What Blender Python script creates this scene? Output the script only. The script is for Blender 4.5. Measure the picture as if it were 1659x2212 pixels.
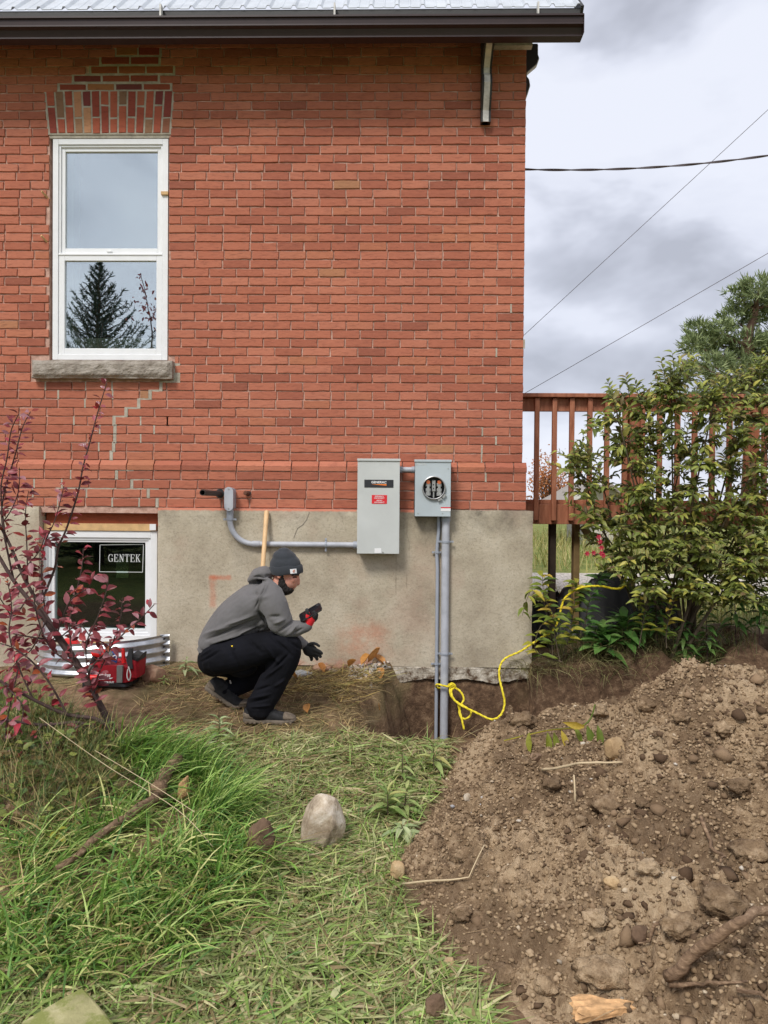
import bpy, bmesh, math, random
import numpy as np
from mathutils import Vector, Matrix

for _o in list(bpy.data.objects):
    bpy.data.objects.remove(_o, do_unlink=True)
scene = bpy.context.scene
COL = scene.collection
R = math.radians
random.seed(7)
rng = np.random.default_rng(7)

# ---------------------------------------------------------------- camera
EYE = 1.5
FPX = 1640.0                      # focal length in units of a 1659 x 2212 picture
cam_data = bpy.data.cameras.new('camera')
cam = bpy.data.objects.new('camera', cam_data)
COL.objects.link(cam)
cam_data.sensor_fit = 'VERTICAL'
cam_data.sensor_height = 36.0
cam_data.sensor_width = 27.0
cam_data.lens = 36.0 * FPX / 2212.0
cam_data.clip_start = 0.05
cam_data.clip_end = 2000.0
CAMR = (Matrix.Rotation(R(1.2), 4, 'Z') @ Matrix.Rotation(R(90 - 0.73), 4, 'X') @ Matrix.Rotation(R(0.45), 4, 'Z'))
cam.matrix_world = Matrix.Translation((0, 0, EYE)) @ CAMR
scene.camera = cam

# ---------------------------------------------------------------- world and sun
SUN_EL, SUN_AZ = 48.0, -26.0       # azimuth: degrees to the left, behind the camera
world = bpy.data.worlds.new('World')
scene.world = world
world.use_nodes = True
wn, wl = world.node_tree.nodes, world.node_tree.links
wn.clear()
w_out = wn.new('ShaderNodeOutputWorld')
w_bg = wn.new('ShaderNodeBackground')
w_bg.inputs['Strength'].default_value = 0.1
sky = wn.new('ShaderNodeTexSky')
sky.sky_type = 'NISHITA'
sky.sun_disc = False
sky.sun_elevation = R(SUN_EL)
sky.sun_rotation = R(180 + SUN_AZ)
sky.air_density = 1.0
sky.dust_density = 2.0
tc = wn.new('ShaderNodeTexCoord')
wmap = wn.new('ShaderNodeMapping')
wmap.inputs['Scale'].default_value = (1.0, 1.0, 1.75)
wmap.inputs['Location'].default_value = (3.42, 1.16, 0.52)
wl.new(tc.outputs['Generated'], wmap.inputs['Vector'])
cn = wn.new('ShaderNodeTexNoise')
cn.inputs['Scale'].default_value = 3.1
cn.inputs['Detail'].default_value = 5.0
cn.inputs['Roughness'].default_value = 0.52
cn.inputs['Distortion'].default_value = 0.25
wl.new(wmap.outputs['Vector'], cn.inputs['Vector'])
cr = wn.new('ShaderNodeValToRGB')
e = cr.color_ramp.elements
e[0].position, e[0].color = 0.37, (2.75, 2.87, 3.32, 1)
e[1].position, e[1].color = 0.57, (4.8, 4.96, 5.52, 1)
m1 = e.new(0.44); m1.color = (3.45, 3.6, 4.15, 1)
m2 = e.new(0.50); m2.color = (4.4, 4.57, 5.18, 1)
wl.new(cn.outputs['Fac'], cr.inputs['Fac'])
wmix = wn.new('ShaderNodeMix')
wmix.data_type = 'RGBA'
wmix.inputs['Factor'].default_value = 0.94      # cloud cover
wl.new(sky.outputs['Color'], wmix.inputs['A'])
wl.new(cr.outputs['Color'], wmix.inputs['B'])
wl.new(wmix.outputs['Result'], w_bg.inputs['Color'])
wl.new(w_bg.outputs['Background'], w_out.inputs['Surface'])

sun_data = bpy.data.lights.new('sun', 'SUN')
sun_data.energy = 1.5
sun_data.angle = R(16)
sun_data.color = (1.0, 0.965, 0.91)
sun = bpy.data.objects.new('sun', sun_data)
COL.objects.link(sun)
_sd = Vector((math.sin(R(SUN_AZ)) * math.cos(R(SUN_EL)), -math.cos(R(SUN_AZ)) * math.cos(R(SUN_EL)), math.sin(R(SUN_EL))))
sun.rotation_euler = _sd.to_track_quat('Z', 'Y').to_euler()
sun.location = _sd * 30

scene.view_settings.view_transform = 'Standard'
scene.view_settings.look = 'None'
scene.view_settings.gamma = 1.0
scene.view_settings.use_curve_mapping = False
scene.view_settings.exposure = 0.88
scene.cycles.max_bounces = 4
scene.cycles.diffuse_bounces = 3
scene.cycles.glossy_bounces = 2
scene.cycles.transmission_bounces = 2
scene.cycles.use_adaptive_sampling = True
scene.cycles.adaptive_threshold = 0.02
scene.cycles.transparent_max_bounces = 6

# ---------------------------------------------------------------- measuring helpers
CR3 = CAMR.to_3x3()
def ray(px, py):
    return CR3 @ Vector(((px - 829.5) / FPX, -(py - 1106.0) / FPX, -1.0))
def W(px, py, Y):
    """world point on the upright plane Y that the surveyed picture point falls on"""
    r = ray(px, py); t = Y / r.y
    return Vector((r.x * t, Y, EYE + r.z * t))
CRI = np.array(CR3.transposed())
def project(P):
    q = CRI @ (np.array(P, float) - np.array((0, 0, EYE)))
    return (829.5 + FPX * q[0] / -q[2], 1106.0 - FPX * q[1] / -q[2])

# ---------------------------------------------------------------- noise in numpy
def _hash(i, j, k, seed):
    n = (i * 374761393 + j * 668265263 + k * 2147483647 + seed * 1274126177) & 0xFFFFFFFF
    n = ((n ^ (n >> 13)) * 1274126177) & 0xFFFFFFFF
    n = (n ^ (n >> 16)) & 0xFFFFFFFF
    return n / 4294967295.0
def vnoise(x, y, z=0.0, seed=0):
    x, y, z = np.broadcast_arrays(np.asarray(x, float), np.asarray(y, float), np.asarray(z, float))
    i, j, k = np.floor(x).astype(np.int64), np.floor(y).astype(np.int64), np.floor(z).astype(np.int64)
    fx, fy, fz = x - i, y - j, z - k
    fx, fy, fz = fx*fx*(3-2*fx), fy*fy*(3-2*fy), fz*fz*(3-2*fz)
    def h(a, b, c): return _hash(i + a, j + b, k + c, seed)
    x00 = h(0,0,0)*(1-fx)+h(1,0,0)*fx; x10 = h(0,1,0)*(1-fx)+h(1,1,0)*fx
    x01 = h(0,0,1)*(1-fx)+h(1,0,1)*fx; x11 = h(0,1,1)*(1-fx)+h(1,1,1)*fx
    return ((x00*(1-fy)+x10*fy)*(1-fz) + (x01*(1-fy)+x11*fy)*fz) * 2 - 1
def fbm(x, y, z=0.0, oct=4, seed=0, gain=0.5):
    a, s, t = 1.0, 0.0, 0.0
    for o in range(oct):
        s = s + a * vnoise(np.asarray(x)*2**o, np.asarray(y)*2**o, np.asarray(z)*2**o, seed + o)
        t += a; a *= gain
    return s / t
def sstep(a, b, x):
    t = np.clip((x - a) / (b - a), 0, 1)
    return t * t * (3 - 2 * t)

# ---------------------------------------------------------------- object helpers
def tag(o, label=None, cat=None, group=None, kind=None):
    if label: o['label'] = label
    if cat: o['category'] = cat
    if group: o['group'] = group
    if kind: o['kind'] = kind
    return o
def wloc(o):
    v = Vector((0, 0, 0))
    while o is not None:
        v += o.location; o = o.parent
    return v
def empty(name, loc, label=None, cat=None, group=None):
    o = bpy.data.objects.new(name, None)
    COL.objects.link(o)
    o.empty_display_size = 0.1
    o.location = loc
    return tag(o, label, cat, group)
def link_mesh(name, me, mat, parent=None, smooth=False):
    if mat is not None and not me.materials: me.materials.append(mat)
    if smooth:
        me.polygons.foreach_set('use_smooth', [True] * len(me.polygons))
    o = bpy.data.objects.new(name, me)
    COL.objects.link(o)
    o.parent = parent
    return o
def np_mesh(name, V, F, uniform=None):
    """V (n,3); F (m,k) array of equal sized faces or list"""
    me = bpy.data.meshes.new(name)
    V = np.ascontiguousarray(V, dtype=np.float32)
    if isinstance(F, np.ndarray):
        F = np.ascontiguousarray(F, dtype=np.int32)
        me.vertices.add(len(V)); me.vertices.foreach_set('co', V.ravel())
        me.loops.add(F.size); me.loops.foreach_set('vertex_index', F.ravel())
        me.polygons.add(len(F))
        me.polygons.foreach_set('loop_start', np.arange(0, F.size, F.shape[1], dtype=np.int32))
        me.polygons.foreach_set('loop_total', np.full(len(F), F.shape[1], dtype=np.int32))
        me.update(calc_edges=True); me.validate()
    else:
        me.from_pydata([tuple(v) for v in V], [], F); me.update()
    return me
def set_col(me, cols):
    """per-vertex colour attribute (n,3)"""
    a = me.color_attributes.new('tint', 'FLOAT_COLOR', 'POINT')
    c = np.ones((len(cols), 4), np.float32); c[:, :3] = cols
    a.data.foreach_set('color', c.ravel())

class MB:
    """collects shapes in world coordinates"""
    def __init__(s): s.v = []; s.f = []
    def add(s, vs, fs):
        n = len(s.v); s.v += [tuple(v) for v in vs]; s.f += [tuple(i + n for i in f) for f in fs]; return s
    def box(s, x0, x1, y0, y1, z0, z1, bev=0.0):
        if bev <= 0:
            vs = [(x0,y0,z0),(x1,y0,z0),(x1,y1,z0),(x0,y1,z0),(x0,y0,z1),(x1,y0,z1),(x1,y1,z1),(x0,y1,z1)]
            fs = [(3,2,1,0),(4,5,6,7),(0,1,5,4),(1,2,6,5),(2,3,7,6),(3,0,4,7)]
            return s.add(vs, fs)
        bm = bmesh.new()
        bmesh.ops.create_cube(bm, size=1)
        for v in bm.verts:
            v.co = Vector(((x0+x1)/2 + v.co.x*(x1-x0), (y0+y1)/2 + v.co.y*(y1-y0), (z0+z1)/2 + v.co.z*(z1-z0)))
        bmesh.ops.bevel(bm, geom=bm.edges[:], offset=bev, segments=2, profile=0.5, affect='EDGES')
        return s.bm(bm)
    def bm(s, bm):
        bm.verts.index_update()
        s.add([v.co[:] for v in bm.verts], [[v.index for v in f.verts] for f in bm.faces]); bm.free(); return s
    def beam(s, a, b, w, h, up=(0,0,1)):
        a, b = Vector(a), Vector(b); d = (b - a).normalized(); u = Vector(up)
        if abs(d.dot(u)) > 0.98: u = Vector((0, 1, 0))
        x = d.cross(u).normalized(); y = x.cross(d).normalized()
        vs = [p + x*sx*w/2 + y*sy*h/2 for p in (a, b) for sx, sy in ((-1,-1),(1,-1),(1,1),(-1,1))]
        return s.add(vs, [(3,2,1,0),(4,5,6,7),(0,1,5,4),(1,2,6,5),(2,3,7,6),(3,0,4,7)])
    def tube(s, pts, r, n=10, cap=True):
        P = [Vector(p) for p in pts]
        rs = r if hasattr(r, '__len__') else [r] * len(P)
        ref = None; rings = []
        for i, p in enumerate(P):
            d = (P[min(i+1, len(P)-1)] - P[max(i-1, 0)])
            if d.length < 1e-9: d = Vector((0, 0, 1))
            d.normalize()
            if ref is None:
                ref = Vector((0,0,1)) if abs(d.z) < 0.9 else Vector((0,1,0))
            x = ref - d * ref.dot(d)
            if x.length < 1e-6: x = d.orthogonal()
            x.normalize(); ref = x; y = d.cross(x)
            rings.append([p + (x*math.cos(2*math.pi*k/n) + y*math.sin(2*math.pi*k/n)) * rs[i] for k in range(n)])
        vs = [v for g in rings for v in g]; fs = []
        for i in range(len(P)-1):
            for k in range(n):
                a, b = i*n+k, i*n+(k+1) % n
                fs.append((a, b, b+n, a+n))
        if cap:
            fs.append(tuple(range(n-1, -1, -1))); fs.append(tuple((len(P)-1)*n + k for k in range(n)))
        return s.add(vs, fs)
    def prism(s, poly, axis, a, b):
        """extrude a 2-D outline along an axis: 'x' takes (y,z), 'y' takes (x,z), 'z' takes (x,y)"""
        def p(q, t):
            return {'x': (t, q[0], q[1]), 'y': (q[0], t, q[1]), 'z': (q[0], q[1], t)}[axis]
        n = len(poly)
        vs = [p(q, a) for q in poly] + [p(q, b) for q in poly]
        fs = [tuple(range(n-1, -1, -1)), tuple(range(n, 2*n))] + [(i, (i+1) % n, (i+1) % n + n, i+n) for i in range(n)]
        return s.add(vs, fs)
    def ball(s, c, r, sub=2, jit=0.0, seed=0):
        bm = bmesh.new(); bmesh.ops.create_icosphere(bm, subdivisions=sub, radius=1)
        rr = r if hasattr(r, '__len__') else (r, r, r)
        for v in bm.verts:
            k = 1.0
            if jit:
                k += jit * float(fbm(v.co.x*1.3+seed*7.1, v.co.y*1.3, v.co.z*1.3+seed, oct=3, seed=seed))
            v.co = Vector((c[0] + v.co.x*rr[0]*k, c[1] + v.co.y*rr[1]*k, c[2] + v.co.z*rr[2]*k))
        return s.bm(bm)
    def build(s, name, mat, parent=None, smooth=False, fix=True, local=False, label=None):
        me = bpy.data.meshes.new(name)
        off = Vector((0, 0, 0)) if local else wloc(parent)
        me.from_pydata([(v[0]-off.x, v[1]-off.y, v[2]-off.z) for v in s.v], [], s.f)
        if fix:
            bm = bmesh.new(); bm.from_mesh(me); bmesh.ops.recalc_face_normals(bm, faces=bm.faces[:]); bm.to_mesh(me); bm.free()
        o = link_mesh(name, me, mat, parent, smooth)
        if smooth:
            try: me.set_sharp_from_angle(angle=R(40))
            except Exception: pass
        if label: o['label'] = label
        return o
def thing_mesh(name, mb, mat, base, label, cat, group=None, smooth=False):
    """a thing that is one mesh: origin at its base"""
    me = bpy.data.meshes.new(name)
    b = Vector(base)
    me.from_pydata([(v[0]-b.x, v[1]-b.y, v[2]-b.z) for v in mb.v], [], mb.f)
    bm = bmesh.new(); bm.from_mesh(me); bmesh.ops.recalc_face_normals(bm, faces=bm.faces[:]); bm.to_mesh(me); bm.free()
    o = link_mesh(name, me, mat, None, smooth); o.location = b
    return tag(o, label, cat, group)

# ---------------------------------------------------------------- materials
def lin(r, g, b):
    f = lambda c: (c/255/12.92) if c/255 <= 0.04045 else ((c/255+0.055)/1.055)**2.4
    return (f(r), f(g), f(b))
class NT:
    def __init__(s, name):
        s.m = bpy.data.materials.new(name); s.m.use_nodes = True
        s.t = s.m.node_tree; s.n = s.t.nodes; s.n.clear()
        s.out = s.n.new('ShaderNodeOutputMaterial'); s.b = s.n.new('ShaderNodeBsdfPrincipled')
        s.L(s.b.outputs[0], s.out.inputs['Surface'])
        s.pos = s.n.new('ShaderNodeNewGeometry')
    def L(s, a, b): s.t.links.new(a, b)
    def vec(s, scale=(1,1,1), loc=(0,0,0)):
        mp = s.n.new('ShaderNodeMapping'); mp.inputs['Scale'].default_value = scale; mp.inputs['Location'].default_value = loc
        s.L(s.pos.outputs['Position'], mp.inputs['Vector']); return mp.outputs['Vector']
    def noise(s, scale, detail=4, rough=0.55, vec=None, dist=0.0):
        t = s.n.new('ShaderNodeTexNoise'); t.inputs['Scale'].default_value = scale
        t.inputs['Detail'].default_value = detail; t.inputs['Roughness'].default_value = rough
        t.inputs['Distortion'].default_value = dist
        s.L(vec if vec is not None else s.pos.outputs['Position'], t.inputs['Vector']); return t.outputs['Fac']
    def voronoi(s, scale, vec=None, feature='F1', out='Distance'):
        t = s.n.new('ShaderNodeTexVoronoi'); t.inputs['Scale'].default_value = scale; t.feature = feature
        s.L(vec if vec is not None else s.pos.outputs['Position'], t.inputs['Vector']); return t.outputs[out]
    def ramp(s, fac, stops):
        r = s.n.new('ShaderNodeValToRGB'); els = r.color_ramp.elements
        while len(els) < len(stops): els.new(0.5)
        for el, (p, c) in zip(els, stops):
            el.position = p; el.color = (c[0], c[1], c[2], 1) if hasattr(c, '__len__') else (c, c, c, 1)
        s.L(fac, r.inputs['Fac']); return r.outputs['Color']
    def mix(s, a, b, fac, mode='MIX'):
        m = s.n.new('ShaderNodeMix'); m.data_type = 'RGBA'; m.blend_type = mode
        for v, nm in ((a, 'A'), (b, 'B')):
            if isinstance(v, tuple): m.inputs[nm].default_value = (*v, 1)
            else: s.L(v, m.inputs[nm])
        if isinstance(fac, (int, float)): m.inputs['Factor'].default_value = fac
        else: s.L(fac, m.inputs['Factor'])
        return m.outputs['Result']
    def math(s, op, a, b=None, c=None):
        m = s.n.new('ShaderNodeMath'); m.operation = op
        for i, v in enumerate((a, b, c)):
            if v is None: continue
            if isinstance(v, (int, float)): m.inputs[i].default_value = v
            else: s.L(v, m.inputs[i])
        return m.outputs[0]
    def sep(s):
        x = s.n.new('ShaderNodeSeparateXYZ'); s.L(s.pos.outputs['Position'], x.inputs[0]); return x.outputs
    def rand(s):
        """number that differs per object and per separate piece"""
        oi = s.n.new('ShaderNodeObjectInfo')
        return s.math('FRACT', s.math('ADD', oi.outputs['Random'], s.pos.outputs['Random Per Island']))
    def boxmask(s, u, v, u0, u1, v0, v1, soft):
        """soft rectangle in two coordinates"""
        def edge(c, a, b):
            r = s.n.new('ShaderNodeMapRange'); r.interpolation_type = 'SMOOTHSTEP'
            s.L(c, r.inputs['Value']); r.inputs['From Min'].default_value = a; r.inputs['From Max'].default_value = b
            return r.outputs['Result']
        m = s.math('MULTIPLY', edge(u, u0-soft, u0+soft), edge(u, u1+soft, u1-soft))
        n = s.math('MULTIPLY', edge(v, v0-soft, v0+soft), edge(v, v1+soft, v1-soft))
        return s.math('MULTIPLY', m, n)
    def col(s, c):
        if isinstance(c, tuple): s.b.inputs['Base Color'].default_value = (*c, 1)
        else: s.L(c, s.b.inputs['Base Color'])
    def bump(s, h, strength=0.3, dist=0.01):
        b = s.n.new('ShaderNodeBump'); b.inputs['Strength'].default_value = strength; b.inputs['Distance'].default_value = dist
        s.L(h, b.inputs['Height']); s.L(b.outputs['Normal'], s.b.inputs['Normal'])
    def set(s, rough=0.7, metal=0.0, spec=0.5, **kw):
        s.b.inputs['Roughness'].default_value = rough; s.b.inputs['Metallic'].default_value = metal
        s.b.inputs['Specular IOR Level'].default_value = spec
        for k, v in kw.items(): s.b.inputs[k].default_value = v
        return s.m
def simple(name, c, rough=0.6, metal=0.0, spec=0.5, var=0.12, scale=12.0, bump=0.0, bscale=80.0, bdist=0.003, **kw):
    n = NT(name)
    d = tuple(max(0, x*(1-var)) for x in c); l = tuple(min(1, x*(1+var)) for x in c)
    n.col(n.ramp(n.noise(scale, 3), [(0.3, d), (0.7, l)]))
    if bump: n.bump(n.noise(bscale, 2), bump, bdist)
    return n.set(rough, metal, spec, **kw)
MAT = {}
# ================================================================ ground
YW = 5.65                                    # plane of the brick face
COURSE = 0.0651
XL = W(-140, 700, YW).x                      # the wall runs on past the left edge of the view
XR = W(1134, 600, YW).x                      # corner of the house

TR_L = ([4.3, 4.46, 4.94, 5.3, 5.7], [-0.20, -0.26, -0.36, -0.22, -0.06])
def trench(x, y):
    xl = np.interp(y, *TR_L) + 0.09 * fbm(y*5, x*0, 0, 4, 21)
    yf = 4.40 + 0.09 * fbm(x*4, x*0+3, 0, 4, 22)
    left = sstep(0, 0.34, x - xl + 0.06 * fbm(y*9, x*9, 0, 3, 25))
    right = 1 - sstep(2.1, 2.6, x)
    front = sstep(0, 0.16, y - yf)
    yb = np.where(x < XR + 0.04, YW - 0.025, 5.52 + 0.06 * fbm(x*5, y*0, 0, 3, 23))
    soft = np.where(x < XR + 0.04, 0.03, 0.26)
    back = 1 - sstep(-1, 0, (y - yb) / soft)
    return left * right * front * back
def ground_z(x, y, fine=True):
    x, y = np.asarray(x, float), np.asarray(y, float)
    z = np.interp(y, [-60, 1.5, 2.2, 3.2, 4.6, 5.2, 5.65, 6.5, 9, 14, 40, 300], [0.0, 0.0, 0.0, 0.05, 0.15, 0.24, 0.29, 0.33, 0.25, 0.15, 0.1, 0.3])
    near = 1 - sstep(6, 12, np.hypot(x, y - 3))
    z = z + near * 0.05 * fbm(x*1.1, y*1.1, 0, 3, 1)
    z = z + 0.14 * np.exp(-((x + 1.75)/0.55)**2 - ((y - 3.95)/0.6)**2)          # root mound under the red shrub
    z = z + 0.09 * np.exp(-((x + 0.9)/0.5)**2 - ((y - 3.1)/0.35)**2)           # grassy hump
    bank = sstep(1.1, 1.6, x) * sstep(5.2, 5.6, y) * (1 - sstep(6.6, 7.6, y)) * (1 - sstep(4.5, 7, x))
    z = z + bank * (0.08 + 0.22 * fbm(x*3.2, y*3.2, 0, 4, 5))
    if fine:
        z = z + near * 0.018 * fbm(x*9, y*9, 0, 4, 2)
        t = trench(x, y); z = z + np.where((t > 0.02) & (t < 0.98), 0.06 * fbm(x*11, y*11, z*0, 4, 8), 0)
    return z - trench(x, y) * (0.80 + z * 0.6)
def ground_at(px, py, y0=1.6, y1=60.0):
    """where the line of sight through a surveyed picture point meets the ground"""
    r = ray(px, py)
    ts = np.concatenate([np.arange(y0, 8, 0.01), np.arange(8, y1, 0.1)])
    X, Y, Z = ts*r.x/r.y, ts, EYE + ts*r.z/r.y
    d = Z - ground_z(X, Y)
    i = int(np.argmax(d < 0)) if (d < 0).any() else len(ts)-1
    return Vector((X[i], Y[i], float(ground_z(X[i], Y[i]))))

def axis_samples(lo, hi, step, far, n):
    g = lambda s: s * np.geomspace(1, 1 + far, n)
    left = lo - (np.geomspace(step*3, far, n))[::-1]
    right = hi + np.geomspace(step*3, far, n)
    return np.concatenate([left, np.arange(lo, hi, step), right])
def grid_mesh(name, xs, ys, zf):
    X, Y = np.meshgrid(xs, ys)
    Z = zf(X, Y)
    V = np.stack([X.ravel(), Y.ravel(), Z.ravel()], 1)
    nx, ny = len(xs), len(ys)
    i = np.arange(nx*ny).reshape(ny, nx)
    F = np.stack([i[:-1,:-1].ravel(), i[:-1,1:].ravel(), i[1:,1:].ravel(), i[1:,:-1].ravel()], 1)
    return np_mesh(name, V, F)

n = NT('soil_ground')
far = n.math('ADD', n.sep()['Y'], n.math('MULTIPLY', n.noise(0.8, 3), 1.5))
soil = n.ramp(n.noise(14, 4, 0.65), [(0.28, lin(80, 62, 48)), (0.5, lin(128, 104, 80)), (0.74, lin(164, 138, 110))])
soil = n.mix(soil, lin(104, 102, 66), n.ramp(n.noise(2.2, 4, 0.6), [(0.45, 0.0), (0.62, 0.55)]))
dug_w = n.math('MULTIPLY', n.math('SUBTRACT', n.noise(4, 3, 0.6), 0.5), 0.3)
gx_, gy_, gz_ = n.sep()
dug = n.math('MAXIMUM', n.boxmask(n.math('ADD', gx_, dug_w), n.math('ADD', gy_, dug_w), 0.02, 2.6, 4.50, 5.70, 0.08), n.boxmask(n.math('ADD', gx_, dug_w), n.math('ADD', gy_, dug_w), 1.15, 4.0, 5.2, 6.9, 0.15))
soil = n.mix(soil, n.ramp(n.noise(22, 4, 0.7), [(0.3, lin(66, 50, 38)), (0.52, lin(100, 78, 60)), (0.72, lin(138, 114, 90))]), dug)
meadow = n.ramp(n.noise(1.2, 4, 0.7), [(0.3, lin(88, 104, 50)), (0.52, lin(128, 132, 70)), (0.72, lin(158, 150, 92))])
back = n.n.new('ShaderNodeMapRange'); n.L(far, back.inputs['Value'])
back.inputs['From Min'].default_value = 7.5; back.inputs['From Max'].default_value = 9.5
behind = n.n.new('ShaderNodeMapRange'); n.L(far, behind.inputs['Value'])
behind.inputs['From Min'].default_value = 1.6; behind.inputs['From Max'].default_value = 0.4
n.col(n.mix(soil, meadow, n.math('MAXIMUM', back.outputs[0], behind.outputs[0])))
n.bump(n.noise(70, 2, 0.7), 0.7, 0.012)
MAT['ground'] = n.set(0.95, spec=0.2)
gx = axis_samples(-3.2, 3.4, 0.017, 320, 26)
gy = axis_samples(1.5, 6.2, 0.017, 320, 26)
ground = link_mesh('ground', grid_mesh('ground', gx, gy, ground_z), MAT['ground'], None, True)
tag(ground, 'bare brown soil with a trench dug along the foundation', None, None, 'structure')

n = NT('gravel')
n.col(n.ramp(n.voronoi(28, out='Color'), [(0.2, lin(170, 160, 148)), (0.6, lin(205, 196, 184)), (0.9, lin(228, 220, 208))]))
n.bump(n.voronoi(28), 0.6, 0.02)
MAT['gravel'] = n.set(0.95, spec=0.2)
dx = np.linspace(0.6, 40, 80); dy = np.linspace(10.4, 14.8, 26)
def drive_z(X, Y): return ground_z(X, Y) + 0.015 - 0.05 * np.clip(np.abs((Y - 12.6)/2.2) - 0.85, 0, 1)*6*0.15
drive = link_mesh('driveway', grid_mesh('driveway', dx, dy, drive_z), MAT['gravel'], None, True)
tag(drive, 'pale gravel driveway seen under the deck', None, None, 'structure')

# ================================================================ brick house
n = NT('brick')
rd = n.rand()
base = n.ramp(rd, [(0.0, lin(150, 90, 72)), (0.08, lin(166, 99, 78)), (0.35, lin(176, 107, 84)), (0.6, lin(182, 112, 88)), (0.92, lin(189, 121, 97)), (0.99, lin(180, 114, 86)), (1.0, lin(172, 128, 94))])
streak = n.noise(6, 4, 0.7, n.vec((2.2, 1, 11.0)))
base = n.mix(base, n.mix(base, lin(104, 60, 50), 0.8), n.ramp(streak, [(0.50, 0.0), (0.76, 0.75)]))
base = n.mix(base, lin(198, 134, 108), n.ramp(n.noise(26, 4, 0.7, n.vec((1, 1, 2.5))), [(0.56, 0.0), (0.8, 0.45)]))
base = n.mix(base, n.mix(base, lin(146, 88, 74), 0.5), n.ramp(n.noise(1.1, 4, 0.6), [(0.45, 0.0), (0.7, 0.6)]))
n.col(base)
n.bump(n.noise(55, 2, 0.7), 0.45, 0.006)
MAT['brick'] = n.set(0.9, spec=0.25)
def brick_tone(name, stops):
    n = NT(name)
    c = n.ramp(n.rand(), stops)
    c = n.mix(c, n.mix(c, lin(70, 40, 36), 0.6), n.ramp(n.noise(9, 4, 0.65, n.vec((2, 1, 5))), [(0.5, 0.0), (0.78, 0.7)]))
    n.col(c); n.bump(n.noise(60, 2, 0.7), 0.4, 0.005)
    return n.set(0.9, spec=0.25)
MAT['arch_brick'] = brick_tone('arch_brick', [(0.0, lin(122, 62, 60)), (0.3, lin(150, 74, 60)), (0.5, lin(178, 98, 74)), (0.72, lin(168, 90, 70)), (0.82, lin(196, 148, 110)), (0.9, lin(128, 98, 78)), (1.0, lin(180, 96, 70))])
MAT['dark_brick'] = brick_tone('dark_brick', [(0.0, lin(112, 60, 56)), (0.5, lin(140, 66, 54)), (0.8, lin(150, 84, 56)), (1.0, lin(168, 120, 76))])
n = NT('mortar')
n.col(n.ramp(n.noise(20, 4, 0.65), [(0.3, lin(160, 124, 110)), (0.55, lin(196, 160, 144)), (0.75, lin(214, 186, 170))]))
n.bump(n.noise(120, 2, 0.7), 0.5, 0.004)
MAT['mortar'] = n.set(0.95, spec=0.2)
n = NT('grey_mortar')
n.col(n.ramp(n.noise(24, 4, 0.65), [(0.3, lin(154, 147, 132)), (0.7, lin(190, 183, 168))]))
n.bump(n.noise(90, 2, 0.7), 0.6, 0.005)
MAT['grey_mortar'] = n.set(0.95, spec=0.2)

n = NT('parged_concrete')
c = n.ramp(n.noise(3.0, 4, 0.62), [(0.28, lin(162, 150, 130)), (0.5, lin(184, 173, 152)), (0.72, lin(200, 190, 170))])
c = n.mix(c, n.mix(c, lin(84, 76, 66), 0.75), n.ramp(n.noise(70, 4, 0.7), [(0.5, 0.0), (0.75, 0.55)]))
c = n.mix(c, lin(180, 148, 130), n.ramp(n.noise(1.6, 4, 0.6, n.vec((1, 1, 1), (4, 0, 2))), [(0.52, 0.0), (0.7, 0.4)]))
ux, _, uz = n.sep()
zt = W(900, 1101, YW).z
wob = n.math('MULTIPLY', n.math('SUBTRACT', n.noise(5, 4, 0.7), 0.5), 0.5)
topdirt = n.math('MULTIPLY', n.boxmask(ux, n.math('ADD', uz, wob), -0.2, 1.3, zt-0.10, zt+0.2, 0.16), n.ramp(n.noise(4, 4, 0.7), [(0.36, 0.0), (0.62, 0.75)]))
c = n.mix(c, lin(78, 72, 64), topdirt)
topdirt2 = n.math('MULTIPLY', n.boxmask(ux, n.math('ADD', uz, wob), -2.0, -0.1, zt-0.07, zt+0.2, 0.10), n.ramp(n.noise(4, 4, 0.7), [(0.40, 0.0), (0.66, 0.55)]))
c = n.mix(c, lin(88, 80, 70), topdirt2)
# red brick dust left along the top edge, faded orange paint strokes, brick dust at the foot
jit = n.math('MULTIPLY', n.math('SUBTRACT', n.noise(30, 4, 0.6), 0.5), 0.02)
zj = n.math('ADD', uz, jit)
def stain(c, p0, p1, color, soft, amt, nscale=14, lo=0.3, hi=0.6):
    a, b = W(*p0, YW-0.05), W(*p1, YW-0.05)
    m = n.boxmask(n.math('ADD', ux, jit), zj, min(a.x, b.x), max(a.x, b.x), min(a.z, b.z), max(a.z, b.z), soft)
    m = n.math('MULTIPLY', m, n.ramp(n.noise(nscale, 5, 0.65), [(lo, 0.0), (hi, amt)]))
    return n.mix(c, color, m)
ORG = lin(196, 104, 70)
c = stain(c, (452, 1252), (500, 1243), ORG, 0.012, 0.65)
c = stain(c, (453, 1243), (467, 1312), ORG, 0.018, 0.4)
c = stain(c, (735, 1340), (840, 1420), lin(184, 120, 92), 0.09, 0.55, 8, 0.35, 0.65)
c = stain(c, (640, 1425), (820, 1450), lin(196, 130, 112), 0.03, 0.8, 8, 0.35, 0.6)
c = stain(c, (340, 1096), (770, 1105), lin(206, 128, 104), 0.008, 0.95, 10, 0.2, 0.4)
c = stain(c, (865, 1096), (900, 1107), lin(206, 128, 104), 0.008, 0.95, 10, 0.2, 0.4)
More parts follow.
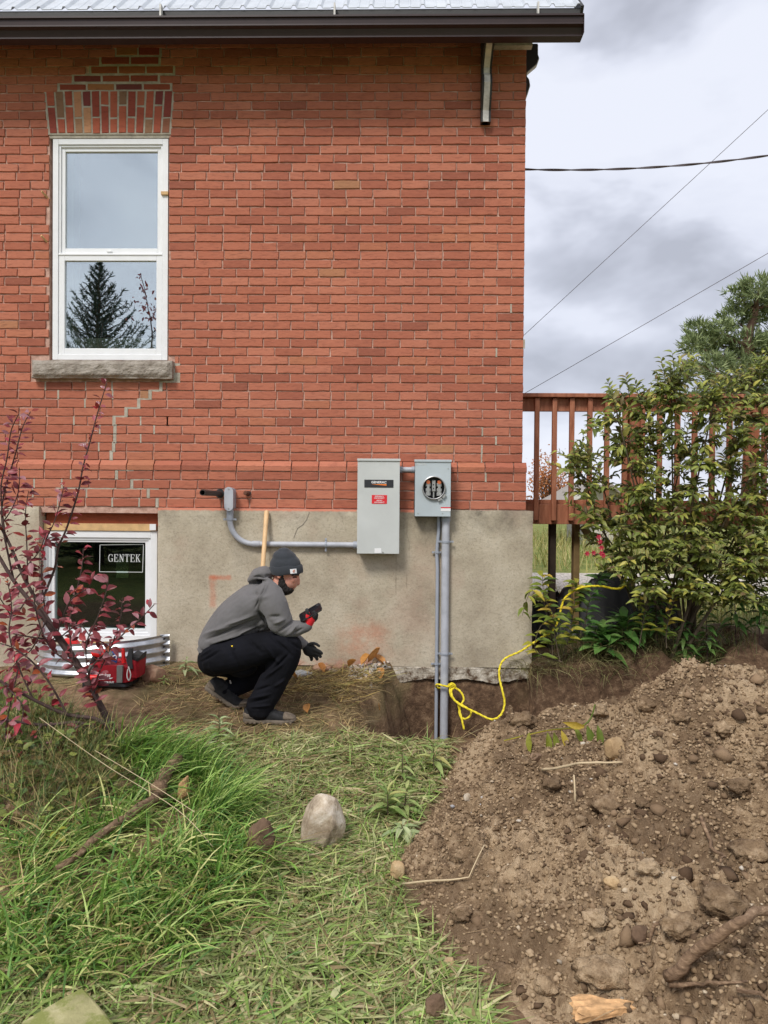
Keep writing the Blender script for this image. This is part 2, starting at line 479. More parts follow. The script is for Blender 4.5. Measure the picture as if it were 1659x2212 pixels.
# darker form-work seams
for sx in (583, 855, 878):
    s0 = W(sx, 1300, YW-0.05).x
    c = n.mix(c, lin(104, 94, 80), n.math('MULTIPLY', n.boxmask(n.math('ADD', ux, n.math('MULTIPLY', jit, 0.4)), uz, s0-0.003, s0+0.003, 0.75, 2.0, 0.004), n.ramp(n.noise(7, 4), [(0.42, 0.0), (0.6, 0.6)])))
n.col(c)
n.bump(n.math('ADD', n.noise(45, 4, 0.7), n.math('MULTIPLY', n.noise(6, 4), 1.5)), 0.55, 0.008)
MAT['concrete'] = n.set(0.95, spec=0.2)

MAT['vinyl'] = simple('white_vinyl', (0.80, 0.81, 0.82), 0.35, var=0.03)
def glass(name, refl, tint=(0.78, 0.86, 0.84)):
    m = bpy.data.materials.new(name); m.use_nodes = True
    t = m.node_tree; t.nodes.clear()
    o = t.nodes.new('ShaderNodeOutputMaterial'); mx = t.nodes.new('ShaderNodeMixShader')
    tr = t.nodes.new('ShaderNodeBsdfTransparent'); gl = t.nodes.new('ShaderNodeBsdfGlossy')
    tr.inputs['Color'].default_value = (*tint, 1); gl.inputs['Color'].default_value = (0.90, 0.96, 0.98, 1)
    gl.inputs['Roughness'].default_value = 0.0
    nz = t.nodes.new('ShaderNodeTexNoise'); nz.inputs['Scale'].default_value = 2.2
    g = t.nodes.new('ShaderNodeNewGeometry'); t.links.new(g.outputs['Position'], nz.inputs['Vector'])
    b = t.nodes.new('ShaderNodeBump'); b.inputs['Strength'].default_value = 0.05; b.inputs['Distance'].default_value = 0.02
    t.links.new(nz.outputs['Fac'], b.inputs['Height']); t.links.new(b.outputs['Normal'], gl.inputs['Normal'])
    mx.inputs['Fac'].default_value = refl
    t.links.new(tr.outputs[0], mx.inputs[1]); t.links.new(gl.outputs[0], mx.inputs[2]); t.links.new(mx.outputs[0], o.inputs['Surface'])
    return m
MAT['coated_glass'] = glass('coated_glass', 0.52)
MAT['clear_glass'] = glass('clear_glass', 0.06)
MAT['interior'] = simple('interior_dark', (0.022, 0.022, 0.021), 0.9)
MAT['interior_pale'] = simple('interior_pale', (0.62, 0.54, 0.42), 0.8)
n = NT('rock_faced_stone')
n.col(n.ramp(n.noise(9, 4, 0.7), [(0.3, lin(120, 110, 100)), (0.5, lin(150, 141, 130)), (0.72, lin(176, 168, 158))]))
n.bump(n.noise(40, 2, 0.7), 0.8, 0.012)
MAT['stone_sill'] = n.set(0.92, spec=0.2)
MAT['brown_metal'] = simple('brown_metal', (0.034, 0.019, 0.019), 0.45, var=0.1, spec=0.35)
MAT['roof_metal'] = simple('galvanised_roof', (0.62, 0.65, 0.68), 0.38, metal=0.35, var=0.12, scale=6)
MAT['pine_wood'] = simple('pine_wood', lin(205, 168, 118), 0.7, var=0.15, scale=20)
MAT['dark_paint'] = simple('dark_paint', (0.03, 0.028, 0.028), 0.6, bump=0.3)
MAT['worn_white'] = simple('worn_white', (0.6, 0.58, 0.55), 0.6, var=0.2, scale=25)

ZB = W(900, 998, YW).z                       # top of the sloped belt course
BELT_H = 0.078
house = empty('brick_house', (XR, YW, 0.29), 'red brick house with concrete foundation and a brown gutter', 'house')

# --- openings (world x, z)
w1a, w1b = W(106, 540, YW), W(364, 540, YW)
WX0, WX1 = w1a.x, w1b.x
WZ0, WZ1 = W(235, 778, YW).z, W(235, 292, YW).z
SX0, SX1 = W(66, 796, YW).x, W(377, 796, YW).x
SZ0, SZ1 = W(230, 817, YW).z, W(230, 776, YW).z
BX0, BX1 = W(84, 1200, YW-0.05).x, W(340, 1200, YW-0.05).x
BZ1 = W(215, 1108, YW-0.05).z
BZ0 = W(215, 1392, YW-0.05).z
ZTOP = W(700, 60, YW).z                     # the wall goes on up behind the gutter
ZF = W(700, 1100, YW-0.05).z                # top of the foundation
LOWY = YW - 0.025                           # brick face below the belt course

# --- mortar bed: the wall itself, with the window openings left free
wall = MB()
yb0, yb1 = YW + 0.0095, YW + 0.11
wall.box(XL, WX0, yb0, yb1, ZB, ZTOP)
wall.box(WX1, XR-0.006, yb0, yb1, ZB, ZTOP)
wall.box(WX0, WX1, yb0, yb1, WZ1, ZTOP)
wall.box(WX0, WX1, yb0, yb1, ZB, WZ0)
ZLB = ZB - 0.046
wall.box(XL, BX0, LOWY+0.0095, yb1-0.002, BZ0, ZLB)
wall.box(BX1, XR+0.02, LOWY+0.0095, yb1-0.002, ZF-0.2, ZLB)
wall.box(BX0, BX1, LOWY+0.0095, LOWY+0.07, BZ1, ZLB)
wall.box(BX0, BX1, LOWY+0.10, yb1, BZ1-0.03, ZLB-0.001)
wall.box(XL, XR-0.006, YW+0.012, yb1-0.004, ZLB, ZB)
wall_o = wall.build('wall', MAT['mortar'], house)
side = MB()                                  # the rest of the shell, so that the house is a closed body
MB().box(XR-0.12, XR-0.004, yb1, YW+7, 0.2, ZTOP).build('side_wall', MAT['brick'], house)
side.box(XL, XR-0.13, YW+6.9, YW+7, 0.2, ZTOP)
side.box(XL-0.1, XL, yb1, YW+7, 0.2, ZTOP)
side.box(XL, XR-0.13, yb1, YW+7, ZTOP-0.05, ZTOP)
side.box(XL, XR-0.13, YW+1.6, YW+1.7, 0.2, ZTOP-0.06)
side.box(XL, XR-0.13, yb1, YW+1.6, W(200, 850, YW).z-0.1, W(200, 850, YW).z)
side.build('side_wall', MAT['interior'], house)

# --- bricks
bricks = []      # x0, x1, z0, z1, y front, material key
crack_up = [(375,800),(372,818),(345,836),(318,858),(282,885),(246,905),(249,934),(247,960),(240,985)]
crack_lo = [(250,1010),(251,1024),(280,1042),(312,1060),(343,1078),(338,1104)]
def crack_x(z, pts):
    P = [W(p[0], p[1], YW) for p in pts]
    zs = [-p.z for p in P]; xs = [p.x for p in P]
    if -z < zs[0] or -z > zs[-1]: return None
    return float(np.interp(-z, zs, xs))
repair = MB()
J = 0.0042                                   # half a joint
def lay_row(z0, h, yf, right, phase, openings, crackpts=None, key='brick', length=0.2045):
    x = right - 0.001
    first = True
    cx = crack_x(z0 + h/2, crackpts) if crackpts else None
    while x > XL - 0.1:
        L = length * (1 + rng.normal(0, 0.012))
        if first and phase: L = phase * length
        if rng.random() < 0.018 and not first: L *= 0.5
        first = False
        spans = [(x - L, x)]
        for a, b, za, zb in openings:
            if z0 + h/2 < za or z0 + h/2 > zb: continue
            out = []
            for s0, s1 in spans:
                if s1 <= a or s0 >= b: out.append((s0, s1)); continue
                if s0 < a - 0.02: out.append((s0, a + J*0.5))
                if s1 > b + 0.02: out.append((b - J*0.5, s1))
            spans = out
        if cx is not None:
            out = []
            for s0, s1 in spans:
                if s0 < cx - 0.03 and s1 > cx + 0.03: out += [(s0, cx - 0.008), (cx + 0.008, s1)]
                else: out.append((s0, s1))
            spans = out
        for s0, s1 in spans:
            if s1 - s0 > 0.03:
                bricks.append((s0 + J, s1 - J, z0 + J*0.85 + rng.normal(0, 0.0008), z0 + h - J*0.85 + rng.normal(0, 0.0008), yf + rng.normal(0, 0.0012), key))
        x -= L
    return cx
nrows = int((ZTOP - ZB) / COURSE) + 1
AZ0, AZ1 = W(235, 287, YW).z, W(235, 197, YW).z           # flat arch over the window
ax0, ax1 = W(98, 197, YW).x, W(374, 197, YW).x
bxa, bxb = W(106, 287, YW).x, W(367, 287, YW).x
patch = [  # rows re-laid with grey mortar above the arch: y top, y bottom, x0, x1
    (179, 196, 127, 369), (161, 178, 158, 342), (141, 160, 195, 375), (121, 140, 217, 344), (100, 120, 249, 346)]
prevc = None
for i in range(nrows):
    z0 = ZB + i * COURSE
    zm = z0 + COURSE/2
    ops = [(WX0, WX1, WZ0 - 0.005, WZ1), (SX0, SX1, SZ0, SZ1)]
    if AZ0 - 0.03 < zm < AZ1 + 0.004:
        t = (zm - AZ0) / (AZ1 - AZ0)
        ops.append((bxa + (ax0-bxa)*t - 0.004, bxb + (ax1-bxb)*t + 0.004, AZ0 - 0.03, AZ1 + 0.004))
    c = lay_row(z0, COURSE, YW, XR, 0.48 if i % 2 else 0.0, ops, crack_up)
    if c is not None:
        repair.box(c - 0.012, c + 0.012, YW - 0.001, YW + 0.012, z0 - 0.003, z0 + COURSE + 0.003)
        if prevc is not None:
            a, b = sorted((c, prevc)); repair.box(a - 0.012, b + 0.012, YW + 0.0005, YW + 0.013, z0 - 0.008, z0 + 0.008)
    prevc = c
ZL = ZB - BELT_H
low_rows = max(1, round((ZL - ZF) / COURSE))
ch = (ZL - ZF - 0.004) / low_rows
prevc = None
for i in range(low_rows):
    z0 = ZF + 0.004 + i * ch
    c = lay_row(z0, ch, LOWY, XR + 0.026, 0.48 if i % 2 else 0.0, [(BX0, BX1, 0, BZ1)], crack_lo)
    if c is not None:
        repair.box(c - 0.011, c + 0.011, LOWY + 0.001, LOWY + 0.012, z0, z0 + ch)
        if prevc is not None:
            a, b = sorted((c, prevc)); repair.box(a - 0.012, b + 0.012, LOWY + 0.003, LOWY + 0.013, z0 + ch - 0.006, z0 + ch + 0.006)
    prevc = c
# loose grey pointing scattered under the sill and round the basement window
for (px, py) in [(112,838),(175,838),(132,860),(206,880),(150,915),(190,935),(262,858),(185,965),(240,835),(300,905),(335,905),(360,905),(340,925),(310,945),(97,990),(150,1004),(190,1010),(130,1025),(94,1045),(160,1045),(190,1062),(240,1080),(150,1078),(285,1082),(88,1065),(1050,985),(1045,965),(1068,930),(1062,960),(1057,1018),(1077,1035),(1084,1060),(1125,745),(1104,668),(1090,760)]:
    low = py > 1005
    y = (LOWY if low else YW)
    p = W(px, py, y); hh = (ch if low else COURSE)
    base_z = ZF + 0.004 if low else ZB
    k = math.floor((p.z - base_z) / hh)
    # settle on the nearest upright joint of that course
    zmid = base_z + (k + 0.5) * hh
    ed = [b[1] + J for b in bricks if b[2] < zmid < b[3] and abs(b[1] - p.x) < 0.16]
    if ed:
        x = min(ed, key=lambda q: abs(q - p.x))
        repair.box(x - 0.0065, x + 0.0065, y + 0.001, y + 0.009, base_z + k*hh, base_z + (k+1)*hh)
zr = ZF + 0.004 + 2 * ch
a, b = W(120, 1070, LOWY).x, W(343, 1070, LOWY).x
repair.box(a, b, LOWY + 0.002, LOWY + 0.012, zr - 0.005, zr + 0.005)
# pointing round the arch patch
for pi_, (ya, yb_, xa, xb) in enumerate(patch):
    p0, p1 = W(xa, yb_, YW), W(xb, ya, YW)
    repair.box(p0.x - 0.012, p1.x + 0.012, YW + 0.0018 + 0.0004*pi_, YW + 0.009, p0.z - 0.012, p1.z + 0.012)
    bricks[:] = [q for q in bricks if not (p0.z < (q[2]+q[3])/2 < p1.z and q[0] < p1.x and q[1] > p0.x)] + \
        [((q[0], p0.x - 0.012) if s == 0 else (p1.x + 0.012, q[1])) + q[2:] for q in bricks for s in (0, 1)
         if p0.z < (q[2]+q[3])/2 < p1.z and q[0] < p1.x and q[1] > p0.x and ((s == 0 and q[0] < p0.x - 0.04) or (s == 1 and q[1] > p1.x + 0.04))]
    x = p0.x; k = 0
    L = (p1.x - p0.x) / max(2, round((p1.x - p0.x) / 0.2045))
    while x < p1.x - 0.02:
        bricks.append((x + 0.006, min(x + L, p1.x) - 0.006, p0.z + 0.005, p1.z - 0.005, YW + rng.normal(0, 0.001), 'dark_brick')); x += L
arch_m = MB()
arch_m.add([(bxa-0.012, YW+0.002, AZ0-0.012), (bxb+0.012, YW+0.002, AZ0-0.012), (ax1+0.012, YW+0.002, AZ1+0.008), (ax0-0.012, YW+0.002, AZ1+0.008),
            (bxa-0.012, YW+0.1, AZ0-0.012), (bxb+0.012, YW+0.1, AZ0-0.012), (ax1+0.012, YW+0.1, AZ1+0.008), (ax0-0.012, YW+0.1, AZ1+0.008)],
           [(0,1,2,3),(7,6,5,4),(0,4,5,1),(1,5,6,2),(2,6,7,3),(3,7,4,0)])
repair.add(arch_m.v, arch_m.f)
repair.build('mortar_repair', MAT['grey_mortar'], house)['kind'] = 'stuff'

def brick_mesh(name, w, d, h, seed, mat, taper=None):
    """one brick: ten-cornered, slightly chipped front with a worn arris"""
    r = random.Random(seed)
    xs = [-0.5, -0.17, 0.17, 0.5]
    loop = [(-0.5,-0.5),(-0.17,-0.5),(0.17,-0.5),(0.5,-0.5),(0.5,0.0),(0.5,0.5),(0.17,0.5),(-0.17,0.5),(-0.5,0.5),(-0.5,0.0)]
    outer, front = [], []
    for (u, v) in loop:
        ju, jv = r.gauss(0, 0.0012), r.gauss(0, 0.0011)
        if r.random() < 0.10: ju -= math.copysign(0.004, u) * r.random(); jv -= math.copysign(0.004, v) * r.random()
        x, z = u*w + ju, v*h + jv
        outer.append((x, z))
        front.append((x - math.copysign(0.0028, u) * (abs(u) > 0.4), z - math.copysign(0.0028, v) * (abs(v) > 0.4)))
    n = len(loop)
    vs = [(x, 0.0, z) for x, z in front] + [(x, 0.004, z) for x, z in outer] + [(x, d, z) for x, z in outer]
    fs = [tuple(range(n))]
    for a in (0, n):
        fs += [(a+i, a+n+i, a+n+(i+1) % n, a+(i+1) % n) for i in range(n)]
    return vs, fs
def as_mesh(name, vs, fs, mat):
    me = bpy.data.meshes.new(name); me.from_pydata(vs, [], fs)
    bm = bmesh.new(); bm.from_mesh(me); bmesh.ops.recalc_face_normals(bm, faces=bm.faces[:]); bm.to_mesh(me); bm.free()
    me.materials.append(mat); return me
VAR = 14
variants = {k: [brick_mesh('brick', 0.196, 0.045, 0.0578, 100+i, MAT[k]) for i in range(VAR)] for k in ('brick', 'dark_brick')}
vmesh = {k: [as_mesh('brick', *variants[k][i], MAT[k]) for i in range(VAR)] for k in variants}
def seen(b):
    u0, v0 = project((b[0], b[4], b[2])); u1, v1 = project((b[1], b[4], b[3]))
    cu0, cu1 = max(0, u0), min(1659, u1); cv0, cv1 = max(88, v1), min(2212, v0)
    return max(0, cu1-cu0) * max(0, cv1-cv0)
order = sorted(range(len(bricks)), key=lambda i: -seen(bricks[i]) * (1.5 if bricks[i][5] == 'dark_brick' else 1))
single = set(order[:225])
rest = {'brick': MB(), 'dark_brick': MB()}
hl = wloc(house)
for i, b in enumerate(bricks):
    k = int(rng.integers(VAR)); key = b[5]
    cx, cz, w, h = (b[0]+b[1])/2, (b[2]+b[3])/2, b[1]-b[0], b[3]-b[2]
    flip = -1 if rng.random() < 0.5 else 1
    if i in single:
        o = bpy.data.objects.new('brick', vmesh[key][k]); COL.objects.link(o); o.parent = house
        o.location = (cx - hl.x, b[4] - hl.y, cz - hl.z); o.scale = (w/0.196, 1, h/0.0578)
    else:
        vs, fs = variants[key][k]
        rest[key].add([(cx + flip*v[0]*w/0.196, b[4] + v[1], cz + v[2]*h/0.0578) for v in vs], fs)
o = rest['brick'].build('brick_field', MAT['brick'], house); o['kind'] = 'stuff'
if rest['dark_brick'].v:
    o = rest['dark_brick'].build('brick_field', MAT['dark_brick'], house); o['kind'] = 'stuff'

# --- flat arch of upright bricks
ncol = 14
for k in range(ncol):
    def edge(t, z):
        f = (z - AZ0) / (AZ1 - AZ0)
        return (bxa + (bxb-bxa)*t) * (1-f) + (ax0 + (ax1-ax0)*t) * f
    cut = AZ0 + (AZ1-AZ0) * (0.64 if k % 2 == 0 else 0.36) + rng.normal(0, 0.004)
    for za, zb in ((AZ0, cut - 0.006), (cut + 0.006, AZ1)):
        g = 0.0062 / (bxb - bxa)
        t0, t1 = k/ncol + g, (k+1)/ncol - g
        q = [(edge(t0, za), za), (edge(t1, za), za), (edge(t1, zb), zb), (edge(t0, zb), zb)]
        q = [(x + rng.normal(0, 0.001), z + rng.normal(0, 0.0015)) for x, z in q]
        cx = sum(p[0] for p in q)/4; cz = sum(p[1] for p in q)/4
        fr = [(cx + (x-cx)*0.93, cz + (z-cz)*0.975) for x, z in q]
        y = YW - 0.002 + rng.normal(0, 0.0012)
        m = MB().add([(x, y, z) for x, z in fr] + [(x, y+0.004, z) for x, z in q] + [(x, y+0.06, z) for x, z in q],
                     [(0,1,2,3)] + [(a+i, a+4+i, a+4+(i+1) % 4, a+(i+1) % 4) for a in (0, 4) for i in range(4)])
        m.build('arch_brick', MAT['arch_brick'], house)
# --- sloped belt course
x = XR + 0.028
kb = 0
while x > XL:
    L = 0.2045 * (0.48 if kb == 0 else 1) * (1 + rng.normal(0, 0.012)); kb += 1
    x0, x1 = x - L + J, x - J
    z1 = ZB + rng.normal(0, 0.0008); z0 = ZL + J
    y0 = LOWY - 0.004 + rng.normal(0, 0.001)
    prof = [(YW + 0.03, z0), (y0, z0), (y0 - 0.001, z0 + 0.036), (y0 + 0.005, z0 + 0.041), (YW + 0.003, z1), (YW + 0.03, z1)]
    MB().prism(prof, 'x', x0, x1).build('belt_brick', MAT['brick'], house)
    x -= L

# --- foundation: parged concrete, pieces round the basement window, wavy worn edges
def slab(mb, x0, x1, z0, z1, y, amp=0.006, seed=0, step=0.03):
    nx, nz = max(2, int((x1-x0)/step)), max(2, int((z1-z0)/step))
    xs, zs = np.linspace(x0, x1, nx+1), np.linspace(z0, z1, nz+1)
    X, Z = np.meshgrid(xs, zs)
    Yv = y + amp * fbm(X*2.2, Z*2.2, 0, 5, seed)
    ed = 0.004 * fbm(X*9, Z*9, 0, 3, seed+9)
    X2 = X + ed * ((X > x1-1e-6) | (X < x0+1e-6)); Z2 = Z + 0.006 * fbm(X*7, Z*0, 0, 4, seed+5) * (Z > z1-1e-6)
    rim = ((X > x1-1e-6) | (Z > z1-1e-6) | (X < x0+1e-6))
    Yv = Yv + 0.008 * rim
    i = np.arange(X.size).reshape(X.shape)
    vs = list(zip(X2.ravel(), Yv.ravel(), Z2.ravel()))
    fs = [tuple(f) for f in np.stack([i[:-1,:-1].ravel(), i[:-1,1:].ravel(), i[1:,1:].ravel(), i[1:,:-1].ravel()], 1)]
    # top, right and left returns
    nb = len(vs)
    top = [(X2[-1, k], y + 0.14, Z2[-1, k]) for k in range(nx+1)]
    vs += top; fs += [(i[-1, k], i[-1, k+1], nb+k+1, nb+k) for k in range(nx)]
    nb = len(vs); rt = [(X2[k, -1], y + 0.14, Z2[k, -1]) for k in range(nz+1)]
    vs += rt; fs += [(i[k, -1], nb+k, nb+k+1, i[k+1, -1]) for k in range(nz)]
    nb = len(vs); lf = [(X2[k, 0], y + 0.14, Z2[k, 0]) for k in range(nz+1)]
    vs += lf; fs += [(i[k, 0], i[k+1, 0], nb+k+1, nb+k) for k in range(nz)]
    mb.add(vs, fs)
fd = MB()
FX1 = W(1150, 1280, YW-0.05).x
ZC0 = W(1000, 1441, YW-0.05).z               # ragged foot of the parging above the trench
slab(fd, BX1, FX1, ZC0, ZF, YW-0.055, seed=3)
slab(fd, XL, BX0, 0.22, W(60, 1095, YW-0.05).z, YW-0.055, seed=4)
slab(fd, BX0, BX1, 0.22, BZ0, YW-0.055, seed=5)
fo = fd.build('foundation', MAT['concrete'], house, smooth=True, fix=False)
foot = MB(); slab(foot, W(690, 1440, YW).x, FX1-0.02, ZC0-0.10, ZC0+0.006, YW-0.050, 0.030, 8, 0.012)
n = NT('crumbled_parging')
n.col(n.ramp(n.noise(16, 4, 0.7), [(0.36, lin(96, 78, 62)), (0.5, lin(176, 166, 150)), (0.66, lin(214, 206, 192))]))
n.bump(n.noise(60, 2, 0.7), 0.8, 0.01)
MAT['crumble'] = n.set(0.95, spec=0.2)
foot.v = [(v[0], v[1], v[2] - (0.03*float(fbm(v[0]*9, 0, 0, 4, 91))) * (1 if v[2] < ZC0-0.05 else 0)) for v in foot.v]
foot.build('foundation_foot', MAT['crumble'], house, fix=False)
MAT['crack'] = simple('crack_line', (0.22, 0.195, 0.165), 0.95)  # even dark tone of the thin crack lines in the parging
for cp in ([(668,1106),(664,1122),(652,1134),(644,1142),(637,1152),(634,1163)], [(878,1150),(881,1162),(884,1172),(883,1190)]):
    pts_ = [W(a + rng.normal()*0.8, b + rng.normal()*0.8, YW-0.0565) for a, b in cp]
    MB().tube(pts_, 0.0014, 5).build('crack', MAT['crack'], fo)

# --- upper window: vinyl frame, two sashes, two panes
YG = YW + 0.035
def frame_bars(mb, x0, x1, z0, z1, t, y0, y1, tb=None):
    tb = t if tb is None else tb
    for (a, b, c, d) in ((x0, x0+t, z0, z1), (x1-t, x1, z0, z1), (x0+t, x1-t, z1-t, z1), (x0+t, x1-t, z0, z0+tb)):
        mb.box(a, b, y0, y1, c, d, 0.0025)
fx0, fx1 = W(112, 540, YW).x, W(361.5, 540, YW).x
fz0, fz1 = W(235, 777, YW).z, W(235, 298, YW).z
zm = W(235, 548, YW).z
fr = MB(); frame_bars(fr, fx0, fx1, fz0, fz1, 0.042, YW+0.012, YW+0.09)
frame_bars(fr, fx0+0.042, fx1-0.042, fz0+0.042, fz1-0.042, 0.016, YW+0.022, YW+0.09)
window = fr.build('window', MAT['vinyl'], house, label='tall white two-sash window with sky and a spruce reflected')
s1 = MB(); frame_bars(s1, fx0+0.056, fx1-0.056, zm, fz1-0.056, 0.030, YW+0.034, YW+0.07, 0.05)
s1.build('sash', MAT['vinyl'], window)
s2 = MB(); frame_bars(s2, fx0+0.044, fx1-0.044, fz0+0.044, zm-0.002, 0.044, YW+0.020, YW+0.06)
s2.build('sash', MAT['vinyl'], window)
mr = MB(); mr.box(fx0+0.043, fx1-0.043, YW+0.014, YW+0.085, zm-0.007, zm+0.008, 0.003)
mr.build('meeting_rail', MAT['vinyl'], window)
for px in (233, 491):
    q = W(px, 540, YW); MB().box(q.x-0.02, q.x+0.02, YW+0.022, YW+0.035, q.z-0.008, q.z+0.006, 0.003).build('latch', MAT['vinyl'], window)
MB().box(fx0+0.08, fx1-0.08, YW+0.050, YW+0.054, zm+0.045, fz1-0.084).build('pane', MAT['coated_glass'], window)
MB().box(fx0+0.084, fx1-0.084, YW+0.038, YW+0.042, fz0+0.086, zm-0.044).build('pane', MAT['coated_glass'], window)
q0, q1 = W(146, 756, YW+0.2), W(342, 731, YW+0.2)
q1 = W(342, 731, YW+0.08)
MB().box(q0.x-0.05, q1.x+0.05, YW+0.070, YW+0.2, q0.z-0.2, q1.z).build('inner_sill', MAT['interior_pale'], window)
MB().box(fx0+0.06, fx0+0.125, YW+0.092, YW+0.2, fz0, fz1).build('inner_jamb', MAT['interior_pale'], window)
MB().box(W(110, 294, YW).x-0.012, W(365, 294, YW).x, YW+0.008, YW+0.06, fz1+0.002, AZ0-0.013).build('head_filler', MAT['grey_mortar'], window)
# shims poking out of the gap
for (pa, pb) in (((90, 413), (109, 434)), ((89, 509), (108, 529)), ):
    a, b = W(*pa, YW-0.03), W(*pb, YW+0.03)
    MB().beam(a, b, 0.012, 0.022, (0, 1, 0)).build('shim', MAT['pine_wood'], window)
a, b = W(348, 417, YW), W(363, 417, YW); MB().box(a.x, b.x, YW-0.004, YW+0.03, a.z-0.012, a.z+0.012).build('shim', MAT['pine_wood'], window)

# rock-faced stone sill
sl = MB()
slx0, slx1 = W(68, 797, YW-0.06).x, W(371, 797, YW-0.06).x
slz0, slz1 = W(230, 817, YW-0.06).z, W(230, 778, YW-0.06).z
nx, nz = 70, 14
xs, zs = np.linspace(slx0, slx1, nx), np.linspace(slz0, slz1, nz)
X, Z = np.meshgrid(xs, zs)
edge_d = np.minimum.reduce([X-slx0, slx1-X, Z-slz0, slz1-Z])
Yv = YW - 0.055 - 0.022 * sstep(0, 0.03, edge_d) - 0.020 * fbm(X*9, Z*14, 0, 5, 31, 0.6) * sstep(0, 0.02, edge_d)
X = X + 0.006 * fbm(Z*30, X*4, 0, 3, 33) * (edge_d < 0.001); Z = Z + 0.005 * fbm(X*12, Z*4, 1.0, 3, 34) * (edge_d < 0.001)
idx = np.arange(X.size).reshape(X.shape)
vs = list(zip(X.ravel(), Yv.ravel(), Z.ravel()))
fs = [tuple(f) for f in np.stack([idx[:-1,:-1].ravel(), idx[:-1,1:].ravel(), idx[1:,1:].ravel(), idx[1:,:-1].ravel()], 1)]
ring = list(idx[0, :]) + list(idx[1:, -1]) + list(idx[-1, -2::-1]) + list(idx[-2:0:-1, 0])
nb = len(vs); vs += [(vs[k][0], YW+0.03, vs[k][2]) for k in ring]
fs += [(ring[k], nb+k, nb+(k+1) % len(ring), ring[(k+1) % len(ring)]) for k in range(len(ring))]
MB().add(vs, fs).build('sill', MAT['stone_sill'], window)
MB().box(slx1, slx1+0.045, YW+0.0, YW+0.03, slz0-0.03, slz1-0.01).build('sill_pointing', MAT['grey_mortar'], window)

# --- basement window
YBW = YW + 0.02
bw0, bw1 = W(88, 1265, YBW), W(339, 1265, YBW)
bz0, bz1 = W(215, 1386, YBW).z, W(215, 1147, YBW).z
fr = MB(); frame_bars(fr, bw0.x, bw1.x, bz0, bz1, 0.05, YBW, YBW+0.09)
frame_bars(fr, bw0.x+0.05, bw1.x-0.05, bz0+0.05, bz1-0.05, 0.02, YBW+0.012, YBW+0.09)
bwin = fr.build('window', MAT['vinyl'], house, label='low white basement window with a lettered sticker on dark glass')
s1 = MB(); frame_bars(s1, bw0.x+0.066, bw1.x-0.066, bz0+0.066, bz1-0.056, 0.03, YBW+0.02, YBW+0.07)
s1.build('sash', MAT['vinyl'], bwin)
MB().box(bw0.x+0.09, bw1.x-0.09, YBW+0.040, YBW+0.044, bz0+0.09, bz1-0.08).build('pane', MAT['clear_glass'], bwin)
q0, q1 = W(96, 1141, YBW), W(336, 1132, YBW)
MB().box(q0.x, q1.x, YBW-0.01, YBW+0.06, bz1+0.003, q1.z).build('wood_blocking', MAT['pine_wood'], bwin)
q0, q1 = W(325, 1141, YBW), W(339, 1132, YBW)
MB().box(q0.x, q1.x-0.002, YBW-0.02, YBW-0.011, bz1+0.01, q1.z).build('foam_filler', MAT['vinyl'], bwin)
q0, q1 = W(140, 1392, YBW), W(336, 1386, YBW)
MB().box(q0.x, q1.x, YBW-0.005, YBW+0.06, q0.z-0.02, bz0-0.003).build('wood_blocking', MAT['pine_wood'], bwin)
MB().box(BX0+0.01, BX1-0.01, LOWY+0.072, LOWY+0.099, BZ1-0.10, BZ1+0.02).build('lintel_brick', MAT['dark_brick'], bwin)
# sticker: outlined clear label with serif capitals, set just inside the pane
MAT['sticker'] = simple('sticker_white', (0.72, 0.74, 0.73), 0.6, var=0.05)
ys = YBW + 0.0375
st = MB()
c4 = [W(216, 1177, ys), W(310, 1176, ys), W(308, 1236, ys), W(215, 1235, ys)]
for i in range(4): st.beam(c4[i], c4[(i+1) % 4], 0.0036, 0.0016, (0, 1, 0))
def serif_text(mb, text, x0, z0, w, h, y, th, tn):
    """capitals drawn with thick stems, thin bars and serifs"""
    S = {'G': [((.85,.72),(.85,.98),tn),((.92,.86),(.62,1.0),tn),((.62,1.0),(.30,.95),tn),((.30,.95),(.10,.72),th),((.10,.72),(.06,.5),th),((.06,.5),(.10,.28),th),((.10,.28),(.30,.05),th),((.30,.05),(.6,0),tn),((.6,0),(.86,.10),tn),((.86,.05),(.86,.42),th),((.62,.42),(1.0,.42),tn)],
         'E': [((.22,0),(.22,1),th),((.05,1),(.88,1),tn),((.88,1),(.88,.78),tn),((.22,.52),(.66,.52),tn),((.66,.62),(.66,.42),tn),((.05,0),(.92,0),tn),((.92,0),(.92,.24),tn)],
         'N': [((.18,0),(.18,1),tn),((.04,1),(.28,1),tn),((.04,0),(.34,0),tn),((.20,.98),(.84,.02),th),((.84,0),(.84,1),tn),((.68,1),(1.0,1),tn)],
         'T': [((.5,0),(.5,1),th),((.06,1),(.94,1),tn),((.06,1),(.06,.76),tn),((.94,1),(.94,.76),tn),((.3,0),(.7,0),tn)],
         'K': [((.2,0),(.2,1),th),((.04,1),(.38,1),tn),((.04,0),(.38,0),tn),((.24,.42),(.82,.98),tn),((.42,.58),(.84,.02),th),((.66,1),(.96,1),tn),((.66,0),(1.0,0),tn)]}
    cw = w / len(text)
    for i, ch_ in enumerate(text):
        for a, b, t in S[ch_]:
            A = Vector((x0 + (i + 0.08 + a[0]*0.84)*cw, y, z0 + a[1]*h)); B = Vector((x0 + (i + 0.08 + b[0]*0.84)*cw, y, z0 + b[1]*h))
            d = (B - A).normalized() * t * 0.3
            mb.beam(A - d, B + d, t, 0.0016, (0, 1, 0))
q0, q1 = W(233, 1213, ys), W(304, 1198, ys)
serif_text(st, 'GENTEK', q0.x, q0.z, q1.x-q0.x, q1.z-q0.z, ys, 0.0062, 0.0028)
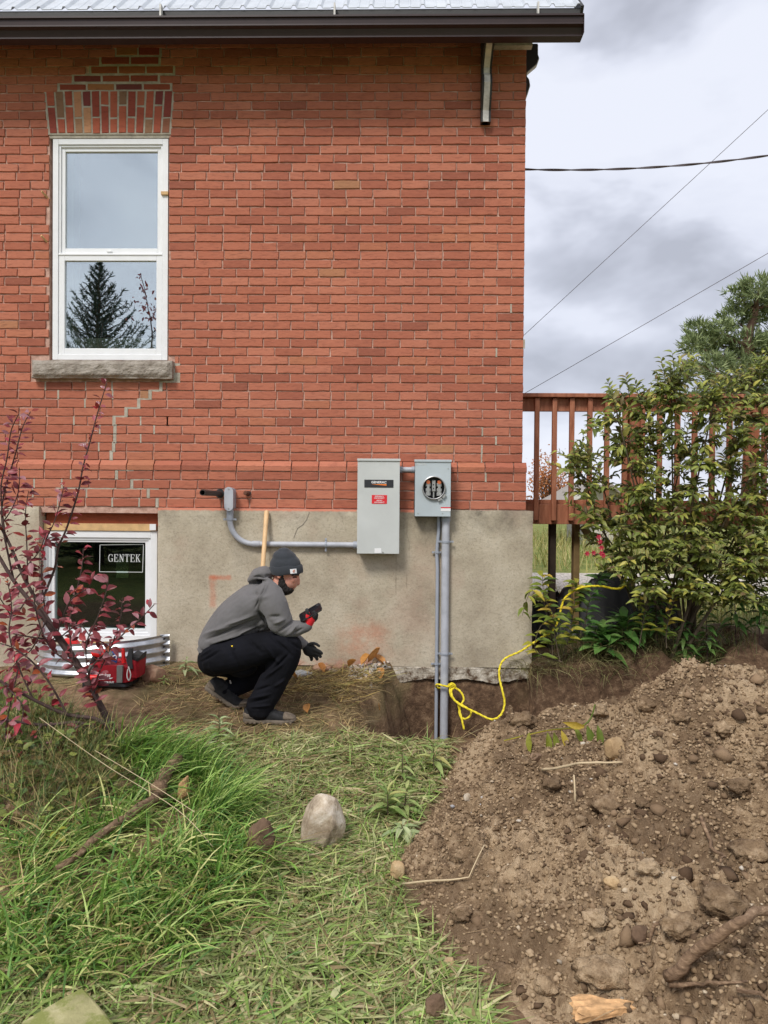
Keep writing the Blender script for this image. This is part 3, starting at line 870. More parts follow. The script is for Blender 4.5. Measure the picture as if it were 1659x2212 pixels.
st.build('sticker', MAT['sticker'], bwin, label='clear sticker with a white outline and white serif capitals')
MAT['cellophane'] = glass('cellophane', 0.25, (0.62, 0.66, 0.66))
a, b = W(251, 1248, ys+0.02), W(278, 1208, ys+0.02)
MB().box(a.x, b.x, YBW+0.05, YBW+0.056, a.z, b.z).build('hanging_pouch', MAT['cellophane'], bwin)
a, b = W(253, 1237, ys+0.02), W(277, 1234, ys+0.02)
MB().box(a.x, b.x, YBW+0.046, YBW+0.049, a.z, b.z).build('pouch_zip', MAT['sticker'], bwin)

# --- eaves: gutter, roof sheet, fascia, brackets
YE = YW - 0.42
gl_ = W(0, 40, YE).z; 
gx0, gx1 = XL - 0.3, W(1262, 56, YE).x
zt_, zb_ = W(760, 31, YE).z, W(760, 85, YE+0.07).z
H = zt_ - zb_
gp = [(YE, zt_), (YE, zt_-0.012), (YE+0.012, zt_-0.016), (YE+0.016, zt_-H*0.42), (YE+0.004, zt_-H*0.46), (YE+0.004, zt_-H*0.54), (YE+0.03, zt_-H*0.62), (YE+0.045, zt_-H*0.92), (YE+0.045, zb_), (YE+0.12, zb_), (YE+0.12, zt_-0.008), (YE+0.115, zt_-0.008), (YE+0.112, zb_+0.006), (YE+0.05, zb_+0.006), (YE+0.035, zt_-H*0.6), (YE+0.012, zt_-0.004)]
MB().prism(gp, 'x', gx0, gx1).build('gutter', MAT['brown_metal'], house)
MB().box(gx1-0.002, gx1+0.002, YE+0.004, YE+0.118, zb_+0.002, zt_-0.004).build('gutter_end_cap', MAT['brown_metal'], house)
MB().box(gx0, gx1-0.03, YE+0.124, YE+0.15, zb_+0.04, zt_+0.10).build('fascia', MAT['dark_paint'], house)
soff = MB(); soff.add([(gx0, YE+0.15, zb_+0.08), (gx1-0.03, YE+0.15, zb_+0.08), (gx1-0.03, YW+0.2, zb_+0.36), (gx0, YW+0.2, zb_+0.36),
                       (gx0, YE+0.15, zb_+0.10), (gx1-0.03, YE+0.15, zb_+0.10), (gx1-0.03, YW+0.2, zb_+0.38), (gx0, YW+0.2, zb_+0.38)],
                      [(0,1,2,3),(7,6,5,4),(0,4,5,1),(1,5,6,2),(2,6,7,3),(3,7,4,0)])
soff.build('soffit', MAT['dark_paint'], house)
# ribbed sheet roof, pitch 44 degrees
yr, zr_ = YE + 0.05, W(760, 16.5, YE+0.05).z
rx1 = W(1256, 16, yr).x; pitch = R(44); RL = 3.2
prof = []
xx = rx1; 
pts_x = []
while xx > gx0 - 0.3:
    pts_x += [(xx, 0), (xx-0.012, 0.018), (xx-0.028, 0.018), (xx-0.04, 0), (xx-0.10, 0.0), (xx-0.105, 0.004), (xx-0.115, 0.004), (xx-0.12, 0)]
    xx -= 0.178
rf = MB()
np_ = len(pts_x)
nrm = Vector((0, -math.sin(pitch), math.cos(pitch))); dr = Vector((0, math.cos(pitch), math.sin(pitch)))
o0 = Vector((0, yr, zr_))
vs = [Vector((x, 0, 0)) + o0 + nrm*h for x, h in pts_x] + [Vector((x, 0, 0)) + o0 + dr*RL + nrm*h for x, h in pts_x]
vs += [v - nrm*0.004 for v in vs]
fs = [(i, i+1, np_+i+1, np_+i) for i in range(np_-1)] + [(2*np_+i, 3*np_+i, 3*np_+i+1, 2*np_+i+1) for i in range(np_-1)] + [(i, 2*np_+i, 2*np_+i+1, i+1) for i in range(np_-1)]
rf.add(vs, fs)
roof = rf.build('roof', MAT['roof_metal'], house, fix=False)
rd_ = MB()
for sgn in (0,):
    a = o0 + Vector((rx1, 0, 0)); rd_.beam(a + Vector((0.004, 0, -0.03)), a + dr*RL + Vector((0.004, 0, -0.03)), 0.02, 0.06)
rd_.beam(o0 + Vector((gx0, 0.02, -0.03)), o0 + Vector((rx1, 0.02, -0.03)), 0.02, 0.05)
rd_.build('roof_edge_board', MAT['dark_paint'], roof)
for px in (348, 1162, 723):
    q = W(px, 22, YE+0.03)
    MB().box(q.x-0.006, q.x+0.006, YE+0.01, YE+0.05, zt_-0.01, zr_+0.01).build('gutter_strap', MAT['worn_white'], roof)

def bracket(origin, yaw, name, sc=1.0):
    """scrolled timber bracket: dark cheeks with a white painted strip down the front"""
    prof = [(0.0, 0.0), (0.05, 0.0), (0.052, 0.08), (0.10, 0.16), (0.135, 0.24), (0.12, 0.30), (0.085, 0.33), (0.085, 0.37), (0.15, 0.41), (0.24, 0.46), (0.27, 0.52), (0.25, 0.56), (0.25, 0.66), (0.0, 0.66)]
    prof = [(o*sc, z*(sc+1)/2) for o, z in prof]
    M = Matrix.Translation(origin) @ Matrix.Rotation(yaw, 4, 'Z')
    def put(mb, xa, xb, grow):
        n = len(prof)
        pp = [(o + (grow if 0 < i < n-1 else 0), z) for i, (o, z) in enumerate(prof)]
        vs = [M @ Vector((xa, -o, z)) for o, z in pp] + [M @ Vector((xb, -o, z)) for o, z in pp]
        fs = [tuple(range(n)), tuple(range(2*n-1, n-1, -1))] + [(i, i+n, (i+1) % n + n, (i+1) % n) for i in range(n)]
        mb.add(vs, fs)
    m = MB(); put(m, -0.036, 0.036, 0.0); b = m.build(name, MAT['dark_paint'], house)
    m = MB(); put(m, -0.022, 0.020, 0.006); m.build('bracket_face', MAT['worn_white'], b)
bp = W(1049, 265, YW-0.04)
bracket(Vector((bp.x, YW-0.003, bp.z)), 0.0, 'bracket')
bracket(Vector((XR-0.003, YW+0.30, bp.z+0.26)), math.pi/2, 'bracket', 0.5)
q0, q1 = W(1068, 100, YW-0.05), W(1150, 84, YW-0.05)
MB().box(q0.x, q1.x, YW-0.06, YW-0.004, q0.z, q1.z+0.1).build('frieze_board', MAT['worn_white'], house)
# ================================================================ electrical gear on the wall
MAT['grey_enamel'] = simple('grey_enamel', lin(194, 197, 194), 0.42, var=0.06, scale=5, bump=0.05, bscale=9)
MAT['grey_enamel2'] = simple('bluish_grey_enamel', lin(178, 188, 192), 0.42, var=0.06, scale=5)
MAT['pvc'] = simple('grey_pvc', lin(176, 179, 186), 0.45, var=0.12, scale=14)
MAT['pvc_dark'] = simple('grey_pvc_fitting', lin(158, 164, 174), 0.45, var=0.05, scale=8)
MAT['steel'] = simple('zinc_steel', lin(176, 176, 174), 0.35, metal=0.7, var=0.1)
MAT['black_plastic'] = simple('black_plastic', (0.018, 0.018, 0.02), 0.45)
MAT['label_black'] = simple('label_black', (0.022, 0.023, 0.027), 0.4)
MAT['label_red'] = simple('label_red', (0.68, 0.018, 0.028), 0.5, var=0.03)
MAT['print_white'] = simple('print_white', (0.8, 0.8, 0.8), 0.6, var=0.02)
MAT['print_orange'] = simple('print_orange', (0.85, 0.22, 0.03), 0.6, var=0.02)
MAT['copper'] = simple('copper', lin(214, 120, 78), 0.4, metal=0.5)
MAT['rusty'] = simple('rusty_iron', lin(98, 62, 46), 0.85, var=0.4, scale=30, bump=0.5)
MAT['black_iron'] = simple('black_iron', lin(58, 50, 46), 0.7, var=0.3, scale=20, bump=0.3)
YC = YW - 0.055                               # parged face

def text_part(name, body, parent, mat, centre, height, y, bold=0.0, shear=0.0, sx=1.0, align='CENTER', extrude=0.0006, rotz=0.0, spacing=1.0):
    cu = bpy.data.curves.new(name, 'FONT'); cu.body = body; cu.size = 1.0; cu.align_x = align; cu.align_y = 'CENTER'
    cu.offset = bold; cu.shear = shear; cu.extrude = 0; cu.space_character = spacing; cu.resolution_u = 3
    tmp = bpy.data.objects.new(name, cu); COL.objects.link(tmp)
    dg = bpy.context.evaluated_depsgraph_get()
    me = bpy.data.meshes.new_from_object(tmp.evaluated_get(dg))
    bpy.data.objects.remove(tmp, do_unlink=True)
    co = np.empty(len(me.vertices)*3, np.float32); me.vertices.foreach_get('co', co); co = co.reshape(-1, 3)
    s = height / 0.72
    off = wloc(parent)
    x, z = co[:, 0]*s*sx, co[:, 1]*s
    c, sn = math.cos(rotz), math.sin(rotz)
    out = np.stack([x*c + centre[0]-off.x, x*sn + np.full(len(co), y-off.y), z + centre[1]-off.z], 1)
    me.vertices.foreach_set('co', out.astype(np.float32).ravel()); me.update()
    me.materials.clear()
    return link_mesh(name, me, mat, parent)

# --- transfer switch cabinet
YB = YW - 0.185
p0, p1 = W(771, 1196, YB), W(864, 991, YB)
gbx = empty('transfer_switch_box', (p0.x, YW-0.06, p0.z), 'tall light grey metal cabinet with a black name label on the wall', 'electrical box')
MB().box(p0.x+0.003, p1.x-0.003, YB+0.012, YC-0.006, p0.z+0.004, p1.z-0.008, 0.004).build('cabinet', MAT['grey_enamel'], gbx)
MB().box(p0.x, p1.x, YB, YB+0.011, p0.z, p1.z-0.017, 0.003).build('cover', MAT['grey_enamel'], gbx)
MB().prism([(YB-0.008, p1.z-0.016), (YB-0.008, p1.z-0.003), (YB, p1.z), (YC-0.01, p1.z+0.006), (YC-0.01, p1.z-0.007), (YB+0.002, p1.z-0.016)], 'x', p0.x-0.002, p1.x+0.004).build('rain_lip', MAT['grey_enamel'], gbx)
a, b = W(787, 1053, YB), W(850, 1036.5, YB)
lab = MB().box(a.x, b.x, YB-0.0025, YB-0.0005, a.z, b.z, 0.0006).build('name_label', MAT['label_black'], gbx)
c = ((a.x+b.x)/2 + 0.000, W(818, 1042, YB).z)
text_part('lettering', 'GENERAC', lab, MAT['print_white'], c, 0.0165, YB-0.0032, bold=0.028, sx=1.06)
a, b = W(802, 1048.8, YB), W(835, 1045.8, YB)
MB().add([(a.x, YB-0.0032, b.z-0.001), (b.x, YB-0.0032, b.z), (b.x, YB-0.0032, a.z), (b.x-0.028, YB-0.0032, a.z+0.002)], [(0,1,2,3)]).build('swoosh', MAT['print_orange'], lab)
a, b = W(803, 1088, YB), W(836, 1069.5, YB)
lab = MB().box(a.x, b.x, YB-0.0022, YB-0.0005, a.z, b.z).build('warning_label', MAT['label_red'], gbx)
cx = (a.x+b.x)/2; hh = b.z-a.z
for k, t in ((0.84, 'EMERGENCY'), (0.64, 'DISCONNECT'), (0.37, 'SERVICE'), (0.16, 'DISCONNECT')):
    text_part('lettering', t, lab, MAT['print_white'], (cx, a.z + hh*k), 0.0082, YB-0.0030, bold=0.02)
a, b = W(809, 1194.5, YB), W(823.5, 1184.5, YB)
MB().box(a.x, b.x, YB-0.0018, YB-0.0005, a.z, b.z).build('rating_label', MAT['print_white'], gbx)
q = W(827, 1193.5, YB); MB().tube([(q.x, YB-0.006, q.z), (q.x, YB+0.001, q.z)], 0.006, 12).build('screw', MAT['steel'], gbx)

# --- meter socket
YM = YW - 0.165
p0, p1 = W(895, 1115, YM), W(975, 993, YM)
mbx = empty('meter_socket', (p0.x, YW-0.06, p0.z), 'bluish grey metal meter box with an open round socket', 'meter box')
cq = W(937, 1054, YM); rr = 0.083
# cover with a round opening
ring_n = 40; vs = []; fs = []
for k in range(ring_n):
    t = 2*math.pi*k/ring_n; ct, st_ = math.cos(t), math.sin(t)
    s = min(((p1.x-cq.x) if ct > 0 else (cq.x-p0.x))/max(abs(ct), 1e-6), ((p1.z-0.013-cq.z) if st_ > 0 else (cq.z-p0.z))/max(abs(st_), 1e-6))
    vs += [(cq.x+ct*rr*0.93, YM, cq.z+st_*rr*0.93), (cq.x+ct*s, YM, cq.z+st_*s)]
corner = [(p0.x, YM, p0.z), (p1.x, YM, p0.z), (p1.x, YM, p1.z-0.013), (p0.x, YM, p1.z-0.013)]
for k in range(ring_n):
    a, b = 2*k, 2*((k+1) % ring_n)
    fs.append((a, a+1, b+1, b))
    A, B = vs[a+1], vs[b+1]
    for ci, c_ in enumerate(corner):
        if not (abs(A[0]-B[0]) < 1e-7 or abs(A[2]-B[2]) < 1e-7):
            if (abs(A[0]-c_[0]) < 1e-6 or abs(B[0]-c_[0]) < 1e-6) and (abs(A[2]-c_[2]) < 1e-6 or abs(B[2]-c_[2]) < 1e-6):
                vs.append(c_); fs.append((a+1, len(vs)-1, b+1))
cov = MB().add(vs, fs); cov.v += []
m = MB(); m.v = cov.v; m.f = cov.f
cover = m.build('cover', MAT['grey_enamel2'], mbx)
sd = MB(); t = 0.003
sd.box(p0.x, p0.x+t, YM, YC-0.006, p0.z, p1.z-0.01); sd.box(p1.x-t, p1.x, YM, YC-0.006, p0.z, p1.z-0.01)
sd.box(p0.x+t, p1.x-t, YM+0.001, YC-0.006, p0.z+0.001, p0.z+t); sd.box(p0.x+t, p1.x-t, YC-0.012, YC-0.008, p0.z+t, p1.z-0.01)
sd.build('cabinet', MAT['grey_enamel2'], mbx)
MB().prism([(YM-0.008, p1.z-0.016), (YM-0.008, p1.z-0.003), (YM, p1.z), (YC-0.01, p1.z+0.004), (YC-0.01, p1.z-0.008), (YM+0.002, p1.z-0.016)], 'x', p0.x-0.002, p1.x+0.002).build('rain_lip', MAT['grey_enamel2'], mbx)
rg = MB(); N = 44
for k in range(N):
    t0, t1 = 2*math.pi*k/N, 2*math.pi*(k+1)/N
    def P(t, r, y): return (cq.x + math.cos(t)*r, y, cq.z + math.sin(t)*r)
    pr = [(rr*0.92, YM+0.002), (rr*0.92, YM-0.018), (rr*0.97, YM-0.021), (rr*1.03, YM-0.018), (rr*1.04, YM-0.002)]
    for (ra, ya), (rb, yb_) in zip(pr, pr[1:]): rg.add([P(t0, ra, ya), P(t0, rb, yb_), P(t1, rb, yb_), P(t1, ra, ya)], [(0,1,2,3)])
ring = rg.build('socket_ring', MAT['steel'], mbx, smooth=True)
for ang in (-38, -62):
    t0 = R(ang); c_ = Vector((cq.x+math.cos(t0)*rr*1.14, YM-0.012, cq.z+math.sin(t0)*rr*1.14)); d = Vector((-math.sin(t0), 0, math.cos(t0)))
    MB().beam(c_-d*0.016, c_+d*0.016, 0.014, 0.014, (0,1,0)).build('ring_clasp', MAT['steel'], ring)
MB().box(cq.x-rr*0.98, cq.x+rr*0.98, YM+0.06, YM+0.064, cq.z-rr*0.98, cq.z+rr*0.98).build('back_plate', MAT['black_plastic'], mbx)
jw = MB()
for s in (-1, 1):
    x = cq.x + s*0.040
    for zz in (0.022, -0.016, -0.045): jw.box(x-0.018, x+0.018, YM+0.012, YM+0.05, cq.z+zz-0.012, cq.z+zz+0.012, 0.003)
    jw.box(x-0.010, x+0.010, YM+0.006, YM+0.05, cq.z-0.056, cq.z+0.05, 0.002)
    jw.build('jaw', MAT['steel'], mbx); jw = MB()
    MB().tube([(x, YM+0.0, cq.z+0.042), (x, YM+0.04, cq.z+0.042)], 0.014, 12).build('lug', MAT['copper'], mbx)
MB().box(cq.x-0.013, cq.x+0.013, YM+0.004, YM+0.04, cq.z-0.026, cq.z+0.056, 0.003).build('neutral_bar', MAT['steel'], mbx)
MB().box(cq.x-0.005, cq.x+0.005, YM+0.008, YM+0.04, cq.z-0.072, cq.z-0.027, 0.002).build('neutral_strap', MAT['steel'], mbx)
for (px, py) in ((935.8, 1037), (936.2, 1047), (936.4, 1055)):
    q = W(px, py, YM+0.003); MB().tube([(q.x, YM, q.z), (q.x, YM+0.01, q.z)], 0.005, 10).build('screw', MAT['black_plastic'], mbx)
a, b = W(952, 1104, YM), W(973.5, 1095.5, YM)
MB().box(a.x, b.x, YM-0.0016, YM-0.0004, a.z, b.z-0.009).build('rating_label', MAT['print_white'], mbx)
MB().box(a.x, b.x, YM-0.0016, YM-0.0004, b.z-0.008, b.z).build('warning_label', MAT['label_red'], mbx)
q = W(909, 1003, YM); text_part('embossed_name', 'EATON', mbx, MAT['grey_enamel'], (q.x, q.z), 0.017, YM-0.0012, bold=0.015)
for (px, py) in ((903, 1109), (956, 1109), (968, 1012)):
    q = W(px, py, YM); MB().tube([(q.x, YM-0.003, q.z), (q.x, YM+0.001, q.z)], 0.004, 10).build('screw', MAT['steel'], mbx)

# --- conduits
def strap(parent, p, axis, r, ear=0.026):
    """two-eared clip round a pipe"""
    m = MB(); p = Vector(p); d = Vector(axis).normalized()
    side_ = d.cross(Vector((0, 1, 0))).normalized(); w = 0.007
    pts = []
    for k in range(13):
        t = math.pi * k/12; pts.append(p + side_*math.cos(t)*(r+0.003) + Vector((0, -1, 0))*math.sin(t)*(r+0.003))
    pts = [pts[0] + Vector((0, r*0.8, 0))] + pts + [pts[-1] + Vector((0, r*0.8, 0))]
    for a, b in zip(pts, pts[1:]): m.beam(a, b, 0.014, 0.004, up=(b-a).cross(d)) if (b-a).length > 1e-5 else None
    o = m.build('strap', MAT['pvc_dark'], parent)
    for s in (-1, 1):
        c_ = p + side_*s*(r+0.014); c_.y = p.y - r*0.1
        MB().beam(c_ - side_*0.014, c_ + side_*0.014, 0.014, 0.005, up=(0,1,0)).build('strap_ear', MAT['pvc_dark'], o)
        MB().tube([c_ + Vector((0,-0.008,0)), c_], 0.0045, 8).build('screw', MAT['steel'], o)
def disc_pts(a, b, n): return [Vector(a).lerp(Vector(b), k/n) for k in range(n+1)]

# bent conduit from the wall elbow to the tall cabinet
yc = YC - 0.028
lb0, lb1 = W(497, 1103, yc), W(497, 1053, yc)
cA = empty('bent_conduit', (lb0.x, YC, lb0.z), 'grey plastic conduit bending from the wall elbow to the tall cabinet', 'conduit')
jx = lb0.x; zh = W(640, 1176, yc).z; rp = 0.0205
xe = W(771, 1176, yc).x
R_el = W(548, 1176, yc).x - jx
pts = [Vector((jx, yc, lb0.z)), Vector((jx, yc, zh + R_el))] + [Vector((jx + R_el*(1-math.cos(t)), yc, zh + R_el*(1-math.sin(t)))) for t in np.linspace(0.08, math.pi/2, 14)] + [Vector((xe, yc, zh))]
MB().tube(pts, rp, 18).build('pipe', MAT['pvc'], cA, smooth=True)
a = W(546, 1176, yc).x; b = W(562, 1176, yc).x
MB().tube([(a, yc, zh), (b-0.004, yc, zh), (b, yc, zh)], [rp+0.004, rp+0.004, rp+0.002], 18).build('coupling', MAT['pvc'], cA, smooth=True)
MB().tube([(jx, yc, lb0.z-0.07), (jx, yc, lb0.z+0.01)], [rp+0.005, rp+0.005], 18).build('coupling', MAT['pvc_dark'], cA, smooth=True)
MB().tube([(xe-0.025, yc, zh), (xe+0.004, yc, zh)], rp+0.006, 18).build('coupling', MAT['pvc_dark'], cA, smooth=True)
# elbow body with rounded cover
def stadium(x, z0, z1, hw, n=8):
    out = []
    for k in range(n+1): t = math.pi*k/n; out.append((x + math.cos(t)*hw, z1-hw + math.sin(t)*hw))
    for k in range(n+1): t = math.pi + math.pi*k/n; out.append((x + math.cos(t)*hw, z0+hw + math.sin(t)*hw))
    return out
hw = W(506, 1080, yc).x - W(487, 1080, yc).x
MB().prism(stadium(jx, lb0.z, lb1.z, hw/2*0.96), 'y', yc-0.040, LOWY-0.001).build('elbow_body', MAT['pvc_dark'], cA)
ec = MB().prism(stadium(jx, lb0.z-0.002, lb1.z+0.003, hw/2), 'y', yc-0.050, yc-0.041).build('elbow_cover', MAT['pvc'], cA)
for z in (lb0.z+0.016, lb1.z-0.014):
    MB().tube([(jx, yc-0.053, z), (jx, yc-0.049, z)], 0.0055, 10).build('screw', MAT['steel'], ec)
strap(cA, (jx, yc, W(497, 1122, yc).z), (0, 0, 1), rp)
strap(cA, (W(704, 1176, yc).x, yc, zh), (1, 0, 0), rp)

# nipple between the two boxes
yn = YW - 0.10; z = W(880, 1014.5, yn).z
cN = empty('conduit_nipple', (W(865, 1014, yn).x, yn, z), 'short grey conduit nipple joining the two wall boxes', 'conduit')
x0, x1 = W(864, 1014, yn).x - 0.02, W(896, 1014, yn).x + 0.02
MB().tube([(x0, yn, z), (x1, yn, z)], 0.019, 16).build('pipe', MAT['pvc'], cN, smooth=True)
for xa, xb in ((x0, W(869.5, 1014, yn).x), (W(889, 1014, yn).x, x1)): MB().tube([(xa, yn, z), (xb, yn, z)], 0.0235, 16).build('locknut', MAT['pvc_dark'], cN, smooth=True)

# service risers going down into the trench
ZT = -0.42
yr_ = YC - 0.034; xv = W(961.5, 1300, yr_).x; rp = 0.0292
cB = empty('service_riser', (xv, yr_, ZT), 'thick grey conduit running from the meter box down into the trench', 'conduit')
zt2 = W(960, 1116, yr_).z
MB().tube([(xv, yr_, ZT), (xv, yr_, zt2)], rp, 22).build('pipe', MAT['pvc'], cB, smooth=True)
MB().tube([(xv, yr_, zt2-0.035), (xv, yr_, zt2+0.01)], [rp+0.004, rp+0.004], 22).build('hub', MAT['pvc_dark'], cB, smooth=True)
for py in (1170, 1412): strap(cB, (xv, yr_, W(961, py, yr_).z), (0, 0, 1), rp)
yr2 = YC - 0.016; rp2 = 0.0130
xs_ = W(943.5, 1400, yr2).x
cC = empty('ground_conduit', (xs_, yr2, ZT), 'thin grey conduit beside the thick riser below the meter box', 'conduit')
pp = [W(948, 1113, yr2), W(947.5, 1150, yr2), W(945, 1175, yr2), W(943.5, 1195, yr2)]
pts = []
for i in range(len(pp)-1): pts += disc_pts(pp[i], pp[i+1], 4)[:-1]
pts += [pp[-1], Vector((xs_, yr2, W(943.5, 1230, yr2).z)), Vector((xs_, yr2, ZT))]
MB().tube(pts, rp2, 14).build('pipe', MAT['pvc_dark'], cC, smooth=True)
for py in (1193, 1434): strap(cC, (xs_, yr2, W(943.5, py, yr2).z), (0, 0, 1), rp2)

# --- iron stubs in the brickwork
h0 = W(475, 1066, LOWY); 
st_ = empty('pipe_stub', (h0.x, LOWY, h0.z), 'black iron pipe stub sticking out of a hole in the bricks', 'pipe')
pm = MB(); N = 18; y0, y1 = LOWY-0.50, LOWY+0.01; ro, ri = 0.0205, 0.0165
for k in range(N):
    t0, t1 = 2*math.pi*k/N, 2*math.pi*(k+1)/N
    f = lambda t, r, y: (h0.x + math.cos(t)*r, y, h0.z + math.sin(t)*r)
    for (ra, ya), (rb, yb_) in (((ro, y1), (ro, y0)), ((ro, y0), (ri, y0)), ((ri, y0), (ri, y1-0.02))):
        pm.add([f(t0, ra, ya), f(t0, rb, yb_), f(t1, rb, yb_), f(t1, ra, ya)], [(0,1,2,3)])
pm.build('pipe', MAT['black_iron'], st_, smooth=True)
MB().tube([(h0.x, LOWY-0.0035, h0.z), (h0.x, LOWY+0.02, h0.z)], [0.034, 0.032], 16).build('sleeve_hole', MAT['black_plastic'], st_)
h1 = W(536, 1066, LOWY)
st2 = empty('bolt_stub', (h1.x, LOWY, h1.z), 'small rusty bolt end in the bricks right of the conduit elbow', 'bolt')
MB().tube([(h1.x, LOWY-0.0032, h1.z), (h1.x, LOWY+0.02, h1.z)], 0.020, 12).build('hole', MAT['black_plastic'], st2)
MB().tube([(h1.x-0.012, LOWY-0.05, h1.z+0.004), (h1.x-0.010, LOWY-0.045, h1.z+0.004), (h1.x, LOWY+0.01, h1.z)], [0.014, 0.018, 0.016], 12).build('shaft', MAT['rusty'], st2, smooth=True)

# --- shovel leaning on the wall behind the man
ya, yb_ = YW-0.075, YW-0.42
ha, hb = W(576, 1104, ya), W(553, 1440, yb_)
shv = empty('shovel', (hb.x, hb.y, float(ground_z(hb.x, hb.y))), 'shovel with a pale wooden handle leaning on the wall behind the man', 'shovel')
d = (hb-ha)
MAT['ash'] = simple('ash_wood', lin(226, 188, 140), 0.55, var=0.1, scale=18)
MB().tube([ha - d*0.004, ha, ha + d*0.02, ha + d*0.1, hb], [0.008, 0.0165, 0.0185, 0.0165, 0.0165], 14).build('handle', MAT['ash'], shv, smooth=True)
bl = W(540, 1497, yb_-0.02)
up_ = (hb-bl).normalized(); sx_ = Vector((1, 0, 0)); nz_ = up_.cross(sx_).normalized()
vs = []; fs = []
for i, (t, w) in enumerate(((0, 0.02), (0.12, 0.09), (0.5, 0.10), (0.8, 0.085), (1.0, 0.02))):
    c_ = hb.lerp(bl, t)
    for j in range(5): u = (j-2)/2; vs.append(c_ + sx_*u*w + nz_*(0.03*u*u))
for i in range(4):
    for j in range(4): fs.append((i*5+j, i*5+j+1, i*5+j+6, i*5+j+5))
m = MB().add(vs + [v + nz_*0.004 for v in vs], fs + [tuple(k+25 for k in reversed(f)) for f in fs]); m.build('blade', MAT['steel'], shv, smooth=True)

# ================================================================ deck behind the corner of the house
n = NT('stained_timber')
n.col(n.ramp(n.noise(5, 4, 0.65, n.vec((6, 6, 1.2))), [(0.3, lin(138, 84, 60)), (0.55, lin(166, 106, 78)), (0.75, lin(184, 128, 100))]))
n.bump(n.noise(30, 2, 0.6, n.vec((4, 4, 0.6))), 0.3, 0.003)
MAT['stain'] = n.set(0.65, spec=0.35)
MAT['dark_post'] = simple('dark_post', lin(58, 46, 36), 0.9, var=0.3)
MAT['pt_wood'] = simple('treated_post', lin(128, 104, 66), 0.9, var=0.25, scale=10)
YD = 6.15
dk0 = W(1120, 1100, YD).x; dk1 = W(2050, 1100, YD).x
zr1, zr0 = W(1240, 858, YD).z, W(1240, 887, YD).z
zf1, zf0 = W(1240, 1087, YD).z, W(1240, 1133, YD).z
deck = empty('deck', (dk0, YD, 0.35), 'reddish brown timber deck with slatted railing behind the green shrub', 'deck')
MB().box(dk0, dk1, YD+0.045, YD+0.085, zr0, zr1-0.004, 0.003).build('rail', MAT['stain'], deck)
MB().box(dk0, dk1, YD-0.02, YD+0.12, zr1-0.002, zr1+0.03, 0.004).build('rail_cap', MAT['stain'], deck)
MB().box(dk0, dk1, YD+0.045, YD+0.083, zf0, zf1-0.01, 0.003).build('rim_board', MAT['stain'], deck)
k = 0; px = 1160.0
while px < 1990:
    c_ = W(px, 1000, YD).x; w = 0.019
    m = MB(); m.box(c_-w, c_+w, YD+0.005, YD+0.043, zf0+0.03, zr1-0.006, 0.003); m.build('baluster', MAT['stain'], deck)
    c2 = W(px+19, 1000, YD).x
    px += 38.6 + random.uniform(-1.5, 1.5); k += 1
for k in range(9):
    ya = YD + 0.10 + k*0.146
    MB().box(dk0, dk1, ya, ya+0.138, zf1-0.010, zf1+0.028, 0.004).build('deck_board', MAT['stain'], deck)
for px in (1380, 1640, 1900):
    c_ = W(px, 1000, YD).x; MB().box(c_-0.045, c_+0.045, YD+0.09, YD+0.18, zf0, zr1-0.004, 0.004).build('rail_post', MAT['stain'], deck)
for px, y, m in ((1195, YD+0.15, 'dark_post'), (1246, YD+0.2, 'pt_wood'), (1500, YD+0.2, 'dark_post'), (1700, YD+0.2, 'pt_wood')):
    a = W(px-6.5, 1180, y).x; b = W(px+6.5, 1180, y).x
    MB().box(a, b, y, y+0.09, float(ground_z(a, y))-0.2, zf0-0.002, 0.003).build('post', MAT[m], deck)
for k in range(6):
    xj = dk0 + 0.2 + k*0.5; MB().box(xj, xj+0.04, YD+0.084, YD+1.4, zf0+0.02, zf1-0.012).build('joist', MAT['dark_post'], deck)
MB().beam(W(1258, 1136, YD+0.15), W(1278, 1165, YD+0.15), 0.03, 0.06).build('brace', MAT['pt_wood'], deck)
# far side railing seen through the slats
MB().box(dk0, dk1, YD+1.42, YD+1.46, zf0+0.02, zf1-0.01).build('rim_board', MAT['dark_post'], deck)

# --- overhead lines
MAT['cable'] = simple('cable_black', lin(96, 88, 92), 0.6)
def cable(name, pa, pb, ya, yb_, r, label, sag=0.0, twist=False, ext=1.25):
    a, b = W(*pa, ya), W(*pb, yb_); d = b-a
    a2, b2 = a - d*0.25, b + d*(ext-1)
    pts = []
    for k in range(81):
        t = k/80; p = a2.lerp(b2, t); p.z -= sag*4*t*(1-t); pts.append(p)
    m = MB()
    if twist:
        for ph in (0, math.pi):
            m2 = []
            for k in range(321):
                t = k/320; p = a2.lerp(b2, t); p.z -= sag*4*t*(1-t); an = ph + t*34
                m2.append(p + Vector((0, math.cos(an), math.sin(an)))*r*0.9)
            m.tube(m2, r, 7)
    else: m.tube(pts, r, 6)
    thing_mesh(name, m, MAT['cable'], a2, label, 'cable', smooth=True)
cable('service_cable', (1138, 352), (1659, 322), 8.0, 8.0, 0.0068, 'thick twisted cable crossing the sky right of the house', 0.12, True)
cable('overhead_wire', (1133, 723), (1659, 237), 9.5, 8.0, 0.0032, 'thin overhead wire rising steeply to the upper right', 0.0)
cable('overhead_wire', (1133, 850), (1659, 547), 9.5, 8.0, 0.0032, 'thin overhead wire that starts just above the deck rail', 0.0)
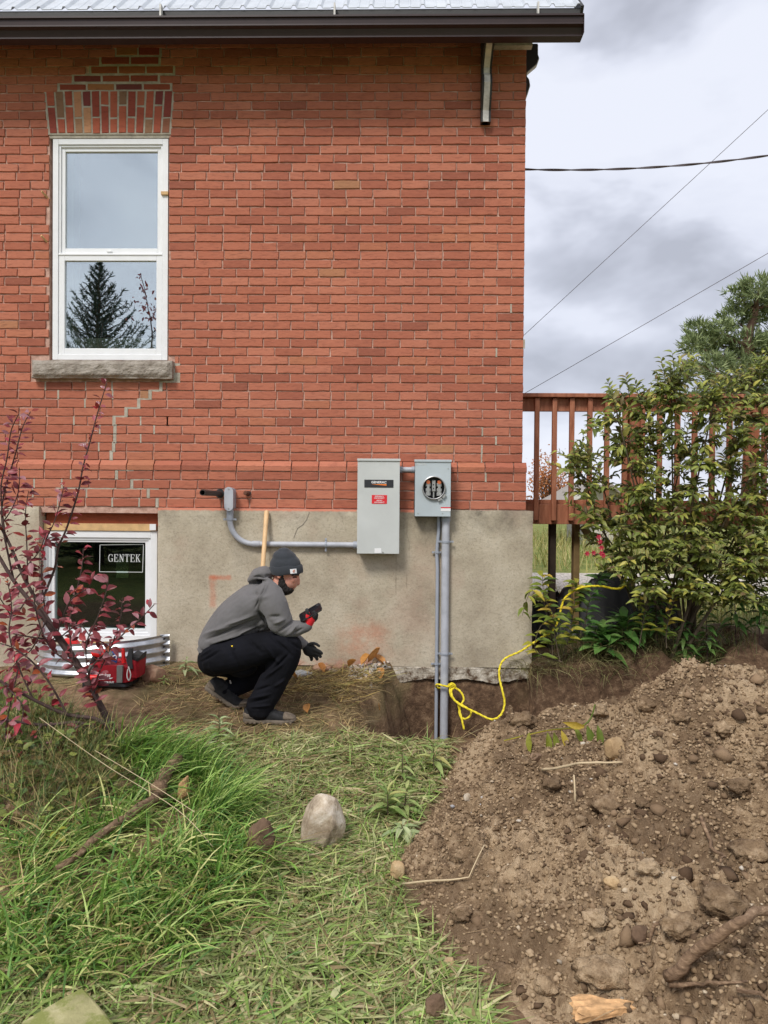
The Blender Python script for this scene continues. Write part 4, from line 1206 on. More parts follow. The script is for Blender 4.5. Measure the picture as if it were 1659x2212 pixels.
# ================================================================ excavated dirt pile
FOOT = np.array([(0.40, 4.34), (0.24, 3.95), (0.17, 3.68), (0.04, 3.20), (-0.02, 2.94), (0.05, 2.70), (0.15, 2.48), (0.30, 2.28), (0.48, 2.05), (0.62, 1.75), (1.2, 1.5), (3.6, 1.35), (3.9, 4.2)])
BACK = np.array([(3.9, 4.2), (3.0, 4.70), (2.2, 4.66), (1.4, 4.58), (0.95, 4.52), (0.6, 4.46), (0.40, 4.34)])
def poly_dist(X, Y, P):
    d = np.full(X.shape, 1e9)
    for (a, b) in zip(P[:-1], P[1:]):
        ab = b - a; t = np.clip(((X-a[0])*ab[0] + (Y-a[1])*ab[1]) / (ab @ ab), 0, 1)
        d = np.minimum(d, np.hypot(X - a[0] - t*ab[0], Y - a[1] - t*ab[1]))
    return d
ALLP = np.vstack([FOOT, BACK[1:]])
def inside(X, Y, P):
    r = np.zeros(X.shape, bool)
    n_ = len(P)
    for i in range(n_):
        (x0, y0), (x1, y1) = P[i], P[(i+1) % n_]
        c_ = ((y0 > Y) != (y1 > Y)) & (X < (x1-x0)*(Y-y0)/(y1-y0+1e-12) + x0)
        r ^= c_
    return r
def pile_h(X, Y):
    X, Y = np.asarray(X, float), np.asarray(Y, float)
    Xw = X + 0.05*fbm(X*2.2, Y*2.2, 0, 3, 40); Yw_ = Y + 0.05*fbm(X*2.2, Y*2.2, 7, 3, 41)
    df, db = poly_dist(Xw, Yw_, FOOT), poly_dist(Xw, Yw_, BACK)
    ins = inside(Xw, Yw_, ALLP)
    H = 0.86
    hf = H * (1 - np.exp(-0.62*1.3*df/H)); hb = H * (1 - np.exp(-1.0*db/H))
    k = 9.0
    h = -np.log(np.exp(-k*hf) + np.exp(-k*hb)) / k + 0.06
    h = np.clip(h, 0, None) * sstep(0, 0.12, np.minimum(df, db))
    h = h * np.interp(X, [0.2, 0.7, 1.05, 1.5, 2.0], [0.55, 0.66, 0.80, 1.0, 1.05])
    env = sstep(0.0, 0.25, np.minimum(df, db))
    rough = 0.11*fbm(X*1.9, Y*1.9, 0, 2, 42) + 0.10*(0.45-np.abs(fbm(X*4.3, Y*4.3, 0, 3, 43))*2) + 0.06*fbm(X*10, Y*10, 0, 3, 44, 0.6)*(1+fbm(X*2.5, Y*2.5, 3, 2, 47)) + 0.022*(0.4-np.abs(fbm(X*30, Y*30, 0, 2, 48))*2) + 0.011*fbm(X*70, Y*70, 0, 2, 45)
    h = h + env*rough + 0.012*fbm(X*20, Y*20, 0, 2, 46)
    return np.where(ins, h, -0.04 - 0.3*np.minimum(df, db))
def pile_z(X, Y):
    t = trench(np.asarray(X, float), np.asarray(Y, float))
    base = ground_z(X, Y) + t*(0.80 + 0.1)           # level the pit out below the heap
    return np.where(t > 0.25, ground_z(X, Y) - 0.05, base + pile_h(X, Y))
def top_z(X, Y):
    return np.maximum(ground_z(X, Y), pile_z(X, Y))
def pile_at(px, py, y0=1.5, y1=6.5):
    r = ray(px, py); ts = np.arange(y0, y1, 0.006)
    X, Y, Z = ts*r.x/r.y, ts, EYE + ts*r.z/r.y
    d = Z - top_z(X, Y)
    i = int(np.argmax(d < 0)) if (d < 0).any() else len(ts)-1
    return Vector((X[i], Y[i], float(top_z(X[i], Y[i]))))
n = NT('dug_soil')
c = n.ramp(n.noise(30, 4, 0.7), [(0.3, lin(112, 91, 69)), (0.5, lin(153, 129, 101)), (0.72, lin(192, 168, 138))])
big = n.noise(2.3, 4, 0.6)
c = n.mix(c, n.mix(c, lin(96, 77, 59), 0.8), n.ramp(big, [(0.46, 0.0), (0.56, 0.85)]))
c = n.mix(c, n.mix(c, lin(190, 168, 138), 0.7), n.ramp(big, [(0.36, 0.7), (0.48, 0.0)]))
n.col(c)
n.bump(n.noise(150, 2, 0.75), 0.9, 0.01)
MAT['dug_soil'] = n.set(0.97, spec=0.15)
px_ = np.arange(-0.1, 3.3, 0.0095); py_ = np.arange(1.45, 4.75, 0.0095)
pile = link_mesh('dirt_pile', grid_mesh('dirt_pile', px_, py_, pile_z), MAT['dug_soil'], None, True)
pile_root = empty('dirt_pile', (1.0, 3.2, 0.1), 'large heap of crumbly brown excavated soil on the grass', 'dirt pile')
pile.name = 'heap'; pile.parent = pile_root; pile.matrix_parent_inverse = Matrix.Translation(pile_root.location).inverted()

# crumbs, clods and pebbles lying on the heap: too many and too small to pick apart
def ico(sub):
    bm = bmesh.new(); bmesh.ops.create_icosphere(bm, subdivisions=sub, radius=1)
    v = np.array([q.co[:] for q in bm.verts]); bm.verts.index_update()
    f = np.array([[q.index for q in g.verts] for g in bm.faces]); bm.free(); return v, f
IV, IF = ico(1)
def scatter_lumps(name, P, rad, mat, parent=None, squash=0.75, cols=None, jit=0.36):
    N = len(P); nv = len(IV)
    ang = rng.uniform(0, 2*np.pi, N)
    base = IV[None]*(1 + rng.normal(0, jit, (N, nv, 1)).clip(-0.5, 0.5))
    base = base * (rad[:, None, None] * np.stack([rng.uniform(0.75, 1.3, N), rng.uniform(0.75, 1.3, N), rng.uniform(0.6, 1.0, N)*squash/0.75], 1)[:, None, :])
    c_, s_ = np.cos(ang)[:, None], np.sin(ang)[:, None]
    x = base[..., 0]*c_ - base[..., 1]*s_; y = base[..., 0]*s_ + base[..., 1]*c_
    V = np.stack([x, y, base[..., 2]], -1) + P[:, None, :]
    F = (IF[None] + (np.arange(N)*nv)[:, None, None]).reshape(-1, 3)
    me = np_mesh(name, V.reshape(-1, 3), F)
    o = link_mesh(name, me, mat, None, False)
    if parent is not None:
        o.parent = parent; o.matrix_parent_inverse = Matrix.Translation(wloc(parent)).inverted()
    o['kind'] = 'stuff'
    return o
def pile_points(N, bias=None):
    out = []
    while sum(len(q) for q in out) < N:
        X = rng.uniform(-0.1, 2.9, N); Y = rng.uniform(1.6, 4.6, N)
        ok = (pile_h(X, Y) > 0.005) & (trench(X, Y) < 0.05)
        # keep what the camera side of the heap carries, thin out with distance
        ok &= rng.random(N) < np.clip(2.4/Y, 0.3, 1)
        if bias is not None: ok &= rng.random(N) < bias(X, Y)
        out.append(np.stack([X[ok], Y[ok]], 1))
    return np.vstack(out)[:N]
def crumb_mat(name, stops):
    n = NT(name); n.col(n.ramp(n.rand(), stops)); n.bump(n.noise(160, 2), 0.5, 0.005); return n.set(0.96, spec=0.15)
MAT['crumb'] = crumb_mat('soil_crumb', [(0.0, lin(98, 79, 60)), (0.35, lin(134, 112, 87)), (0.8, lin(166, 143, 114)), (0.985, lin(172, 149, 121)), (1.0, lin(200, 184, 160))])
MAT['dark_crumb'] = crumb_mat('dark_crumb', [(0.0, lin(84, 66, 51)), (0.6, lin(118, 97, 76)), (1.0, lin(148, 124, 98))])
MAT['pebble'] = crumb_mat('pebble', [(0.0, lin(150, 138, 122)), (0.4, lin(186, 174, 156)), (0.75, lin(206, 198, 186)), (1.0, lin(160, 160, 164))])
P = pile_points(42000, lambda x, y: np.clip(0.6 + 1.2*fbm(x*1.7, y*1.7, 0, 3, 50), 0.2, 1))
rad = 0.0036 * (1 - rng.random(len(P)))**-0.40; rad = np.clip(rad, 0.0034, 0.0095)
P3 = np.column_stack([P, pile_z(P[:, 0], P[:, 1]) + rad*0.35])
scatter_lumps('soil_crumbs', P3, rad, MAT['crumb'], pile_root)
P = pile_points(1500, lambda x, y: np.clip(0.3 + 2.2*fbm(x*1.3+5, y*1.3, 0, 3, 51), 0.02, 1))
rad = np.clip(0.007 * (1 - rng.random(len(P)))**-0.36, 0.007, 0.026)
P3 = np.column_stack([P, pile_z(P[:, 0], P[:, 1]) + rad*0.3])
scatter_lumps('soil_crumbs', P3, rad, MAT['dark_crumb'], pile_root)
P = pile_points(80)
rad = np.clip(0.0045 * (1 - rng.random(len(P)))**-0.4, 0.0045, 0.014)
P3 = np.column_stack([P, pile_z(P[:, 0], P[:, 1]) + rad*0.5])
scatter_lumps('pebbles', P3, rad, MAT['pebble'], pile_root)
# big clods
IV, IF = ico(4)
def clod_mesh(seed, amp=0.35, freq=1.2):
    k = 1 + amp*fbm(IV[:,0]*freq+seed*3.1, IV[:,1]*freq, IV[:,2]*freq+seed, 4, seed) + 0.16*fbm(IV[:,0]*5, IV[:,1]*5+seed, IV[:,2]*5, 4, seed+4, 0.7)
    return IV*k[:, None]
def lump(name, c, r, mat, label=None, cat=None, group=None, seed=1, parent=None, amp=0.35, freq=1.2, rot=0.0, faceted=0.0):
    v = clod_mesh(seed, amp, freq)
    if faceted:                                  # stone: flatten against a few random planes
        rs = np.random.default_rng(seed)
        for _ in range(9):
            q = rs.normal(size=3); q /= np.linalg.norm(q); h = v @ q; lim = 1 - faceted*rs.uniform(0.3, 1)
            v = v - np.clip(h - lim, 0, None)[:, None]*q*0.9
        v = v*(1 + 0.02*fbm(IV[:,0]*9, IV[:,1]*9, IV[:,2]*9, 3, seed))[:, None]
    v = v*np.array(r)
    v = v @ np.array(Matrix.Rotation(rot, 3, 'Y')).T
    me = np_mesh(name, v, IF)
    o = link_mesh(name, me, mat, None, True)
    o.location = c
    if parent is not None:
        o.parent = parent; o.location = Vector(c) - wloc(parent)
    tag(o, label, cat, group); return o
for k, (px, py, r) in enumerate([(1315,1752,0.085),(1390,1742,0.04),(1290,1540,0.07),(1130,1560,0.09),(1400,1530,0.07),(1470,1560,0.05),(1560,1580,0.06),(1285,1990,0.05),(1300,2110,0.09),(1470,2010,0.07),(1560,1960,0.09),(1000,1980,0.05),(930,1985,0.035),(1005,1850,0.05),(1250,1780,0.05),(1190,1700,0.05),(1620,1850,0.08),(1600,1720,0.06),(1090,2110,0.06),(1180,2130,0.05),(1400,1880,0.05),(1080,1640,0.05)]):
    r *= 0.72
    q = pile_at(px, py); rr_ = r
    lump('clod', q + Vector((0, 0, rr_*0.12)), (rr_, rr_*0.9, rr_*0.65), MAT['dug_soil'], seed=60+k, parent=pile_root, amp=0.55, freq=2.4)

# ================================================================ stones
def stone_mat(name, stops, sc=7):
    n = NT(name)
    c = n.ramp(n.noise(sc, 6, 0.68, dist=0.4), stops)
    c = n.mix(c, lin(116, 98, 78), n.ramp(n.noise(3.2, 4, 0.6), [(0.52, 0.0), (0.66, 0.6)]))
    n.col(c); n.bump(n.noise(50, 2, 0.7), 0.6, 0.008); return n.set(0.9, spec=0.25)
MAT['pale_stone'] = stone_mat('pale_stone', [(0.34, lin(128, 112, 94)), (0.5, lin(184, 168, 146)), (0.66, lin(218, 208, 192))], 11)
MAT['brown_stone'] = stone_mat('brown_stone', [(0.3, lin(74, 58, 46)), (0.5, lin(112, 90, 72)), (0.72, lin(160, 136, 112))])
MAT['pink_stone'] = stone_mat('pink_stone', [(0.3, lin(128, 88, 70)), (0.5, lin(170, 132, 108)), (0.72, lin(204, 172, 146))])
MAT['tan_stone'] = stone_mat('tan_stone', [(0.3, lin(134, 108, 78)), (0.5, lin(178, 150, 112)), (0.72, lin(204, 184, 150))])
n = NT('mossy_slab')
c = n.ramp(n.noise(9, 4, 0.65), [(0.3, lin(136, 132, 92)), (0.55, lin(166, 160, 116)), (0.75, lin(192, 184, 148))])
c = n.mix(c, lin(118, 126, 62), n.ramp(n.noise(11, 4, 0.7), [(0.48, 0.0), (0.60, 0.8)]))
n.col(c); n.bump(n.noise(70, 2, 0.7), 0.5, 0.005); MAT['slab'] = n.set(0.95, spec=0.2)
def stone_on(px, py_base, wpx, hpx, mat, label, seed, name='stone', depth=0.8, rot=0.0, facet=0.35, amp=0.25, on=None, sink=0.06, cat='stone'):
    q = (on or ground_at)(px, py_base)
    d = q.y
    w, h = wpx/FPX*d, hpx/FPX*d
    return lump(name, (q.x, q.y + w*depth*0.4, q.z + h*0.5 - h*sink), (w/2, w/2*depth, h/2*1.04), mat, label, cat, seed=seed, rot=rot, faceted=facet, amp=amp)
def tri_stone():
    """upright pale stone: broad foot, narrow shoulder, broken flat faces"""
    q = ground_at(692, 1843); d = q.y; sc = d/FPX
    rs = np.random.default_rng(5)
    v = IV*(1 + 0.10*fbm(IV[:,0]*1.4, IV[:,1]*1.4, IV[:,2]*1.4, 3, 71))[:, None]
    for nx_, ny_, nz_, lim in ((0,-1,0.12,0.62),(-0.86,-0.35,0.34,0.66),(0.9,-0.3,0.25,0.70),(-0.25,-0.55,0.8,0.74),(0.5,-0.5,0.7,0.78),(0,0.9,0.1,0.6),(0.1,0,-1,0.88),(-0.9,0.2,-0.25,0.74),(0.75,-0.6,-0.3,0.72),(0.15,0.1,1,0.9)):
        k = np.array((nx_, ny_, nz_)); k = k/np.linalg.norm(k); h = v @ k; v = v - np.clip(h - lim, 0, None)[:, None]*k*0.92
    v = v*(1 + 0.035*fbm(IV[:,0]*5, IV[:,1]*5, IV[:,2]*5, 4, 72, 0.6))[:, None]
    w, h = 92*sc, 116*sc
    z = v[:, 2]; tp_ = np.where(z > 0, 1 - 0.34*z, 1.0)
    V = np.column_stack([v[:, 0]*tp_*w*0.62 + 0.05*z*w, v[:, 1]*w*0.5, z*h*0.55])
    o = link_mesh('stone', np_mesh('stone', V, IF), MAT['pale_stone'], None, True); o.location = (q.x, q.y+0.05, q.z + h*0.47)
    tag(o, 'large pale upright stone on the trampled grass', 'stone')
tri_stone()
stone_on(560, 1868, 62, 90, MAT['brown_stone'], 'dark brown stone left of the large pale one', 12, rot=0.25, facet=0.2, amp=0.35)
stone_on(326, 1478, 58, 38, MAT['pink_stone'], 'pinkish boulder beside the red tool bag', 15, facet=0.4, amp=0.2)
stone_on(1334, 1640, 56, 50, MAT['tan_stone'], 'round pale stone near the top of the dirt pile', 16, on=pile_at, facet=0.35, amp=0.3, sink=0.25)
stone_on(1326, 1922, 42, 26, MAT['tan_stone'], 'flat tan stone bedded in the middle of the dirt pile', 17, on=pile_at, facet=0.3, sink=0.2)
stone_on(1388, 2048, 42, 42, MAT['brown_stone'], 'brown blocky stone low on the right of the dirt pile', 18, on=pile_at, facet=0.5, sink=0.1)
stone_on(857, 1905, 32, 44, MAT['tan_stone'], 'tan stone at the left foot of the dirt pile', 19, facet=0.35)
stone_on(940, 2212, 42, 56, MAT['brown_stone'], 'brown muddy stone in the grass at the bottom edge', 20, facet=0.25, amp=0.35)
stone_on(1010, 1735, 18, 20, MAT['pale_stone'], 'small pale stone on the left slope of the dirt pile', 21, on=pile_at, facet=0.3)
stone_on(893, 1818, 14, 14, MAT['pale_stone'], 'small whitish pebble at the left edge of the dirt pile', 22, facet=0.3)
stone_on(970, 2092, 24, 20, MAT['tan_stone'], 'rounded tan pebble at the lower left foot of the pile', 23, facet=0.2, on=pile_at)
stone_on(1160, 1650, 30, 22, MAT['brown_stone'], 'grey stone under the wilted stalk on the dirt pile', 24, facet=0.4, on=pile_at)
# mossy concrete slab in the bottom left corner
sp = [ground_at(45, 2225), ground_at(183, 2150), ground_at(270, 2240), ground_at(150, 2300)]
zt_s = max(p.z for p in sp) + 0.10
bm = bmesh.new()
def on_level(px, py, z):
    r = ray(px, py); t = (z - EYE)/r.z; return Vector((r.x*t, r.y*t, z))
zt_s = float(ground_z(-0.75, 2.2)) + 0.09
tp = [on_level(38, 2208, zt_s), on_level(178, 2134, zt_s), on_level(272, 2232, zt_s), on_level(140, 2330, zt_s)]
lo = [bm.verts.new((p.x, p.y, zt_s-0.16)) for p in tp]; hi = [bm.verts.new((p.x, p.y, zt_s + 0.01*math.sin(i*2))) for i, p in enumerate(tp)]
bm.faces.new(hi); bm.faces.new(lo[::-1])
for i in range(4): bm.faces.new((lo[i], lo[(i+1) % 4], hi[(i+1) % 4], hi[i]))
bmesh.ops.bevel(bm, geom=bm.edges[:], offset=0.008, segments=2, affect='EDGES')
bmesh.ops.triangulate(bm, faces=[f for f in bm.faces if len(f.verts) > 4]); bmesh.ops.subdivide_edges(bm, edges=bm.edges[:], cuts=3, use_grid_fill=True)
for v in bm.verts: v.co += Vector((0.004*float(fbm(v.co.x*20, v.co.y*20, 0, 2, 3)), 0, 0.006*float(fbm(v.co.x*15, v.co.y*15, v.co.z*15, 3, 4))))
bmesh.ops.recalc_face_normals(bm, faces=bm.faces[:])
m = MB().bm(bm); thing_mesh('slab', m, MAT['slab'], (tp[0].x, tp[0].y, zt_s-0.16), 'mossy yellowish concrete slab in the bottom left corner', 'slab')

# ================================================================ wood scraps
n = NT('bark')
n.col(n.ramp(n.noise(8, 4, 0.7, n.vec((3, 3, 12))), [(0.3, lin(84, 66, 52)), (0.55, lin(132, 108, 86)), (0.75, lin(178, 152, 124))])); n.bump(n.noise(40, 2, 0.7), 0.9, 0.01)
MAT['bark'] = n.set(0.95, spec=0.2)
MAT['split_wood'] = simple('split_wood', lin(200, 158, 112), 0.85, var=0.35, scale=40, bump=0.7)
def stick(name, pts, r, mat, label, cat, wob=0.01, n_=9, group=None):
    P = []; seed = int(abs(pts[0][0])*1000) % 97
    pts = [Vector(p) for p in pts]
    for a, b in zip(pts, pts[1:]):
        k = max(2, int((b-a).length/0.03))
        P += [a.lerp(b, i/k) for i in range(k)]
    P.append(pts[-1])
    P = [p + Vector((wob*float(fbm(i*0.35, seed, 0, 3, 3)), wob*float(fbm(i*0.35, seed+9, 0, 3, 4)), wob*float(fbm(i*0.35, seed+5, 0, 3, 5)))) for i, p in enumerate(P)]
    rs = r if hasattr(r, '__len__') else (r, r)
    R_ = [(rs[0] + (rs[1]-rs[0])*i/(len(P)-1))*(1+0.18*float(fbm(i*0.6, seed+2, 0, 3, 6))) for i in range(len(P))]
    m = MB().tube(P, R_, n_)
    return thing_mesh(name, m, mat, pts[0], label, cat, group, smooth=True)
def gp(px, py, up=0.0, f=None):
    q = (f or ground_at)(px, py); q.z += up; return q
stick('log', [gp(338, 1752, 0.09), gp(362, 1720, 0.12), gp(386, 1698, 0.14)], (0.038, 0.028), MAT['bark'], 'short bark-covered log lying in the tall grass', 'log', 0.008, 12)
stick('branch', [gp(128, 1926, 0.07), gp(215, 1861, 0.085), gp(285, 1800, 0.085), gp(335, 1762, 0.08)], (0.012, 0.021), MAT['bark'], 'long rotten branch half buried in the long grass', 'branch', 0.02)
q = gp(396, 1745, 0.09); 
bm = bmesh.new(); bmesh.ops.create_cube(bm, size=1)
for v in bm.verts: v.co = Vector((v.co.x*0.052*(1 if v.co.z < 0 else 0.7), v.co.y*0.05, v.co.z*0.085 + v.co.x*0.03))
bmesh.ops.bevel(bm, geom=bm.edges[:], offset=0.006, segments=1, affect='EDGES')
m = MB().bm(bm); m.v = [(v[0]+q.x, v[1]+q.y, v[2]+q.z) for v in m.v]
thing_mesh('wood_chunk', m, MAT['split_wood'], q, 'pale split wood block beside the bark log', 'wood')
stick('root', [gp(1450, 2165, 0.05, pile_at), gp(1500, 2130, 0.09, pile_at), gp(1580, 2095, 0.11, pile_at), gp(1659, 2068, 0.11, pile_at), gp(1720, 2030, 0.1, pile_at)], (0.017, 0.010), MAT['bark'], 'thick bare root sticking out at the lower right of the pile', 'root', 0.022, 12)
q = gp(1310, 2196, 0.02, pile_at)
bm = bmesh.new(); bmesh.ops.create_cube(bm, size=1)
for v in bm.verts: v.co = Vector((v.co.x*0.17, v.co.y*0.045*(1.1-v.co.x), v.co.z*0.026*(1-0.9*v.co.x) + v.co.x*0.01))
bmesh.ops.subdivide_edges(bm, edges=bm.edges[:], cuts=4, use_grid_fill=True)
for v in bm.verts: v.co += Vector((0.03*float(fbm(v.co.y*60, v.co.z*60, 0, 2, 5)), 0.006*float(fbm(v.co.x*20, v.co.z*30, 4, 2, 7)), 0.014*float(fbm(v.co.x*6, v.co.y*70, 0, 3, 6))))
m = MB().bm(bm); m.v = [(v[0]+q.x, v[1]+q.y, v[2]+q.z) for v in m.v]
thing_mesh('wood_chunk', m, MAT['split_wood'], q, 'orange-tan splintered wood chunk at the foot of the dirt pile', 'wood')
stick('twig', [gp(1172, 1683, 0.03, pile_at), gp(1258, 1668, 0.035, pile_at), gp(1345, 1663, 0.03, pile_at)], (0.007, 0.004), simple('dry_twig', lin(196, 176, 142), 0.9), 'pale dry twig lying across the dirt pile', 'twig', 0.006, 7)
MAT['dry_twig'] = bpy.data.materials['dry_twig']
stick('twig', [gp(870, 1925, 0.02, pile_at), gp(950, 1921, 0.03, pile_at), gp(1015, 1912, 0.03, pile_at), gp(1045, 1850, 0.03, pile_at)], (0.004, 0.002), MAT['dry_twig'], 'thin bent straw on the lower left of the dirt pile', 'twig', 0.006, 6)
stick('twig', [gp(1243, 1738, 0.0, pile_at), gp(1241, 1738, 0.06, pile_at), gp(1238, 1738, 0.11, pile_at)], (0.004, 0.003), MAT['dry_twig'], 'short pale straw standing upright in the dirt pile', 'twig', 0.004, 6)
for pts, l in (([(1600, 2160), (1640, 2170), (1690, 2200)], 'thin crooked root below the thick bare root'), ([(1460, 2165), (1540, 2180), (1640, 2178)], 'slender root fibre right of the splintered wood chunk'), ([(1512, 1810), (1545, 1850), (1560, 1900)], 'thin curling root on the right slope of the dirt pile'), ([(1420, 2020), (1400, 2060), (1370, 2080)], 'short thread of root beside the brown blocky stone')):
    stick('root_fibre', [gp(a, b, 0.04, pile_at) for a, b in pts], (0.007, 0.003), MAT['bark'], l, 'root', 0.03, 6)

# ================================================================ yellow rope
n = NT('yellow_rope')
n.col(n.ramp(n.noise(60, 3), [(0.3, lin(214, 190, 10)), (0.7, lin(250, 232, 60))])); MAT['rope'] = n.set(0.6)
def smooth_path(P, k=8):
    P = [Vector(p) for p in P]; out = []
    for i in range(len(P)-1):
        p0, p1, p2, p3 = P[max(i-1, 0)], P[i], P[i+1], P[min(i+2, len(P)-1)]
        for j in range(k):
            t = j/k
            out.append(0.5*((2*p1) + (p2-p0)*t + (2*p0-5*p1+4*p2-p3)*t*t + (3*p1-p0-3*p2+p3)*t**3))
    out.append(P[-1]); return out
def rope(mb, P, r, k=10):
    """three-strand laid rope"""
    C_ = smooth_path(P, k)
    res = [C_[0]]
    for p in C_[1:]:
        while (p-res[-1]).length > 0.012: res.append(res[-1] + (p-res[-1]).normalized()*0.010)
    C_ = res; ref = Vector((0, 0, 1)); s = 0.0
    strands = [[], [], []]
    for i, p in enumerate(C_):
        d = (C_[min(i+1, len(C_)-1)] - C_[max(i-1, 0)]).normalized()
        x = ref - d*ref.dot(d)
        if x.length < 1e-4: x = d.orthogonal()
        x.normalize(); ref = x; y = d.cross(x)
        for k_ in range(3):
            a = i*0.55 + k_*2*math.pi/3
            strands[k_].append(p + (x*math.cos(a) + y*math.sin(a))*r*0.45)
    for st in strands: mb.tube(st, r*0.62, 6)
yk = yr_ - 0.045
rp = MB()
rope(rp, [W(952, 1487, yk+0.06), W(942, 1484, yk+0.03), W(944, 1478, yk-0.01), W(957, 1481, yk-0.02), W(970, 1483, yk-0.02), W(983, 1480, yk-0.03)], 0.0075)
rope(rp, [W(968, 1480, yk), W(978, 1476, yk-0.03), W(984, 1484, yk-0.03), W(974, 1488, yk-0.02), W(972, 1480, yk-0.03), W(982, 1478, yk-0.02)], 0.0075)
rope(rp, [W(972, 1484, yk-0.01), W(973, 1500, yk-0.04), W(983, 1514, yk-0.06), W(1005, 1527, yk-0.09), W(1018, 1538, yk-0.10), W(1012, 1550, yk-0.11), W(1002, 1553, yk-0.11), W(993, 1545, yk-0.10), W(993, 1528, yk-0.08), W(1002, 1510, yk-0.06), W(994, 1493, yk-0.04), W(980, 1484, yk-0.02)], 0.0075)
rope(rp, [W(976, 1487, yk-0.02), W(976, 1502, yk-0.07), W(990, 1520, yk-0.10), W(1030, 1540, yk-0.18), W(1062, 1554, yk-0.22), W(1082, 1544, yk-0.20), W(1090, 1520, yk-0.17), W(1086, 1495, yk-0.15), W(1079, 1465, yk-0.10), W(1080, 1440, yk-0.03), W(1092, 1422, yk+0.02), W(1124, 1407, yk+0.02), W(1150, 1390, yk), W(1172, 1376, yk), W(1192, 1366, yk)], 0.0078)
rope(rp, [W(988, 1515, yk-0.07), W(993, 1535, yk-0.09), W(998, 1556, yk-0.12), W(1003, 1578, yk-0.14)], 0.0075)
rope(rp, [W(1192, 1366, yk), W(1206, 1340, yk+0.04), W(1216, 1300, yk+0.06), W(1230, 1283, yk+0.05), W(1256, 1269, yk), W(1296, 1266, yk), W(1330, 1272, yk), W(1348, 1266, yk), W(1352, 1246, yk), W(1370, 1235, yk+0.03), W(1384, 1229, yk)], 0.0078)
thing_mesh('yellow_rope', rp, MAT['rope'], W(975, 1480, yk), 'bright yellow rope knotted round the risers and trailing into the shrub', 'rope', smooth=True)

# ================================================================ galvanised window well, tool bag and other things by the basement window
n = NT('galvanised')
n.col(n.ramp(n.noise(14, 4, 0.6), [(0.35, lin(168, 172, 176)), (0.65, lin(206, 208, 212))])); n.bump(n.noise(8, 2), 0.15, 0.02)
MAT['galv'] = n.set(0.32, metal=0.75)
yw0 = YW - 0.30
wl0, wl1 = W(78, 1425, YW-0.12), W(363, 1420, YW-0.12)
zt_w, zb_w = W(320, 1388, YW-0.3).z, W(320, 1445, YW-0.3).z-0.05
vs, fs = [], []
plan = []
cxw = (wl0.x+wl1.x)/2; hwid = (wl1.x-wl0.x)/2
NP = 40
for k in range(NP+1):
    t = -1 + 2*k/NP
    yy = YW - 0.10 - 0.26*(1-abs(t)**3.2)
    plan.append((cxw + t*hwid, yy))
plan = [(plan[0][0]-0.005, plan[0][1]+0.0)] + plan
NZ = 44
for j in range(NZ+1):
    f = j/NZ; bulge = 0.012*math.sin(f*math.pi*2*4.0)
    for (x, y) in plan:
        dx, dy = (x-cxw)/hwid, -0.7
        rise = 0.03*((x-cxw)/hwid) * f
        vs.append((x + bulge*dx*0.4, y + bulge*dy, zb_w + (zt_w-zb_w)*f + rise))
n1 = len(plan)
for j in range(NZ):
    for i in range(n1-1): fs.append((j*n1+i, j*n1+i+1, (j+1)*n1+i+1, (j+1)*n1+i))
well = empty('window_well', (cxw, YW-0.2, zb_w), 'corrugated galvanised steel window well under the basement window', 'window well')
m = MB().add(vs + [(x, y+0.003, z) for x, y, z in vs], fs + [tuple(q+len(vs) for q in reversed(f)) for f in fs]); m.build('corrugated_wall', MAT['galv'], well, smooth=True, fix=False)
xa = plan[-1][0]
ff = MB()
vs = []; fs = []
for j in range(NZ+1):
    f = j/NZ; b_ = 0.010*math.sin(f*math.pi*2*4.0)
    for i, x in enumerate((xa-0.05, xa, xa+0.012)): vs.append((x, YW-0.125 + b_*0.8 - (0.02 if i == 0 else 0), zb_w + (zt_w-zb_w)*f + 0.03))
for j in range(NZ):
    for i in range(2): fs.append((j*3+i, j*3+i+1, (j+1)*3+i+1, (j+1)*3+i))
ff.add(vs, fs); ff.build('flange', MAT['galv'], well, smooth=True)
for f in (0.13, 0.38, 0.62, 0.87):
    z = zb_w + (zt_w-zb_w)*f + 0.03; MB().tube([(xa-0.022, YW-0.148, z), (xa-0.022, YW-0.13, z)], 0.006, 10).build('bolt_hole', MAT['black_plastic'], well)

# red reel behind the well
MAT['red_plastic'] = simple('red_plastic', lin(214, 34, 34), 0.4, var=0.06)
q = W(150, 1400, YW-0.16)
rl = MB(); prev = None
for rad_, y in ((0.075, -0.02), (0.08, -0.012), (0.08, 0.012), (0.075, 0.02)): pass
rl.tube([(q.x, q.y-0.025, q.z), (q.x, q.y-0.02, q.z), (q.x, q.y+0.02, q.z), (q.x, q.y+0.025, q.z)], [0.07, 0.078, 0.078, 0.07], 24)
rr0 = empty('tape_reel', (q.x, q.y, q.z-0.078), 'round red plastic reel behind the corrugated window well', 'reel')
rl.build('housing', MAT['red_plastic'], rr0, smooth=True)
MB().tube([(q.x, q.y-0.032, q.z), (q.x, q.y-0.026, q.z)], 0.028, 18).build('hub', MAT['black_plastic'], rr0)

